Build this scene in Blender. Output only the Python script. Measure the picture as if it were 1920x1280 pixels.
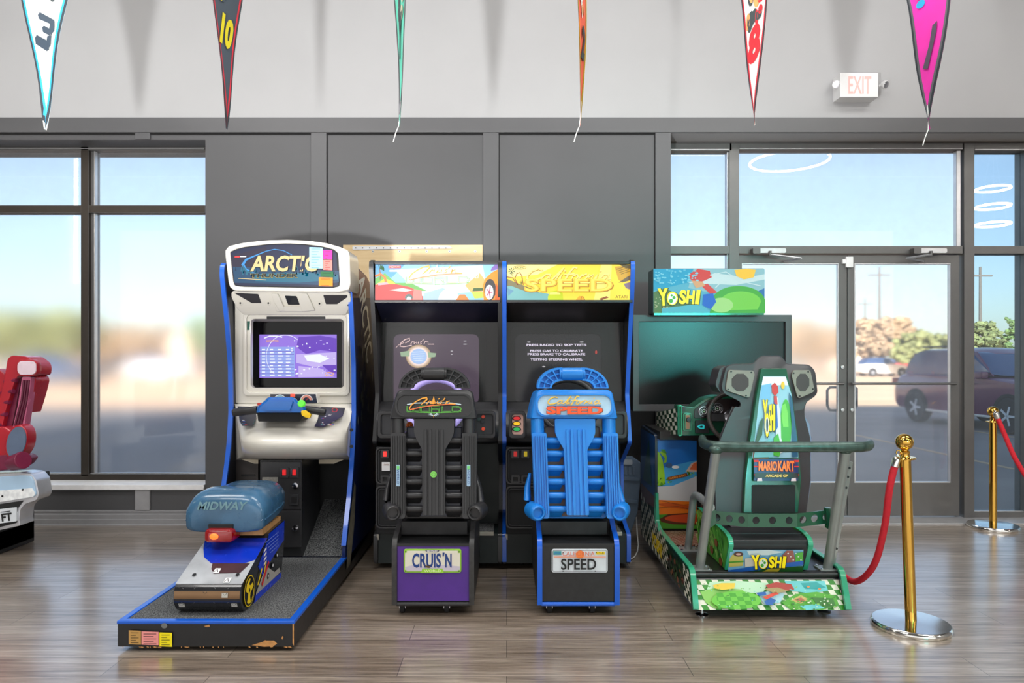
import bpy, bmesh, math, random
from mathutils import Vector as V, Matrix, noise
random.seed(7)
PI = math.pi
for o in list(bpy.data.objects): bpy.data.objects.remove(o)
SC = bpy.context.scene
COL = SC.collection

# ---------------------------------------------------------------- camera
FPX, VX, VY, CH = 1300.0, 950.0, 675.0, 1.33
cd = bpy.data.cameras.new('camera'); cam = bpy.data.objects.new('camera', cd); COL.objects.link(cam)
cam.location = (0, 0, CH); cam.rotation_euler = (PI/2, 0, 0)
cd.sensor_width = 36; cd.lens = FPX*36/1920
cd.shift_x = (960-VX)/1920; cd.shift_y = (VY-640)/1920
cd.clip_end = 600; SC.camera = cam
# ---------------------------------------------------------------- sky, sun, exposure
SC.view_settings.view_transform = 'Standard'; SC.view_settings.look = 'None'
SC.view_settings.exposure = 0.12; SC.view_settings.gamma = 1.0; SC.view_settings.use_curve_mapping = False
wd = bpy.data.worlds.new('sky'); SC.world = wd; wd.use_nodes = True
nt = wd.node_tree; nt.nodes.clear()
sky = nt.nodes.new('ShaderNodeTexSky'); sky.sky_type = 'NISHITA'; sky.sun_disc = False
sky.sun_elevation = math.radians(24); sky.sun_rotation = math.radians(180)
sky.air_density = 1.0; sky.dust_density = 1.2; sky.ozone_density = 2.0
bg = nt.nodes.new('ShaderNodeBackground'); bg.inputs[1].default_value = 0.25
wo = nt.nodes.new('ShaderNodeOutputWorld')
hz = nt.nodes.new('ShaderNodeMixRGB'); hz.inputs[0].default_value = .32; hz.inputs[2].default_value = (3.3, 3.45, 3.6, 1)
nt.links.new(sky.outputs[0], hz.inputs[1]); nt.links.new(hz.outputs[0], bg.inputs[0]); nt.links.new(bg.outputs[0], wo.inputs[0])
def light(name, kind, loc, rot, power, size=None, color=(1, 1, 1), size_y=None):
    l = bpy.data.lights.new(name, kind); o = bpy.data.objects.new(name, l); COL.objects.link(o)
    o.location = loc; o.rotation_euler = [math.radians(a) for a in rot]; l.energy = power; l.color = color
    if kind == 'AREA':
        l.shape = 'RECTANGLE'; l.size = size; l.size_y = size_y or size
    elif kind == 'SUN': l.angle = math.radians(0.6)
    elif size: l.shadow_soft_size = size
    return o
light('sun', 'SUN', (0, -20, 20), (65.5, 0, -14), 8.5, color=(1, .93, .84))
# ceiling lamps over the arcade floor, one long row near the wall and one behind the camera
light('ceiling_lamp_light', 'AREA', (-3.6, 2.6, 5.38), (0, 0, 0), 95, 2.4, (1, .985, .96), 1.2)
light('ceiling_lamp_light', 'AREA', (0.4, 2.6, 5.38), (0, 0, 0), 95, 2.4, (1, .985, .96), 1.2)
light('ceiling_lamp_light', 'AREA', (4.4, 2.6, 5.38), (0, 0, 0), 95, 2.4, (1, .985, .96), 1.2)
light('ceiling_lamp_light', 'AREA', (-3.0, -0.6, 5.38), (25, 0, 0), 150, 2.4, (1, .985, .96), 1.2)
light('ceiling_lamp_light', 'AREA', (3.0, -0.6, 5.38), (25, 0, 0), 150, 2.4, (1, .985, .96), 1.2)
light('rear_fill_light', 'AREA', (0, -9.6, 2.7), (90, 0, 0), 520, 23.8, (1, .985, .97), 5.2)  # added fill light across the rear wall, which has no window
fl = light('upward_spot_light', 'SPOT', (-1.08, 0.0, 1.15), (139, 0, 0), 1000, 0.07); fl.data.spot_size = math.radians(94); fl.data.spot_blend = .35
light('teal_reflection_light', 'AREA', (3.2, -3.0, 2.2), (84, 0, 12), 4.2, .8, (.10, 1, .95), .5).data.spread = math.radians(34)  # added unseen light, put in for the teal reflection on the kart monitor

# ---------------------------------------------------------------- helpers
def X(px, Y): return (px-VX)*Y/FPX
def Z(py, Y): return CH-(py-VY)*Y/FPX
def W(px, py, Y): return V((X(px, Y), Y, Z(py, Y)))
def lin(c):
    r = []
    for x in c[:3]:
        x /= 255.0
        r.append(x/12.92 if x <= .04045 else ((x+.055)/1.055)**2.4)
    return (r[0], r[1], r[2], 1)
MATS = {}
def mat(name, col=(200, 200, 200), rough=.5, metal=0, emit=0, coat=0, var=.06, scale=14, bump=0, alpha=1, spec=.5, emcol=None):
    """principled material with a slight procedural variation of colour and gloss"""
    if name in MATS: return MATS[name]
    m = bpy.data.materials.new(name); m.use_nodes = True; t = m.node_tree; b = t.nodes['Principled BSDF']
    c = lin(col); b.inputs['Base Color'].default_value = c
    b.inputs['Roughness'].default_value = rough; b.inputs['Metallic'].default_value = metal
    b.inputs['Specular IOR Level'].default_value = spec
    if coat: b.inputs['Coat Weight'].default_value = coat; b.inputs['Coat Roughness'].default_value = .05
    if alpha < 1: b.inputs['Alpha'].default_value = alpha
    if emit:
        b.inputs['Emission Color'].default_value = lin(emcol or col); b.inputs['Emission Strength'].default_value = emit
    if var:
        tc = t.nodes.new('ShaderNodeTexCoord'); n = t.nodes.new('ShaderNodeTexNoise')
        n.inputs['Scale'].default_value = scale; n.inputs['Detail'].default_value = 5
        t.links.new(tc.outputs['Object'], n.inputs['Vector'])
        r = t.nodes.new('ShaderNodeValToRGB')
        r.color_ramp.elements[0].position = .3; r.color_ramp.elements[1].position = .7
        r.color_ramp.elements[0].color = [x*(1-var) for x in c[:3]]+[1]
        r.color_ramp.elements[1].color = [min(1, x*(1+var)) for x in c[:3]]+[1]
        t.links.new(n.outputs['Fac'], r.inputs['Fac']); t.links.new(r.outputs['Color'], b.inputs['Base Color'])
        mr = t.nodes.new('ShaderNodeMapRange'); mr.inputs['To Min'].default_value = max(0, rough-.05); mr.inputs['To Max'].default_value = min(1, rough+.07)
        t.links.new(n.outputs['Fac'], mr.inputs['Value']); t.links.new(mr.outputs['Result'], b.inputs['Roughness'])
        if bump:
            bp = t.nodes.new('ShaderNodeBump'); bp.inputs['Strength'].default_value = bump; bp.inputs['Distance'].default_value = .004
            n2 = t.nodes.new('ShaderNodeTexNoise'); n2.inputs['Scale'].default_value = scale*14
            t.links.new(tc.outputs['Object'], n2.inputs['Vector'])
            t.links.new(n2.outputs['Fac'], bp.inputs['Height']); t.links.new(bp.outputs['Normal'], b.inputs['Normal'])
    MATS[name] = m
    return m
def rr(x0, y0, x1, y1, r, n=5):
    """rounded rectangle as a list of points"""
    if x0 > x1: x0, x1 = x1, x0
    if y0 > y1: y0, y1 = y1, y0
    r = min(r, (x1-x0)/2.001, (y1-y0)/2.001); P = []
    for cx, cy, a in ((x1-r, y1-r, 0), (x0+r, y1-r, 90), (x0+r, y0+r, 180), (x1-r, y0+r, 270)):
        for i in range(n+1):
            t = math.radians(a+90*i/n); P.append((cx+r*math.cos(t), cy+r*math.sin(t)))
    return P
def rp(pts, r, n=4):
    """polygon with its corners rounded"""
    out = []; k = len(pts)
    for i in range(k):
        p = V(pts[i][:2]); a = V(pts[i-1][:2]); b = V(pts[(i+1) % k][:2])
        rad = pts[i][2] if len(pts[i]) > 2 else r
        d = min(rad, (a-p).length*.49, (b-p).length*.49)
        s = p+(a-p).normalized()*d; e = p+(b-p).normalized()*d
        for j in range(n+1):
            t = j/n; q = s*(1-t)**2+p*2*t*(1-t)+e*t*t; out.append((q.x, q.y))
    return out
def ell(cx, cy, rx, ry=None, n=24, a0=0, a1=360):
    ry = rx if ry is None else ry; full = abs(a1-a0) >= 360; k = n if full else n+1
    return [(cx+rx*math.cos(math.radians(a0+(a1-a0)*i/n)), cy+ry*math.sin(math.radians(a0+(a1-a0)*i/n))) for i in range(k)]
def wloc(p):
    r = V((0, 0, 0))
    while p: r += p.location; p = p.parent
    return r
TXT = {}
def text_geo(s, bold):
    """flat glyph triangles of a string, unit height, from Blender's own font"""
    k = (s, bold)
    if k in TXT: return TXT[k]
    cu = bpy.data.curves.new('glyphs', 'FONT'); cu.body = s; cu.offset = bold; cu.resolution_u = 3
    ob = bpy.data.objects.new('glyphs', cu); COL.objects.link(ob)
    bpy.context.view_layer.update()
    me = bpy.data.meshes.new_from_object(ob.evaluated_get(bpy.context.evaluated_depsgraph_get()))
    vs = [(v.co.x, v.co.y) for v in me.vertices]; fs = [tuple(p.vertices) for p in me.polygons]
    bpy.data.objects.remove(ob); bpy.data.curves.remove(cu); bpy.data.meshes.remove(me)
    x0 = min(v[0] for v in vs); x1 = max(v[0] for v in vs); y0 = min(v[1] for v in vs); y1 = max(v[1] for v in vs)
    vs = [((a-x0)/(x1-x0)-.5, (b-y0)/(y1-y0)-.5) for a, b in vs]
    TXT[k] = (vs, fs, (x1-x0)/(y1-y0)); return TXT[k]

class MB:
    def __init__(s): s.v = []; s.f = []; s.m = []; s.mats = []; s.dec = []
    def mi(s, m):
        if m not in s.mats: s.mats.append(m)
        return s.mats.index(m)
    def add(s, vs, fs, m, dec=False):
        k = len(s.v); s.v += [V(v) for v in vs]; i = s.mi(m)
        for f in fs: s.f.append([k+a for a in f]); s.m.append(i); s.dec.append(dec)
        return s
    def box(s, x0, y0, z0, x1, y1, z1, m):
        if x0 > x1: x0, x1 = x1, x0
        if y0 > y1: y0, y1 = y1, y0
        if z0 > z1: z0, z1 = z1, z0
        vs = [(x, y, z) for z in (z0, z1) for y in (y0, y1) for x in (x0, x1)]
        return s.add(vs, [(0, 2, 3, 1), (4, 5, 7, 6), (0, 1, 5, 4), (2, 6, 7, 3), (0, 4, 6, 2), (1, 3, 7, 5)], m)
    def obox(s, c, size, m, M=None):
        c = V(c); h = V(size)/2; M = M or Matrix.Identity(3)
        vs = [c+M @ V((x*h.x, y*h.y, z*h.z)) for z in (-1, 1) for y in (-1, 1) for x in (-1, 1)]
        return s.add(vs, [(0, 2, 3, 1), (4, 5, 7, 6), (0, 1, 5, 4), (2, 6, 7, 3), (0, 4, 6, 2), (1, 3, 7, 5)], m)
    def two(s, A, B, m):
        """solid between two matching outlines"""
        n = len(A)
        return s.add(list(A)+list(B), [tuple(range(n)), tuple(range(2*n-1, n-1, -1))]+[(i, i+n, (i+1) % n+n, (i+1) % n) for i in range(n)], m)
    def ringsolid(s, Ao, Ai, Bo, Bi, m):
        n = len(Ao); f = []
        for i in range(n):
            j = (i+1) % n
            f += [(i, j, n+j, n+i), (2*n+i, 3*n+i, 3*n+j, 2*n+j), (i, 2*n+i, 2*n+j, j), (n+i, n+j, 3*n+j, 3*n+i)]
        return s.add(list(Ao)+list(Ai)+list(Bo)+list(Bi), f, m)
    def prism(s, pl, pts, a, b, m):
        g = {'xz': lambda p, d: (p[0], d, p[1]), 'yz': lambda p, d: (d, p[0], p[1]), 'xy': lambda p, d: (p[0], p[1], d)}[pl]
        return s.two([g(p, a) for p in pts], [g(p, b) for p in pts], m)
    def slab(s, pts, Y, t, m, inset=0):
        """outline in photo pixels standing at depth Y (number or function), thickness t behind it"""
        yf = Y if callable(Y) else (lambda x, y: Y)
        A = [W(p[0], p[1], yf(*p[:2])) for p in pts]
        return s.two(A, [a+V((0, t, 0)) for a in A], m)
    def slabring(s, po, pi, Y, t, m):
        yf = Y if callable(Y) else (lambda x, y: Y)
        A = [W(p[0], p[1], yf(*p)) for p in po]; B = [W(p[0], p[1], yf(*p)) for p in pi]; d = V((0, t, 0))
        return s.ringsolid(A, B, [a+d for a in A], [b+d for b in B], m)
    def tube(s, pts, r, m, n=12, closed=False, flat=1.0):
        P = [V(p) for p in pts]; k = len(P); rs = r if isinstance(r, (list, tuple)) else [r]*k
        T = []
        for i in range(k):
            a = P[(i-1) % k] if (closed or i) else P[i]; b = P[(i+1) % k] if (closed or i < k-1) else P[i]
            T.append((b-a).normalized())
        u = T[0].orthogonal().normalized() if abs(T[0].z) > .99 else T[0].cross(V((0, 0, 1))).normalized()
        vs = []
        for i in range(k):
            if i:
                q = T[i-1].rotation_difference(T[i]); u = (q @ u).normalized()
            w = T[i].cross(u).normalized()
            for j in range(n):
                t = 2*PI*j/n; vs.append(P[i]+u*rs[i]*math.cos(t)+w*rs[i]*flat*math.sin(t))
        f = []
        for i in range(k if closed else k-1):
            a = i*n; b = ((i+1) % k)*n
            for j in range(n): f.append((a+j, a+(j+1) % n, b+(j+1) % n, b+j))
        if not closed: f += [tuple(range(n-1, -1, -1)), tuple(range((k-1)*n, k*n))]
        return s.add(vs, f, m)
    def lathe(s, prof, c, m, n=32, M=None, sx=1, sy=1):
        c = V(c); M = M or Matrix.Identity(3); vs = []; f = []; k = len(prof)
        for r, z in prof:
            for j in range(n):
                t = 2*PI*j/n; vs.append(c+M @ V((max(r, 1e-5)*math.cos(t)*sx, max(r, 1e-5)*math.sin(t)*sy, z)))
        for i in range(k-1):
            for j in range(n): f.append((i*n+j, i*n+(j+1) % n, (i+1)*n+(j+1) % n, (i+1)*n+j))
        f += [tuple(range(n-1, -1, -1)), tuple(range((k-1)*n, k*n))]
        return s.add(vs, f, m)
    def ball(s, c, r, m, sc=(1, 1, 1), n=20, M=None):
        prof = [(math.sin(PI*i/12)*r, -math.cos(PI*i/12)*r*sc[2]) for i in range(13)]
        return s.lathe(prof, c, m, n, M, sc[0], sc[1])
    def loft(s, rings, m, caps=True):
        n = len(rings[0]); vs = [p for R in rings for p in R]; f = []
        for i in range(len(rings)-1):
            for j in range(n): f.append((i*n+j, i*n+(j+1) % n, (i+1)*n+(j+1) % n, (i+1)*n+j))
        if caps: f += [tuple(range(n-1, -1, -1)), tuple(range((len(rings)-1)*n, len(rings)*n))]
        return s.add(vs, f, m)
    def grid(s, fn, nu, nv, m):
        vs = [fn(i/nu, j/nv) for j in range(nv+1) for i in range(nu+1)]
        return s.add(vs, [(j*(nu+1)+i, j*(nu+1)+i+1, (j+1)*(nu+1)+i+1, (j+1)*(nu+1)+i) for j in range(nv) for i in range(nu)], m)
    def shift(s, d):
        d = V(d); s.v = [v+d for v in s.v]; return s
    def build(s, name, parent=None, bevel=0, seg=2, ang=38, fix=True, loc=None):
        me = bpy.data.meshes.new(name); ob = bpy.data.objects.new(name, me); COL.objects.link(ob)
        if parent is not None: o = wloc(parent); ob.parent = parent
        elif loc is not None: o = V(loc); ob.location = o
        else:
            xs = [v.x for v in s.v]; ys = [v.y for v in s.v]; zs = [v.z for v in s.v]
            o = V(((min(xs)+max(xs))/2, (min(ys)+max(ys))/2, min(zs))); ob.location = o
        me.from_pydata([v-o for v in s.v], [], s.f); me.polygons.foreach_set('material_index', s.m)
        for m in s.mats: me.materials.append(m)
        bm = bmesh.new(); bm.from_mesh(me)
        if fix:
            fl = [f for f in bm.faces if not s.dec[f.index]]
            bmesh.ops.recalc_face_normals(bm, faces=fl)
        if bevel:
            d = [f.index for f in bm.faces if s.dec[f.index]]; ds = set(d)
            es = [e for e in bm.edges if len(e.link_faces) == 2 and e.calc_face_angle(0) > math.radians(32) and e.link_faces[0].index not in ds]
            if es: bmesh.ops.bevel(bm, geom=es, offset=bevel, segments=seg, affect='EDGES', clamp_overlap=True, profile=.5)
        bm.to_mesh(me); bm.free()
        me.shade_smooth(); me.set_sharp_from_angle(angle=math.radians(ang))
        if bevel:
            w = ob.modifiers.new('normals', 'WEIGHTED_NORMAL'); w.keep_sharp = True
        return ob

class Art(MB):
    """thin printed graphics: polygons laid on a surface; fn(u, v, k) gives the point of layer k"""
    def __init__(s, fn): super().__init__(); s.fn = fn; s.k = 0
    def poly(s, pts, m, k=None):
        if k is None: s.k += 1; k = s.k
        return s.add([s.fn(p[0], p[1], k) for p in pts], [tuple(range(len(pts)))], m, True)
    def line(s, pts, w, m, k=None, closed=False):
        """a stroke; w is a width or a list of widths"""
        if k is None: s.k += 1; k = s.k
        P = [V(p[:2]) for p in pts]; n = len(P); L = []; R = []
        for i in range(n):
            a = P[i-1] if (i or closed) else P[i]; b = P[(i+1) % n] if (i < n-1 or closed) else P[i]
            t = (b-a).normalized(); q = V((-t.y, t.x))*(w[i] if isinstance(w, list) else w)/2
            L.append(P[i]+q); R.append(P[i]-q)
        vs = [s.fn(p.x, p.y, k) for p in L+R]
        return s.add(vs, [(i, (i+1) % n, n+(i+1) % n, n+i) for i in range(n if closed else n-1)], m, True)
    def text(s, t, cx, cy, h, m, w=None, bold=.0, shear=0, rot=0, k=None, up=-1):
        """centred at cx, cy; h glyph height and w whole width in the surface's own units; up=-1 when v runs downwards"""
        if k is None: s.k += 1; k = s.k
        vs, fs, asp = text_geo(t, bold); w = w or h*asp; c, d = math.cos(math.radians(rot)), math.sin(math.radians(rot))
        o = []
        for a, b in vs:
            x = a*w+b*h*shear; y = b*h; x, y = x*c-y*d, x*d+y*c
            o.append(s.fn(cx+x, cy+up*y, k))
        return s.add(o, fs, m, True)
def front(Y, eps=.0007):
    """art plane facing the room, coordinates in photo pixels at depth Y"""
    yf = Y if callable(Y) else (lambda x, y: Y)
    def fn(u, v, k):
        y = yf(u, v); p = W(u, v, y); p.y -= .001+eps*k; return p
    return fn
def root(name, label, cat, loc, group=None):
    o = bpy.data.objects.new(name, None); COL.objects.link(o); o.location = loc; o.empty_display_size = .1
    o['label'] = label; o['category'] = cat
    if group: o['group'] = group
    return o
def tag(o, label, cat, group=None, kind=None):
    o['label'] = label; o['category'] = cat
    if group: o['group'] = group
    if kind: o['kind'] = kind
    return o
def struct(o, label=None):
    o['kind'] = 'structure'
    if label: o['label'] = label
    return o
def sroot(name, loc, label=None):
    o = bpy.data.objects.new(name, None); COL.objects.link(o); o.location = loc; o['kind'] = 'structure'
    if label: o['label'] = label
    return o
# ---------------------------------------------------------------- materials of the room
def floor_mat():
    m = bpy.data.materials.new('wood_plank_floor'); m.use_nodes = True; t = m.node_tree; N = t.nodes; L = t.links; b = N['Principled BSDF']
    tc = N.new('ShaderNodeTexCoord')
    br = N.new('ShaderNodeTexBrick'); br.offset = .37; br.offset_frequency = 2
    br.inputs['Scale'].default_value = 1; br.inputs['Brick Width'].default_value = 1.25; br.inputs['Row Height'].default_value = .19
    br.inputs['Mortar Size'].default_value = .0016; br.inputs['Mortar Smooth'].default_value = .3
    br.inputs['Color1'].default_value = lin((186, 174, 160)); br.inputs['Color2'].default_value = lin((160, 147, 133)); br.inputs['Mortar'].default_value = lin((84, 76, 70))
    L.new(tc.outputs['Object'], br.inputs['Vector'])
    mp = N.new('ShaderNodeMapping'); mp.inputs['Scale'].default_value = (1.6, 34, 1); L.new(tc.outputs['Object'], mp.inputs['Vector'])
    # shift the grain from plank to plank
    ns = N.new('ShaderNodeTexNoise'); ns.inputs['Scale'].default_value = 1.5; ns.inputs['Detail'].default_value = 9; ns.inputs['Roughness'].default_value = .68; ns.inputs['Distortion'].default_value = .5
    L.new(mp.outputs['Vector'], ns.inputs['Vector'])
    r = N.new('ShaderNodeValToRGB'); r.color_ramp.elements[0].position = .34; r.color_ramp.elements[1].position = .66
    r.color_ramp.elements[0].color = (.36, .33, .30, 1); r.color_ramp.elements[1].color = (1.12, 1.1, 1.08, 1)
    L.new(ns.outputs['Fac'], r.inputs['Fac'])
    mp2 = N.new('ShaderNodeMapping'); mp2.inputs['Scale'].default_value = (.55, 5, 1); L.new(tc.outputs['Object'], mp2.inputs['Vector'])
    n2 = N.new('ShaderNodeTexNoise'); n2.inputs['Scale'].default_value = 2; n2.inputs['Detail'].default_value = 4; L.new(mp2.outputs['Vector'], n2.inputs['Vector'])
    r2 = N.new('ShaderNodeValToRGB'); r2.color_ramp.elements[0].position = .35; r2.color_ramp.elements[1].position = .65
    r2.color_ramp.elements[0].color = (.78, .74, .70, 1); r2.color_ramp.elements[1].color = (1, 1, 1, 1); L.new(n2.outputs['Fac'], r2.inputs['Fac'])
    mx = N.new('ShaderNodeMixRGB'); mx.blend_type = 'MULTIPLY'; mx.inputs['Fac'].default_value = 1
    L.new(br.outputs['Color'], mx.inputs['Color1']); L.new(r.outputs['Color'], mx.inputs['Color2'])
    m2 = N.new('ShaderNodeMixRGB'); m2.blend_type = 'MULTIPLY'; m2.inputs['Fac'].default_value = 1
    L.new(mx.outputs['Color'], m2.inputs['Color1']); L.new(r2.outputs['Color'], m2.inputs['Color2']); L.new(m2.outputs['Color'], b.inputs['Base Color'])
    mr = N.new('ShaderNodeMapRange'); mr.inputs['To Min'].default_value = .40; mr.inputs['To Max'].default_value = .30
    L.new(ns.outputs['Fac'], mr.inputs['Value']); L.new(mr.outputs['Result'], b.inputs['Roughness'])
    bp = N.new('ShaderNodeBump'); bp.inputs['Strength'].default_value = .35; bp.inputs['Distance'].default_value = .003
    L.new(ns.outputs['Fac'], bp.inputs['Height']); L.new(bp.outputs['Normal'], b.inputs['Normal'])
    b.inputs['Specular IOR Level'].default_value = .7; b.inputs['Coat Weight'].default_value = 1; b.inputs['Coat IOR'].default_value = 1.95; b.inputs['Coat Roughness'].default_value = .2
    return m
def glass_mat(name, rough, haze, hazecol=(235, 240, 245), tint=(250, 252, 255), streak=0):
    """window pane: sharp reflection of the room, softly scattered view through the dusty film"""
    m = bpy.data.materials.new(name); m.use_nodes = True; t = m.node_tree; N = t.nodes; L = t.links; N.clear()
    out = N.new('ShaderNodeOutputMaterial'); gl = N.new('ShaderNodeBsdfGlossy'); gl.inputs['Roughness'].default_value = .005; gl.inputs['Color'].default_value = (1, 1, 1, 1)
    if rough > 0:
        rf = N.new('ShaderNodeBsdfRefraction'); rf.inputs['IOR'].default_value = 1.08; rf.inputs['Roughness'].default_value = rough
    else: rf = N.new('ShaderNodeBsdfTransparent')
    rf.inputs['Color'].default_value = lin(tint)
    df = N.new('ShaderNodeBsdfDiffuse'); df.inputs['Color'].default_value = lin(hazecol)
    tl = N.new('ShaderNodeBsdfTranslucent'); tl.inputs['Color'].default_value = lin(hazecol)
    dd = N.new('ShaderNodeMixShader'); dd.inputs[0].default_value = .5; L.new(df.outputs[0], dd.inputs[1]); L.new(tl.outputs[0], dd.inputs[2])
    tc = N.new('ShaderNodeTexCoord'); ns = N.new('ShaderNodeTexNoise'); ns.inputs['Scale'].default_value = 3; ns.inputs['Detail'].default_value = 8; ns.inputs['Roughness'].default_value = .7
    L.new(tc.outputs['Object'], ns.inputs['Vector'])
    mr = N.new('ShaderNodeMapRange'); mr.inputs['From Min'].default_value = .3; mr.inputs['From Max'].default_value = .75
    mr.inputs['To Min'].default_value = haze*.6; mr.inputs['To Max'].default_value = haze*1.4; L.new(ns.outputs['Fac'], mr.inputs['Value'])
    m1 = N.new('ShaderNodeMixShader'); L.new(mr.outputs[0], m1.inputs[0]); L.new(rf.outputs[0], m1.inputs[1]); L.new(dd.outputs[0], m1.inputs[2])
    fr = N.new('ShaderNodeFresnel'); fr.inputs['IOR'].default_value = 1.5
    mu = N.new('ShaderNodeMath'); mu.operation = 'MULTIPLY'; mu.inputs[1].default_value = .7; L.new(fr.outputs[0], mu.inputs[0])
    m2 = N.new('ShaderNodeMixShader'); L.new(mu.outputs[0], m2.inputs[0]); L.new(m1.outputs[0], m2.inputs[1]); L.new(gl.outputs[0], m2.inputs[2])
    L.new(m2.outputs[0], out.inputs[0]); return m
M_up = mat('pale_grey_wall_paint', (164, 164, 165), .75, var=.03, scale=2)
M_low = mat('charcoal_wall_paint', (74, 74, 76), .42, var=.06, scale=1.5)
M_lowb = mat('charcoal_batten_paint', (80, 80, 82), .38, var=.05, scale=2)
M_gap = mat('dark_panel_joint', (18, 18, 19), .8)
M_alu = mat('bronze_aluminium_frame', (108, 107, 106), .38, .55, var=.05, scale=8)
M_aluL = mat('bright_aluminium_stop', (205, 206, 208), .3, .7)
M_dark = mat('black_window_gasket', (20, 20, 21), .6)
M_base = mat('grey_baseboard_paint', (138, 138, 140), .4)
M_sill = mat('white_sill_paint', (240, 240, 240), .45)
M_ceil = mat('dark_ceiling', (120, 120, 122), .9)
M_side = mat('room_wall_paint', (165, 165, 166), .8)
YW = 5.61; YG = 5.86
S = FPX/YW
# floor
MB().box(-12, -10, -.12, 12, 5.95, 0, floor_mat()).build('floor'); struct(bpy.data.objects['floor'])
struct(MB().box(-12, -10, 5.62, 12, 6.2, 5.8, M_ceil).build('ceiling'))
struct(MB().box(-12.2, -10, -.12, -12, 6.2, 7.6, M_side).build('wall_left'))
struct(MB().box(12, -10, -.12, 12.2, 6.2, 7.6, M_side).build('wall_right'))
struct(MB().box(-12.2, -10.2, -.12, 12.2, -10, 7.6, M_side).build('wall_rear'))
# front wall: pale upper storey, charcoal panels between the openings, spandrel under the left window
wl = X(385, YW); wr = X(1257, YW); zt = Z(222, YW); zb = Z(250, YW); zsill = Z(909, YW)
w = MB().box(-12, YW, zb, 12, 6.1, 7.6, M_up)
struct(w.build('wall_front'))
w = MB().box(wl, YW, 0, wr, 6.1, zb, M_low)
w.box(-12, YW, 0, wl, 5.80, zsill-.02, M_low); w.box(-12, 5.80, 0, wl, 6.1, zsill-.06, M_low)
zh = Z(262, YW); w.box(-12, YW, zh, wl, 6.1, zb, M_low)
struct(w.build('wall_front_panelled'))
w = MB()
w.box(-12, YW-.025, zb, 12, YW, zt, M_lowb)
struct(w.build('trim_1', bevel=.003))
w = MB()
for a, b in ((584, 613), (906, 935), (1228, 1257)):
    w.box(X(a, YW), YW-.018, .12, X(b, YW), YW, zb, M_lowb)
w.box(X(255, YW), YW-.018, .12, X(283, YW), YW, zsill-.03, mat('grey_batten_paint', (150, 150, 152), .5))
w.box(X(255, YW), YW-.018, zh, X(283, YW), YW, zb, M_lowb)
struct(w.build('trim_2', bevel=.002))
w = MB()
for a in (613.8, 935.8, 1226.5):
    w.box(X(a, YW), YW-.004, .12, X(a+1.2, YW), YW+.002, zb-.004, M_gap)
w.box(-12, YW-.006, zb-.012, wr, YW+.002, zb, M_gap)
struct(w.build('trim_3'))
prof = [(0, 0), (0, .118), (-.012, .118), (-.014, .108), (-.008, .1), (-.008, .088), (-.018, .082), (-.018, .05), (-.024, .044), (-.024, .012), (-.034, .0)]
w = MB(); w.prism('yz', [(YW+a, b) for a, b in prof], -12, wr, M_base)
struct(w.build('baseboard_front', ang=25))
w = MB(); w.box(-12, YW-.03, zsill-.035, wl, 5.82, zsill+.006, M_sill)
struct(w.build('trim_4', bevel=.004), 'white sill board under the left window')
struct(MB().box(wr, YW, -.001, 12, 5.95, .012, mat('grey_door_threshold', (190, 190, 192), .35, .5)).build('trim_5', bevel=.003), 'metal threshold strip along the door')

# ---------------------------------------------------------------- storefront glazing
def pane(w, x0, x1, y0, y1, Y, m, nm, par):
    """pane between photo pixels x0..x1, y0..y1 at depth Y"""
    o = MB().box(X(x0, Y), Y+.01, Z(y1, Y), X(x1, Y), Y+.016, Z(y0, Y), m).build(nm, par); return o
G_blur = glass_mat('dusty_film_glass', .33, .07)
G_blur2 = glass_mat('dusty_door_glass', .30, .12)
G_semi = glass_mat('hazy_transom_glass', .03, .10)
G_door = glass_mat('hazy_door_glass', .11, .10)
G_clear = glass_mat('clear_side_glass', 0, .035, tint=(225, 236, 242))
def frame_bar(w, x0, x1, y0, y1, Y, d0=-.05, d1=.06, m=None):
    w.box(X(x0, Y), Y+d0, Z(y1, Y), X(x1, Y), Y+d1, Z(y0, Y), m or M_alu)
# left window (window_1): frame head, sill, mullion, rail
r1 = sroot('window_1', (X(120, YG), YG, Z(890, YG)), 'large dark framed window on the left')
M_dk = mat('dark_bronze_frame', (58, 52, 46), .4, .4)
w = MB()
x9 = 389
frame_bar(w, -900, x9, 272, 285, YG, -.055, .06, M_alu)
frame_bar(w, -900, x9, 887, 899, YG, -.055, .06, M_dk)
frame_bar(w, -900, x9, 387, 401, YG, -.05, .05, M_dk)
frame_bar(w, 159, 173, 272, 890, YG, -.055, .06, M_dk)
frame_bar(w, 173, 180, 285, 887, YG, -.02, .06, M_alu)
frame_bar(w, 180, 182, 285, 887, YG, -.03, .01, M_aluL)
frame_bar(w, -480, -466, 272, 890, YG, -.055, .06, M_dk)
frame_bar(w, -900, x9, 281.5, 283, YG, -.06, -.055, M_aluL); frame_bar(w, -900, x9, 885.5, 887.5, YG, -.03, -.0, M_aluL)
w.build('window_frame', r1, bevel=.002)
for nm, a, b, c, d in (('pane', -466, 159, 285, 387), ('pane', 180, 389, 285, 387), ('pane', -466, 159, 401, 887), ('pane', 180, 389, 401, 887)):
    pane(None, a, b, c, d, YG, G_semi if d < 400 else G_blur, nm, r1)
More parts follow.
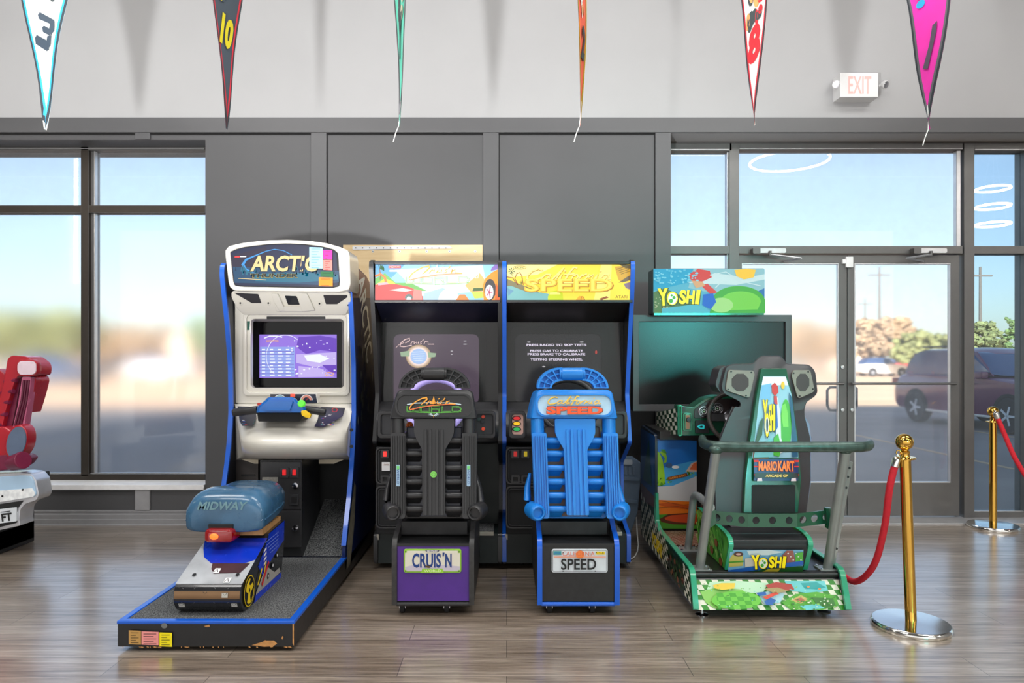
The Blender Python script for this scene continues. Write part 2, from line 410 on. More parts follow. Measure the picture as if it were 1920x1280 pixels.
# right storefront: sidelight, transom, door surround, right window
r2 = sroot('window_2', (X(1310, YG), YG, 0), 'narrow sidelight left of the doors')
x7 = 1243
w = MB()
frame_bar(w, x7, 1368, 272, 286, YG, -.055, .06); frame_bar(w, x7, 1366, 463, 477, YG); frame_bar(w, 1364, 1382, 272, 972, YG, -.055, .07)
frame_bar(w, 1361, 1364, 286, 960, YG, -.03, .01, M_aluL); frame_bar(w, x7, 1364, 283, 285, YG, -.06, -.055, M_aluL)
frame_bar(w, x7, 1366, 955, 972, YG)
w.build('window_frame', r2, bevel=.002)
pane(None, x7, 1363, 286, 463, YG, G_semi, 'pane', r2); pane(None, x7, 1363, 477, 955, YG, G_blur2, 'pane', r2)
r3 = sroot('window_3', (X(1590, YG), YG, Z(463, YG)), 'wide transom pane over the double door')
w = MB()
frame_bar(w, 1382, 1797, 272, 284, YG, -.055, .06); frame_bar(w, 1382, 1797, 463, 477, YG, -.055, .06); frame_bar(w, 1789, 1797, 284, 463, YG, -.03, .01, M_aluL)
frame_bar(w, 1382, 1797, 281, 283, YG, -.06, -.055, M_aluL)
w.build('window_frame', r3, bevel=.002)
pane(None, 1382, 1791, 285, 463, YG, G_semi, 'pane', r3)
r4 = sroot('window_4', (X(1900, YG), YG, 0), 'tall window right of the doors')
w = MB()
frame_bar(w, 1800, 1819, 272, 972, YG, -.055, .08); frame_bar(w, 1819, 2700, 272, 286, YG, -.055, .06); frame_bar(w, 1819, 2700, 463, 477, YG)
frame_bar(w, 1819, 2700, 958, 972, YG); frame_bar(w, 1915, 1935, 272, 972, YG, -.055, .08); frame_bar(w, 2320, 2340, 272, 972, YG, -.055, .08)
frame_bar(w, 1819, 2700, 283, 285, YG, -.06, -.055, M_aluL); frame_bar(w, 1819, 2700, 956, 958, YG, -.03, -.0, M_aluL)
w.build('window_frame', r4, bevel=.002)
for a, b in ((1819, 1915), (1935, 2320)):
    pane(None, a, b, 286, 463, YG, G_clear, 'pane', r4); pane(None, a, b, 477, 958, YG, G_clear, 'pane', r4)
def door(name, x0, x1, gx0, gx1, hx, side, label):
    r = sroot(name, (X((x0+x1)/2, YG), YG, 0), label)
    w = MB()
    o = [(x0, 478), (x1, 478), (x1, 967), (x0, 967)]; i = [(gx0, 493), (gx1, 493), (gx1, 905), (gx0, 905)]
    w.slabring(o, i, YG-.03, .05, M_alu); w.build('door_frame', r, bevel=.003)
    w = MB(); j = [(gx0+2, 495), (gx1-2, 495), (gx1-2, 903), (gx0+2, 903)]; w.slabring(i, j, YG-.025, .03, M_aluL); w.build('glazing_stop', r)
    pane(None, gx0, gx1, 493, 905, YG-.01, G_blur2 if side < 0 else G_door, 'pane', r)
    w = MB(); Yb = YG-.10
    w.tube([W(x0+8, 719, Yb), W(x1-6, 719, Yb)], .014, M_alu, flat=.7)
    for q in (x0+10, x1-8): w.tube([W(q, 719, Yb), W(q, 719, YG-.03)], .012, M_alu)
    w.build('push_bar', r)
    w = MB(); a = hx; b = hx-side*0; 
    P = [W(hx, 726, YG+.06), W(hx-side*-20 if side < 0 else hx, 726, YG+.06)]
    if side < 0: P = [W(1572, 726, YG+.09), W(1556, 726, YG+.09), W(1551, 731, YG+.09), W(1551, 760, YG+.09), W(1556, 769, YG+.09), W(1572, 769, YG+.09)]
    else: P = [W(1603, 726, YG+.06), W(1606, 728, YG+.09), W(1606, 745, YG+.09), W(1606, 762, YG+.09), W(1603, 765, YG+.06)]
    w.tube(P, .011, mat('black_pull_handle', (38, 38, 40), .35, .3)); w.build('door_handle', r)
    w = MB()
    for cy in ((688, 768) if side < 0 else (768,)):
        w.lathe([(0, 0), (.014, 0), (.014, .012), (0, .014)], W(1579 if side < 0 else 1597, cy, YG-.03), M_aluL, 16, Matrix.Rotation(PI/2, 3, 'X'))
    w.build('lock_cylinder', r)
    # closer: body on the header, folding arm to the leaf
    c = 1440 if side < 0 else 1742
    w = MB(); w.slab(rr(c-22, 465, c+34, 474, 3), YG-.11, .055, M_aluL); w.slab(rr(c-28, 464, c-14, 475, 2), YG-.12, .065, M_alu)
    A = W(c+4, 477, YG-.12); B = W(c+62 if side < 0 else c-42, 484, YG-.26); D = W(c+30 if side < 0 else c-10, 489, YG-.05)
    w.tube([A, B], .008, M_aluL, 8); w.tube([B, D], .008, M_aluL, 8); w.tube([A+V((0, 0, .03)), A-V((0, 0, .01))], .012, M_alu, 10)
    w.build('door_closer', r)
    return r
d1 = door('door_1', 1385, 1588, 1391, 1573, 1551, -1, 'left leaf of the glass double door')
d2 = door('door_2', 1589, 1799, 1602, 1783, 1606, 1, 'right leaf of the glass double door')
w = MB(); w.slab(rr(1587, 481, 1600, 501, 1), YG-.055, .03, M_sill); w.slab(rr(1580, 486, 1587, 494, 1), YG-.05, .022, M_sill); w.build('door_sensor', d2, bevel=.002)

# ---------------------------------------------------------------- exit sign
p = W(1612, 160, YW)
r = root('exit_sign', 'white lighted exit sign with two round emergency lamps on the upper wall', 'exit sign', (p.x, YW, p.z))
Ms = mat('white_sign_plastic', (214, 214, 214), .4, var=.02)
MB().slab([(1575, 136), (1647, 136), (1647, 182), (1575, 182)], YW-.12, .12, Ms).build('housing', r, bevel=.004)
a = Art(front(YW-.12)); Mred = mat('faint_red_lettering', (232, 176, 170), .5, var=0)
a.text('EXIT', 1612, 159.5, 33, Mred, w=43, bold=.01); a.build('lettering', r)
MB().ball(W(1583.5, 184, YW-.06), .006, mat('red_status_light', (255, 40, 30), .3, emit=4)).build('status_light', r)
for cx, tw in ((1568.5, -.5), (1658, .6)):
    M = Matrix.Rotation(tw, 3, 'Z') @ Matrix.Rotation(PI*.62, 3, 'X')
    c = W(cx, 158.5, YW-.08)
    w = MB(); w.lathe([(.0, -.022), (.02, -.02), (.03, -.005), (.032, .014), (.029, .016)], c, Ms, 24, M)
    w.tube([c, W(1612+(-36 if cx < 1600 else 36), 161, YW-.06)], .009, Ms)
    h = w.build('emergency_lamp', r)
    w = MB(); w.lathe([(.0, .0155), (.027, .0155), (.026, .02), (.0, .021)], c, mat('chrome_lens', (170, 170, 175), .15, .8), 24, M); w.build('lens', h)

# ---------------------------------------------------------------- plywood board with hinge strip on the wall
zb0, zt0 = Z(905, YW), Z(460, YW)
r = root('plywood_board', 'pale plywood board fixed to the wall behind the game cabinets', 'board', (X(775, YW), YW-.01, zb0))
def ply():
    m = mat('pale_plywood', (222, 196, 150), .55, var=0); t = m.node_tree; b = t.nodes['Principled BSDF']
    tc = t.nodes.new('ShaderNodeTexCoord'); mp = t.nodes.new('ShaderNodeMapping'); mp.inputs['Scale'].default_value = (1.2, 1, 9)
    n = t.nodes.new('ShaderNodeTexNoise'); n.inputs['Scale'].default_value = 1.5; n.inputs['Detail'].default_value = 6; n.inputs['Distortion'].default_value = 1.2
    rp_ = t.nodes.new('ShaderNodeValToRGB'); rp_.color_ramp.elements[0].color = lin((200, 165, 115)); rp_.color_ramp.elements[1].color = lin((236, 214, 172))
    t.links.new(tc.outputs['Object'], mp.inputs['Vector']); t.links.new(mp.outputs['Vector'], n.inputs['Vector']); t.links.new(n.outputs['Fac'], rp_.inputs['Fac']); t.links.new(rp_.outputs['Color'], b.inputs['Base Color'])
    return m
M_ply = ply()
MB().box(X(645, YW), YW-.03, zb0, X(905, YW), YW-.019, zt0, M_ply).build('panel', r)
w = MB(); w.slab([(661, 461.5), (843, 460.5), (848, 465.5), (661, 468)], YW-.036, .005, M_aluL)
for i in range(14): w.slab(ell(667+i*13, 464.5, 1.2, n=8), YW-.0375, .002, M_dark)
w.build('hinge_strip', r, fix=True)
for q in (699, 749, 800, 843, 891):
    w = MB(); w.slab(ell(q, 471, 2.4, n=12), YW-.034, .006, M_aluL); w.slab(ell(q, 471, .9, n=8), YW-.035, .002, M_dark); w.build('washer_screw', r)

# ---------------------------------------------------------------- lamps (seen in the glass as reflections)
M_lamp = mat('white_lamp_tube', (255, 252, 246), .4, emit=14, var=0)
M_ring = mat('white_ring_lamp', (255, 250, 240), .4, emit=80, var=0)
M_house = mat('white_lamp_housing', (230, 230, 230), .5)
def circ(c, r, n=48): return [(c[0]+r*math.cos(2*PI*i/n), c[1]+r*math.sin(2*PI*i/n), c[2]) for i in range(n)]
def ring_lamp(c, rad, tiers, label):
    r = root('ring_lamp', label, 'pendant lamp', (c[0], c[1], c[2]), 'hanging ring lamps')
    for i in range(tiers):
        z = c[2]+i*.36
        g = MB().tube(circ((c[0], c[1], z), rad), .022, M_ring, 8, closed=True).build('light_ring', r)
    w = MB()
    for k in range(3):
        t = 2*PI*k/3; w.tube([(c[0]+rad*math.cos(t), c[1]+rad*math.sin(t), c[2]), (c[0]+rad*.1*math.cos(t), c[1]+rad*.1*math.sin(t), 5.61)], .003, M_house, 6)
    w.lathe([(.0, 5.58), (.08, 5.58), (.08, 5.615)], (c[0], c[1], 0), M_house, 20); w.build('suspension', r)
ring_lamp((5.6, -2.0, 5.27), .74, 1, 'wide white ring lamp hung behind the viewer')
ring_lamp((9.85, -2.3, 4.08), .30, 3, 'small three-tier white ring lamp hung far right')
r = root('tube_lamp', 'long upright white tube lamp hanging at the left', 'pendant lamp', (-6.3, 1.6, 2.45))
MB().tube([(-6.3, 1.6, 2.45), (-6.3, 1.6, 4.3)], .028, mat('upright_tube_light', (255, 248, 232), .4, emit=40, var=0)).build('light_tube', r)
MB().tube([(-6.3, 1.6, 4.3), (-6.3, 1.6, 5.615)], .004, M_house, 6).build('suspension', r)
for x, y in ((-3.6, 2.6), (.4, 2.6), (4.4, 2.6), (-3, -.6), (3, -.6)):
    r = root('ceiling_lamp', 'flat white ceiling lamp above the arcade floor', 'ceiling lamp', (x, y, 5.40), 'flat ceiling lamps')
    MB().box(x-1.25, y-.62, 5.48, x+1.25, y+.62, 5.615, M_house).build('housing', r, bevel=.01)

# ---------------------------------------------------------------- outside
def ground_mat():
    m = mat('parking_ground', (120, 118, 118), .9, var=0); t = m.node_tree; N = t.nodes; L = t.links; b = N['Principled BSDF']
    tc = N.new('ShaderNodeTexCoord'); sp = N.new('ShaderNodeSeparateXYZ'); L.new(tc.outputs['Object'], sp.inputs[0])
    n = N.new('ShaderNodeTexNoise'); n.inputs['Scale'].default_value = .6; n.inputs['Detail'].default_value = 8; L.new(tc.outputs['Object'], n.inputs['Vector'])
    r = N.new('ShaderNodeValToRGB'); r.color_ramp.elements[0].position = .3; r.color_ramp.elements[1].position = .7
    r.color_ramp.elements[0].color = lin((112, 108, 108)); r.color_ramp.elements[1].color = lin((136, 131, 130)); L.new(n.outputs['Fac'], r.inputs['Fac'])
    L.new(r.outputs['Color'], b.inputs['Base Color']); return m
GZ = -.12
o = MB().box(-90, 6.1, GZ-.2, 90, 21.5, GZ, ground_mat()).build('car_park'); tag(o, 'grey asphalt car park just outside the windows', 'car park', kind='structure')
o = MB().box(-160, 21.5, GZ-.25, 160, 240, GZ-.01, mat('pale_desert_ground', (240, 200, 160), .95, var=.1, scale=.15)).build('desert_ground'); tag(o, 'sunlit tan ground beyond the car park', 'ground', kind='structure')
w = MB()
for i in range(-4, 9):
    w.box(i*2.8+1.1, 9.2, GZ, i*2.8+1.2, 14.6, GZ+.004, mat('faded_yellow_line', (176, 150, 118), .8))
struct(w.build('parking_lines'))
M_tr = [mat('olive_foliage', (150, 156, 104), .9, var=.3, scale=1.2), mat('brown_foliage', (186, 160, 128), .9, var=.25, scale=1.2), mat('green_foliage', (130, 156, 96), .9, var=.3, scale=1.2)]
M_trunk = mat('tree_bark', (96, 76, 60), .9)
def tree(px, wpx, topy, Y, k, label):
    x = X(px, Y); hw = wpx*Y/FPX/2; top = Z(topy, Y)
    r = root('tree', label, 'tree', (x, Y, GZ), 'trees beyond the car park')
    w = MB(); w.tube([(x, Y, GZ), (x+.1, Y, top*.3), (x, Y, top*.6)], [.25, .2, .12], M_trunk, 8); w.build('trunk', r)
    w = MB(); rnd = random.Random(int(px))
    for i in range(150):
        t = rnd.random()*2*PI; q = rnd.random()**.5; zz = .30+.52*rnd.random()
        cr = hw*(.07+.09*rnd.random()); cx = x+hw*.86*q*math.cos(t); cz = top*zz
        cz = min(cz, top-cr*.7*top/hw/2-.0) if cr*.8+cz > top else cz
        n0 = len(w.v); w.ball((cx, Y+hw*.5*q*math.sin(t), cz), cr, M_tr[k], (1, 1, .8), 7)
        for j in range(n0, len(w.v)):
            v = w.v[j]; w.v[j] = v+V((rnd.uniform(-1, 1), rnd.uniform(-1, 1), rnd.uniform(-1, 1)))*cr*.35
    w.build('crown', r)
TL = [(70, 250, 568, 62, 0, 'round green tree seen through the far left pane'), (215, 90, 612, 96, 1, 'low brown bush left of the mullion'), (250, 150, 598, 80, 1, 'brown bare tree right of the left mullion'), (375, 60, 572, 70, 2, 'green tree at the right edge of the left window'),
      (1450, 170, 590, 92, 1, 'hazy brown tree in the left door pane'), (1540, 140, 600, 78, 1, 'brown tree behind the door pull handle'), (1650, 130, 578, 66, 1, 'wide brown tree in the right door pane'), (1735, 130, 612, 60, 0, 'olive tree above the parked car'),
      (1845, 90, 586, 55, 0, 'olive tree behind the car roof right of the door'), (1925, 90, 572, 50, 2, 'green tree at the far right edge')]
for a in TL: tree(*a)
def pole(px, Y, topy, label):
    x = X(px, Y); top = Z(topy, Y); r = root('utility_pole', label, 'utility pole', (x, Y, GZ), 'utility poles')
    m = mat('weathered_pole_wood', (120, 112, 106), .9)
    MB().tube([(x, Y, GZ), (x, Y, top)], [.16, .10], m, 10).build('post', r)
    MB().box(x-1.1, Y-.06, top-.9, x+1.1, Y+.06, top-.75, m).build('crossarm', r)
pole(1649, 70, 500, 'tall utility pole in the right door pane'); pole(1838, 64, 500, 'utility pole in the tall right window'); pole(1622, 110, 560, 'distant utility pole left of the taller one')
M_b = mat('pale_stucco_building', (226, 206, 186), .9)
def shed(x0, x1, y0, Y, label):
    w = MB(); w.box(X(x0, Y), Y, GZ, X(x1, Y), Y+8, Z(y0, Y), M_b); w.box(X(x0, Y)-.2, Y-.2, Z(y0, Y), X(x1, Y)+.2, Y+8.2, Z(y0, Y)+.25, mat('red_brown_roof', (150, 96, 78), .9))
    tag(w.build('distant_building'), label, 'building', 'low buildings across the street')
shed(285, 352, 628, 105, 'low pale building right in the left window'); shed(60, 140, 640, 105, 'low building behind the left tree'); shed(1555, 1640, 632, 118, 'low building in the right door pane')

def car(px, Y, length, m1, label, flip=1, name='parked_car', detail=False, group=None, zs=1.0):
    x0 = X(px, Y); r = root(name, label, 'car', (x0, Y, GZ), group)
    def P(u, z): return (x0+u*length/4.6*1.0, GZ+z*zs)
    body = rp([(0, .42), (-.02, .75), (.08, 1.0), (.30, 1.12), (1.0, 1.14), (3.2, 1.10), (4.0, 1.02), (4.45, .88), (4.58, .62), (4.5, .34), (3.4, .26), (1.2, .26), (.15, .3)], .12)
    cab = rp([(.22, 1.08), (.42, 1.42), (.78, 1.66), (1.1, 1.71), (2.2, 1.69), (2.6, 1.60), (3.30, 1.12)], .10)
    g = mat('dark_car_glass', (58, 84, 128), .05, .0, spec=1)
    def sect(pl, ys, m, mb):
        mb.loft([[(P(a, b)[0], Y+y, GZ+(b*zs*(1 if k == 1 else 1))) if True else 0 for a, b in [((a-c[0])*k+c[0], (b-c[1])*k+c[1]) for a, b in pl]] for y, k in ys for c in [(sum(q[0] for q in pl)/len(pl), sum(q[1] for q in pl)/len(pl))]], m)
    w = MB(); sect(body, [(0, .90), (.06, .975), (.18, 1.0), (1.62, 1.0), (1.76, .975), (1.82, .90)], m1, w); b = w.build('car_body', r)
    w = MB(); sect(cab, [(.10, .90), (.22, .97), (.36, 1.0), (1.46, 1.0), (1.60, .97), (1.72, .90)], g, w); w.build('car_cabin', r)
    if detail:
        w = MB()
        roof = [(.80, 1.68), (1.1, 1.72), (2.2, 1.70), (2.55, 1.62)]
        w.grid(lambda u, v: (P(.72+u*1.9, 0)[0], Y+.25+v*1.3, GZ+1.735*zs-.10*(2*u-.9)**4-.03*(2*v-1)**2), 10, 4, m1); w.build('roof', r, fix=False)
        w = MB(); w.tube([(P(.75, 0)[0], Y+.3, GZ+1.76*zs), (P(2.3, 0)[0], Y+.3, GZ+1.76*zs)], .02, M_dark, 8); w.build('roof_rail', r)
        for u in ((.40, .62), (1.28, 1.36), (2.05, 2.13), (2.95, 3.1)):
            MB().slab([(0, 0)]*3, 1, 1, m1) if False else None
            w = MB(); w.two([(P(u[0]+.05, 0)[0], Y+.13, GZ+1.12*zs), (P(u[1]+.05, 0)[0], Y+.13, GZ+1.12*zs), (P(u[1]-.0+(.02 if u[0] < 2.5 else -.5), 0)[0], Y+.20, GZ+1.62*zs), (P(u[0]+(.25 if u[0] < .5 else 0)-(.0 if u[0] < 2.5 else .5), 0)[0], Y+.20, GZ+1.62*zs)],
                            [(P(u[0]+.05, 0)[0], Y+.09, GZ+1.12*zs), (P(u[1]+.05, 0)[0], Y+.09, GZ+1.12*zs), (P(u[1]-.0+(.02 if u[0] < 2.5 else -.5), 0)[0], Y+.16, GZ+1.62*zs), (P(u[0]+(.25 if u[0] < .5 else 0)-(.0 if u[0] < 2.5 else .5), 0)[0], Y+.16, GZ+1.62*zs)], m1); w.build('window_pillar', r)
        MB().obox((P(2.95, 0)[0], Y+.0, GZ+1.14*zs), (.22, .16, .15), m1).build('side_mirror', r, bevel=.03)
        w = MB(); w.box(P(-.02, 0)[0], Y+.02, GZ+.85*zs, P(.22, 0)[0], Y+.25, GZ+1.02*zs, mat('red_tail_lamp', (150, 40, 45), .2)); w.build('tail_lamp', r, bevel=.02)
        w = MB(); w.box(P(1.3, 0)[0], Y-.03, GZ+.28, P(3.3, 0)[0], Y+.02, GZ+.33, M_aluL); w.build('sill_strip', r, bevel=.008)
        w = MB(); w.box(P(1.75, 0)[0], Y+.0, GZ+.92, P(1.9, 0)[0], Y+.03, GZ+.95, m1); w.box(P(2.75, 0)[0], Y+.0, GZ+.94, P(2.9, 0)[0], Y+.03, GZ+.97, m1); w.build('door_handle', r)
    MR = Matrix.Rotation(PI/2, 3, 'X')
    for u in (.92, 3.65):
        for yy in (.075, 1.745):
            c = (P(u, 0)[0], Y+yy, GZ+.355)
            w = MB(); w.lathe([(.20, -.1), (.33, -.11), (.355, -.08), (.355, .08), (.33, .11), (.20, .1)], c, mat('black_tyre', (34, 34, 38), .8), 28, MR); t = w.build('wheel', r)
            w = MB(); w.lathe([(.0, .07), (.21, .075), (.21, .085), (.0, .09)], c, mat('dark_hub', (60, 62, 68), .4), 28, MR)
            for s_ in range(5):
                q = 2*PI*s_/5; w.obox((c[0]+.1*math.cos(q), c[1]-.10, c[2]+.1*math.sin(q)), (.19, .02, .045), mat('alloy_rim', (214, 218, 226), .35, .2), Matrix.Rotation(-q, 3, 'Y'))
            w.build('rim', t)
        w = MB(); c = (P(u, 0)[0], Y-.006, GZ+.36); w.slab([(0, 0), (1, 0), (0, 1)], 1, 0, M_dark) if False else w.add([(c[0]+.40*math.cos(q), Y-.003, max(GZ+.24, c[2]+.40*math.sin(q))) for q in [2*PI*i/28 for i in range(28)]], [tuple(range(28))], mat('black_wheel_well', (12, 12, 14), .9)); w.add([(c[0]+R*math.cos(q), c[1], c[2]+R*math.sin(q)) for R in (.37, .43) for q in [PI*i/16 for i in range(17)]], [(i, i+1, 18+i, 17+i) for i in range(16)], mat('black_arch_trim', (28, 28, 32), .7)); w.build('arch_trim', r, fix=False)
    return r
M_suv = mat('deep_blue_red_car_paint', (112, 44, 84), .3, .1, coat=.5, var=.1, scale=.8)
sv = car(1671.5, 17.3, 4.75, M_suv, 'dark blue sport utility car parked outside the right door and window', detail=True, name='parked_suv'); sv.rotation_euler.z = math.radians(-87)
car(232, 56, 5.2, mat('white_car_paint', (250, 250, 250), .4), 'white car driving past, seen in the left window', group='distant cars')
car(10, 40, 4.6, mat('blue_grey_car_paint', (80, 96, 124), .4), 'blue grey car beyond the red seat at the left edge', group='distant cars')
car(175, 70, 4.6, mat('silver_car_paint', (228, 222, 218), .4), 'pale silver car close to the left mullion', group='distant cars')
car(1618, 62, 4.4, mat('white_car_paint'), 'small white car in the right door pane', group='distant cars')
car(1655, 84, 4.0, mat('red_car_paint', (200, 80, 80), .4), 'small red car left of the dark parked car', group='distant cars')
# ---------------------------------------------------------------- shared machine materials
M_blk = mat('black_laminate', (30, 31, 33), .38, var=.12, scale=20)
M_blkm = mat('matt_black_panel', (24, 25, 27), .6, var=.12, scale=10)
M_blkp = mat('black_moulded_plastic', (44, 44, 46), .34, var=.08, scale=6, bump=.05)
M_gry = mat('dark_grey_metal', (56, 57, 60), .4, .3)
M_chr = mat('chrome_metal', (200, 200, 205), .15, 1)
M_trimb = mat('blue_edge_trim', (14, 92, 204), .3, var=.04, coat=.3)
M_trimk = mat('black_edge_trim', (34, 34, 36), .35)
M_wht = mat('ivory_white_fibreglass', (224, 220, 209), .22, coat=.5, var=.02, scale=3)
M_rub = mat('black_rubber_tyre', (22, 22, 24), .7)
M_brass = mat('worn_brass_screw', (190, 160, 110), .3, .8)
M_white = mat('white_print', (245, 245, 245), .5, var=0)
M_red = mat('red_print', (214, 40, 40), .5, var=0)
M_yel = mat('yellow_print', (250, 214, 20), .5, var=0)
M_ora = mat('orange_print', (244, 120, 30), .5, var=0)
M_blk0 = mat('black_print', (16, 16, 18), .5, var=0)
def E(name, c, e=.85):
    m = mat(name, c, .4, emit=e, var=0); m.node_tree.nodes['Principled BSDF'].inputs['Base Color'].default_value = [x*.22 for x in lin(c)[:3]]+[1]; return m
def E_(name, c, e=.85): return mat(name, c, .5, emit=e, var=0)   # backlit or screen colours
def carpet_mat():
    m = mat('grey_black_carpet', (62, 66, 70), .95, var=0); t = m.node_tree; b = t.nodes['Principled BSDF']
    tc = t.nodes.new('ShaderNodeTexCoord'); n = t.nodes.new('ShaderNodeTexNoise'); n.inputs['Scale'].default_value = 160; n.inputs['Detail'].default_value = 3
    r = t.nodes.new('ShaderNodeValToRGB'); r.color_ramp.elements[0].position = .38; r.color_ramp.elements[1].position = .64
    r.color_ramp.elements[0].color = lin((26, 28, 32)); r.color_ramp.elements[1].color = lin((122, 124, 124))
    t.links.new(tc.outputs['Object'], n.inputs['Vector']); t.links.new(n.outputs['Fac'], r.inputs['Fac']); t.links.new(r.outputs['Color'], b.inputs['Base Color'])
    bp = t.nodes.new('ShaderNodeBump'); bp.inputs['Distance'].default_value = .004; t.links.new(n.outputs['Fac'], bp.inputs['Height']); t.links.new(bp.outputs['Normal'], b.inputs['Normal'])
    return m
M_carp = carpet_mat()
def caster(x, y, r, par, m=None):
    w = MB(); MY = Matrix.Rotation(PI/2, 3, 'Y')
    w.lathe([(.3*r, -.011), (.9*r, -.012), (r, -.007), (r, .007), (.9*r, .012), (.3*r, .011)], (x, y, r), m or M_rub, 20, MY)
    w.lathe([(0, -.015), (.28*r, -.015), (.28*r, .015), (0, .015)], (x, y, r), M_chr, 12, MY)
    o = w.build('caster_wheel', par)
    w = MB(); w.box(x-.017, y-.012, r*.8, x-.014, y+.018, 2.1*r, M_chr); w.box(x+.014, y-.012, r*.8, x+.017, y+.018, 2.1*r, M_chr); w.box(x-.017, y-.012, 2.05*r, x+.017, y+.02, 2.2*r, M_chr)
    w.build('caster_fork', par)

# ================================================================ snowmobile game, far left cabinet
XL, XR = -1.777, -.969
r = root('snowmobile_arcade_game', 'tall white and blue snowmobile arcade game with a long black platform and blue saddle', 'arcade game', ((XL+XR)/2, 4.2, 0))
Yf = 3.165
w = MB(); w.box(XL, Yf, .022, XR, 5.1, .13, M_blk)
P1 = w.build('platform', r, bevel=.004)
w = MB(); w.box(XL+.03, Yf+.03, .13, XR-.03, 4.55, .137, M_carp); w.two([(X(586, 4.5)+.02, 4.22, .137), (XR-.03, 4.22, .137), (XR-.03, 4.75, .137), (X(586, 4.5)+.02, 4.75, .137)], [(X(586, 4.5)+.02, 4.23, .14), (XR-.03, 4.23, .14), (XR-.03, 4.75, .40), (X(586, 4.5)+.02, 4.75, .40)], M_carp)
w.build('carpet', P1)
w = MB(); w.ringsolid([(XL-.002, Yf-.004, .126), (XR+.002, Yf-.004, .126), (XR+.002, 4.2, .126), (XL-.002, 4.2, .126)], [(XL+.03, Yf+.028, .126), (XR-.03, Yf+.028, .126), (XR-.03, 4.2, .126), (XL+.03, 4.2, .126)],
    [(XL-.002, Yf-.004, .142), (XR+.002, Yf-.004, .142), (XR+.002, 4.2, .142), (XL-.002, 4.2, .142)], [(XL+.03, Yf+.028, .142), (XR-.03, Yf+.028, .142), (XR-.03, 4.2, .142), (XL+.03, 4.2, .142)], M_trimb)
w.build('edge_trim', P1, bevel=.004)
a = Art(front(Yf)); wood = mat('chipped_bare_wood', (196, 142, 84), .8, var=.2, scale=40)
a.poly([(472, 1209), (488, 1204), (500, 1200), (514, 1200), (520, 1206), (512, 1211), (496, 1212), (484, 1210)], wood)
a.poly([(494, 1201), (498, 1199), (513, 1212), (508, 1213)], wood); a.poly([(549, 1168), (551.5, 1166), (551.5, 1210), (549, 1205)], wood); a.poly([(383, 1173), (393, 1170), (394, 1174), (388, 1175)], wood); a.poly([(528, 1196), (530, 1191), (532, 1193), (530, 1198)], wood)
rnd = random.Random(21)
for i in range(22):
    q = 222+rnd.random()*320; l = 2+9*rnd.random()**2; a.poly([(q, 1212), (q+l*.4, 1211.3-rnd.random()), (q+l, 1212.3), (q+l*.6, 1213.2)], wood, 5)
a.poly(ell(309, 1172, 6, 5.2, 9), mat('grey_scuff', (110, 112, 108), .8, var=.2))
a.build('worn_edge', P1)
for nm, x0, x1, y0, y1, c in (('tan_sticker', 243, 266, 1180, 1207, (196, 152, 84)), ('pink_sticker', 267, 299, 1182, 1208, (242, 154, 150)), ('yellow_sticker', 300.5, 324, 1184, 1211, (250, 232, 10))):
    a = Art(front(Yf)); a.k = 8; m = mat(nm, c, .6, var=.03); a.poly([(x0, y0), (x1, y0+1), (x1, y1), (x0, y1-1)], m); d = mat(nm+'_print', [v*.5 for v in c], .6, var=0)
    for i in range(5): a.poly([(x0+4, y0+4+i*4.6), (x1-4-(i % 2)*5, y0+4+i*4.6), (x1-4-(i % 2)*5, y0+5.2+i*4.6), (x0+4, y0+5.2+i*4.6)], d, 12)
    a.build(nm, P1)
for x, y in ((X(262, Yf), Yf+.12), (X(305, Yf), Yf+.30), (XR-.12, Yf+.12), (XR-.12, 4.9), (XL+.1, 4.9)):
    MB().lathe([(.0, 0), (.022, 0), (.022, .008), (.008, .012), (.008, .024), (0, .024)], (x, y, 0), M_gry, 14).build('leveling_foot', r)
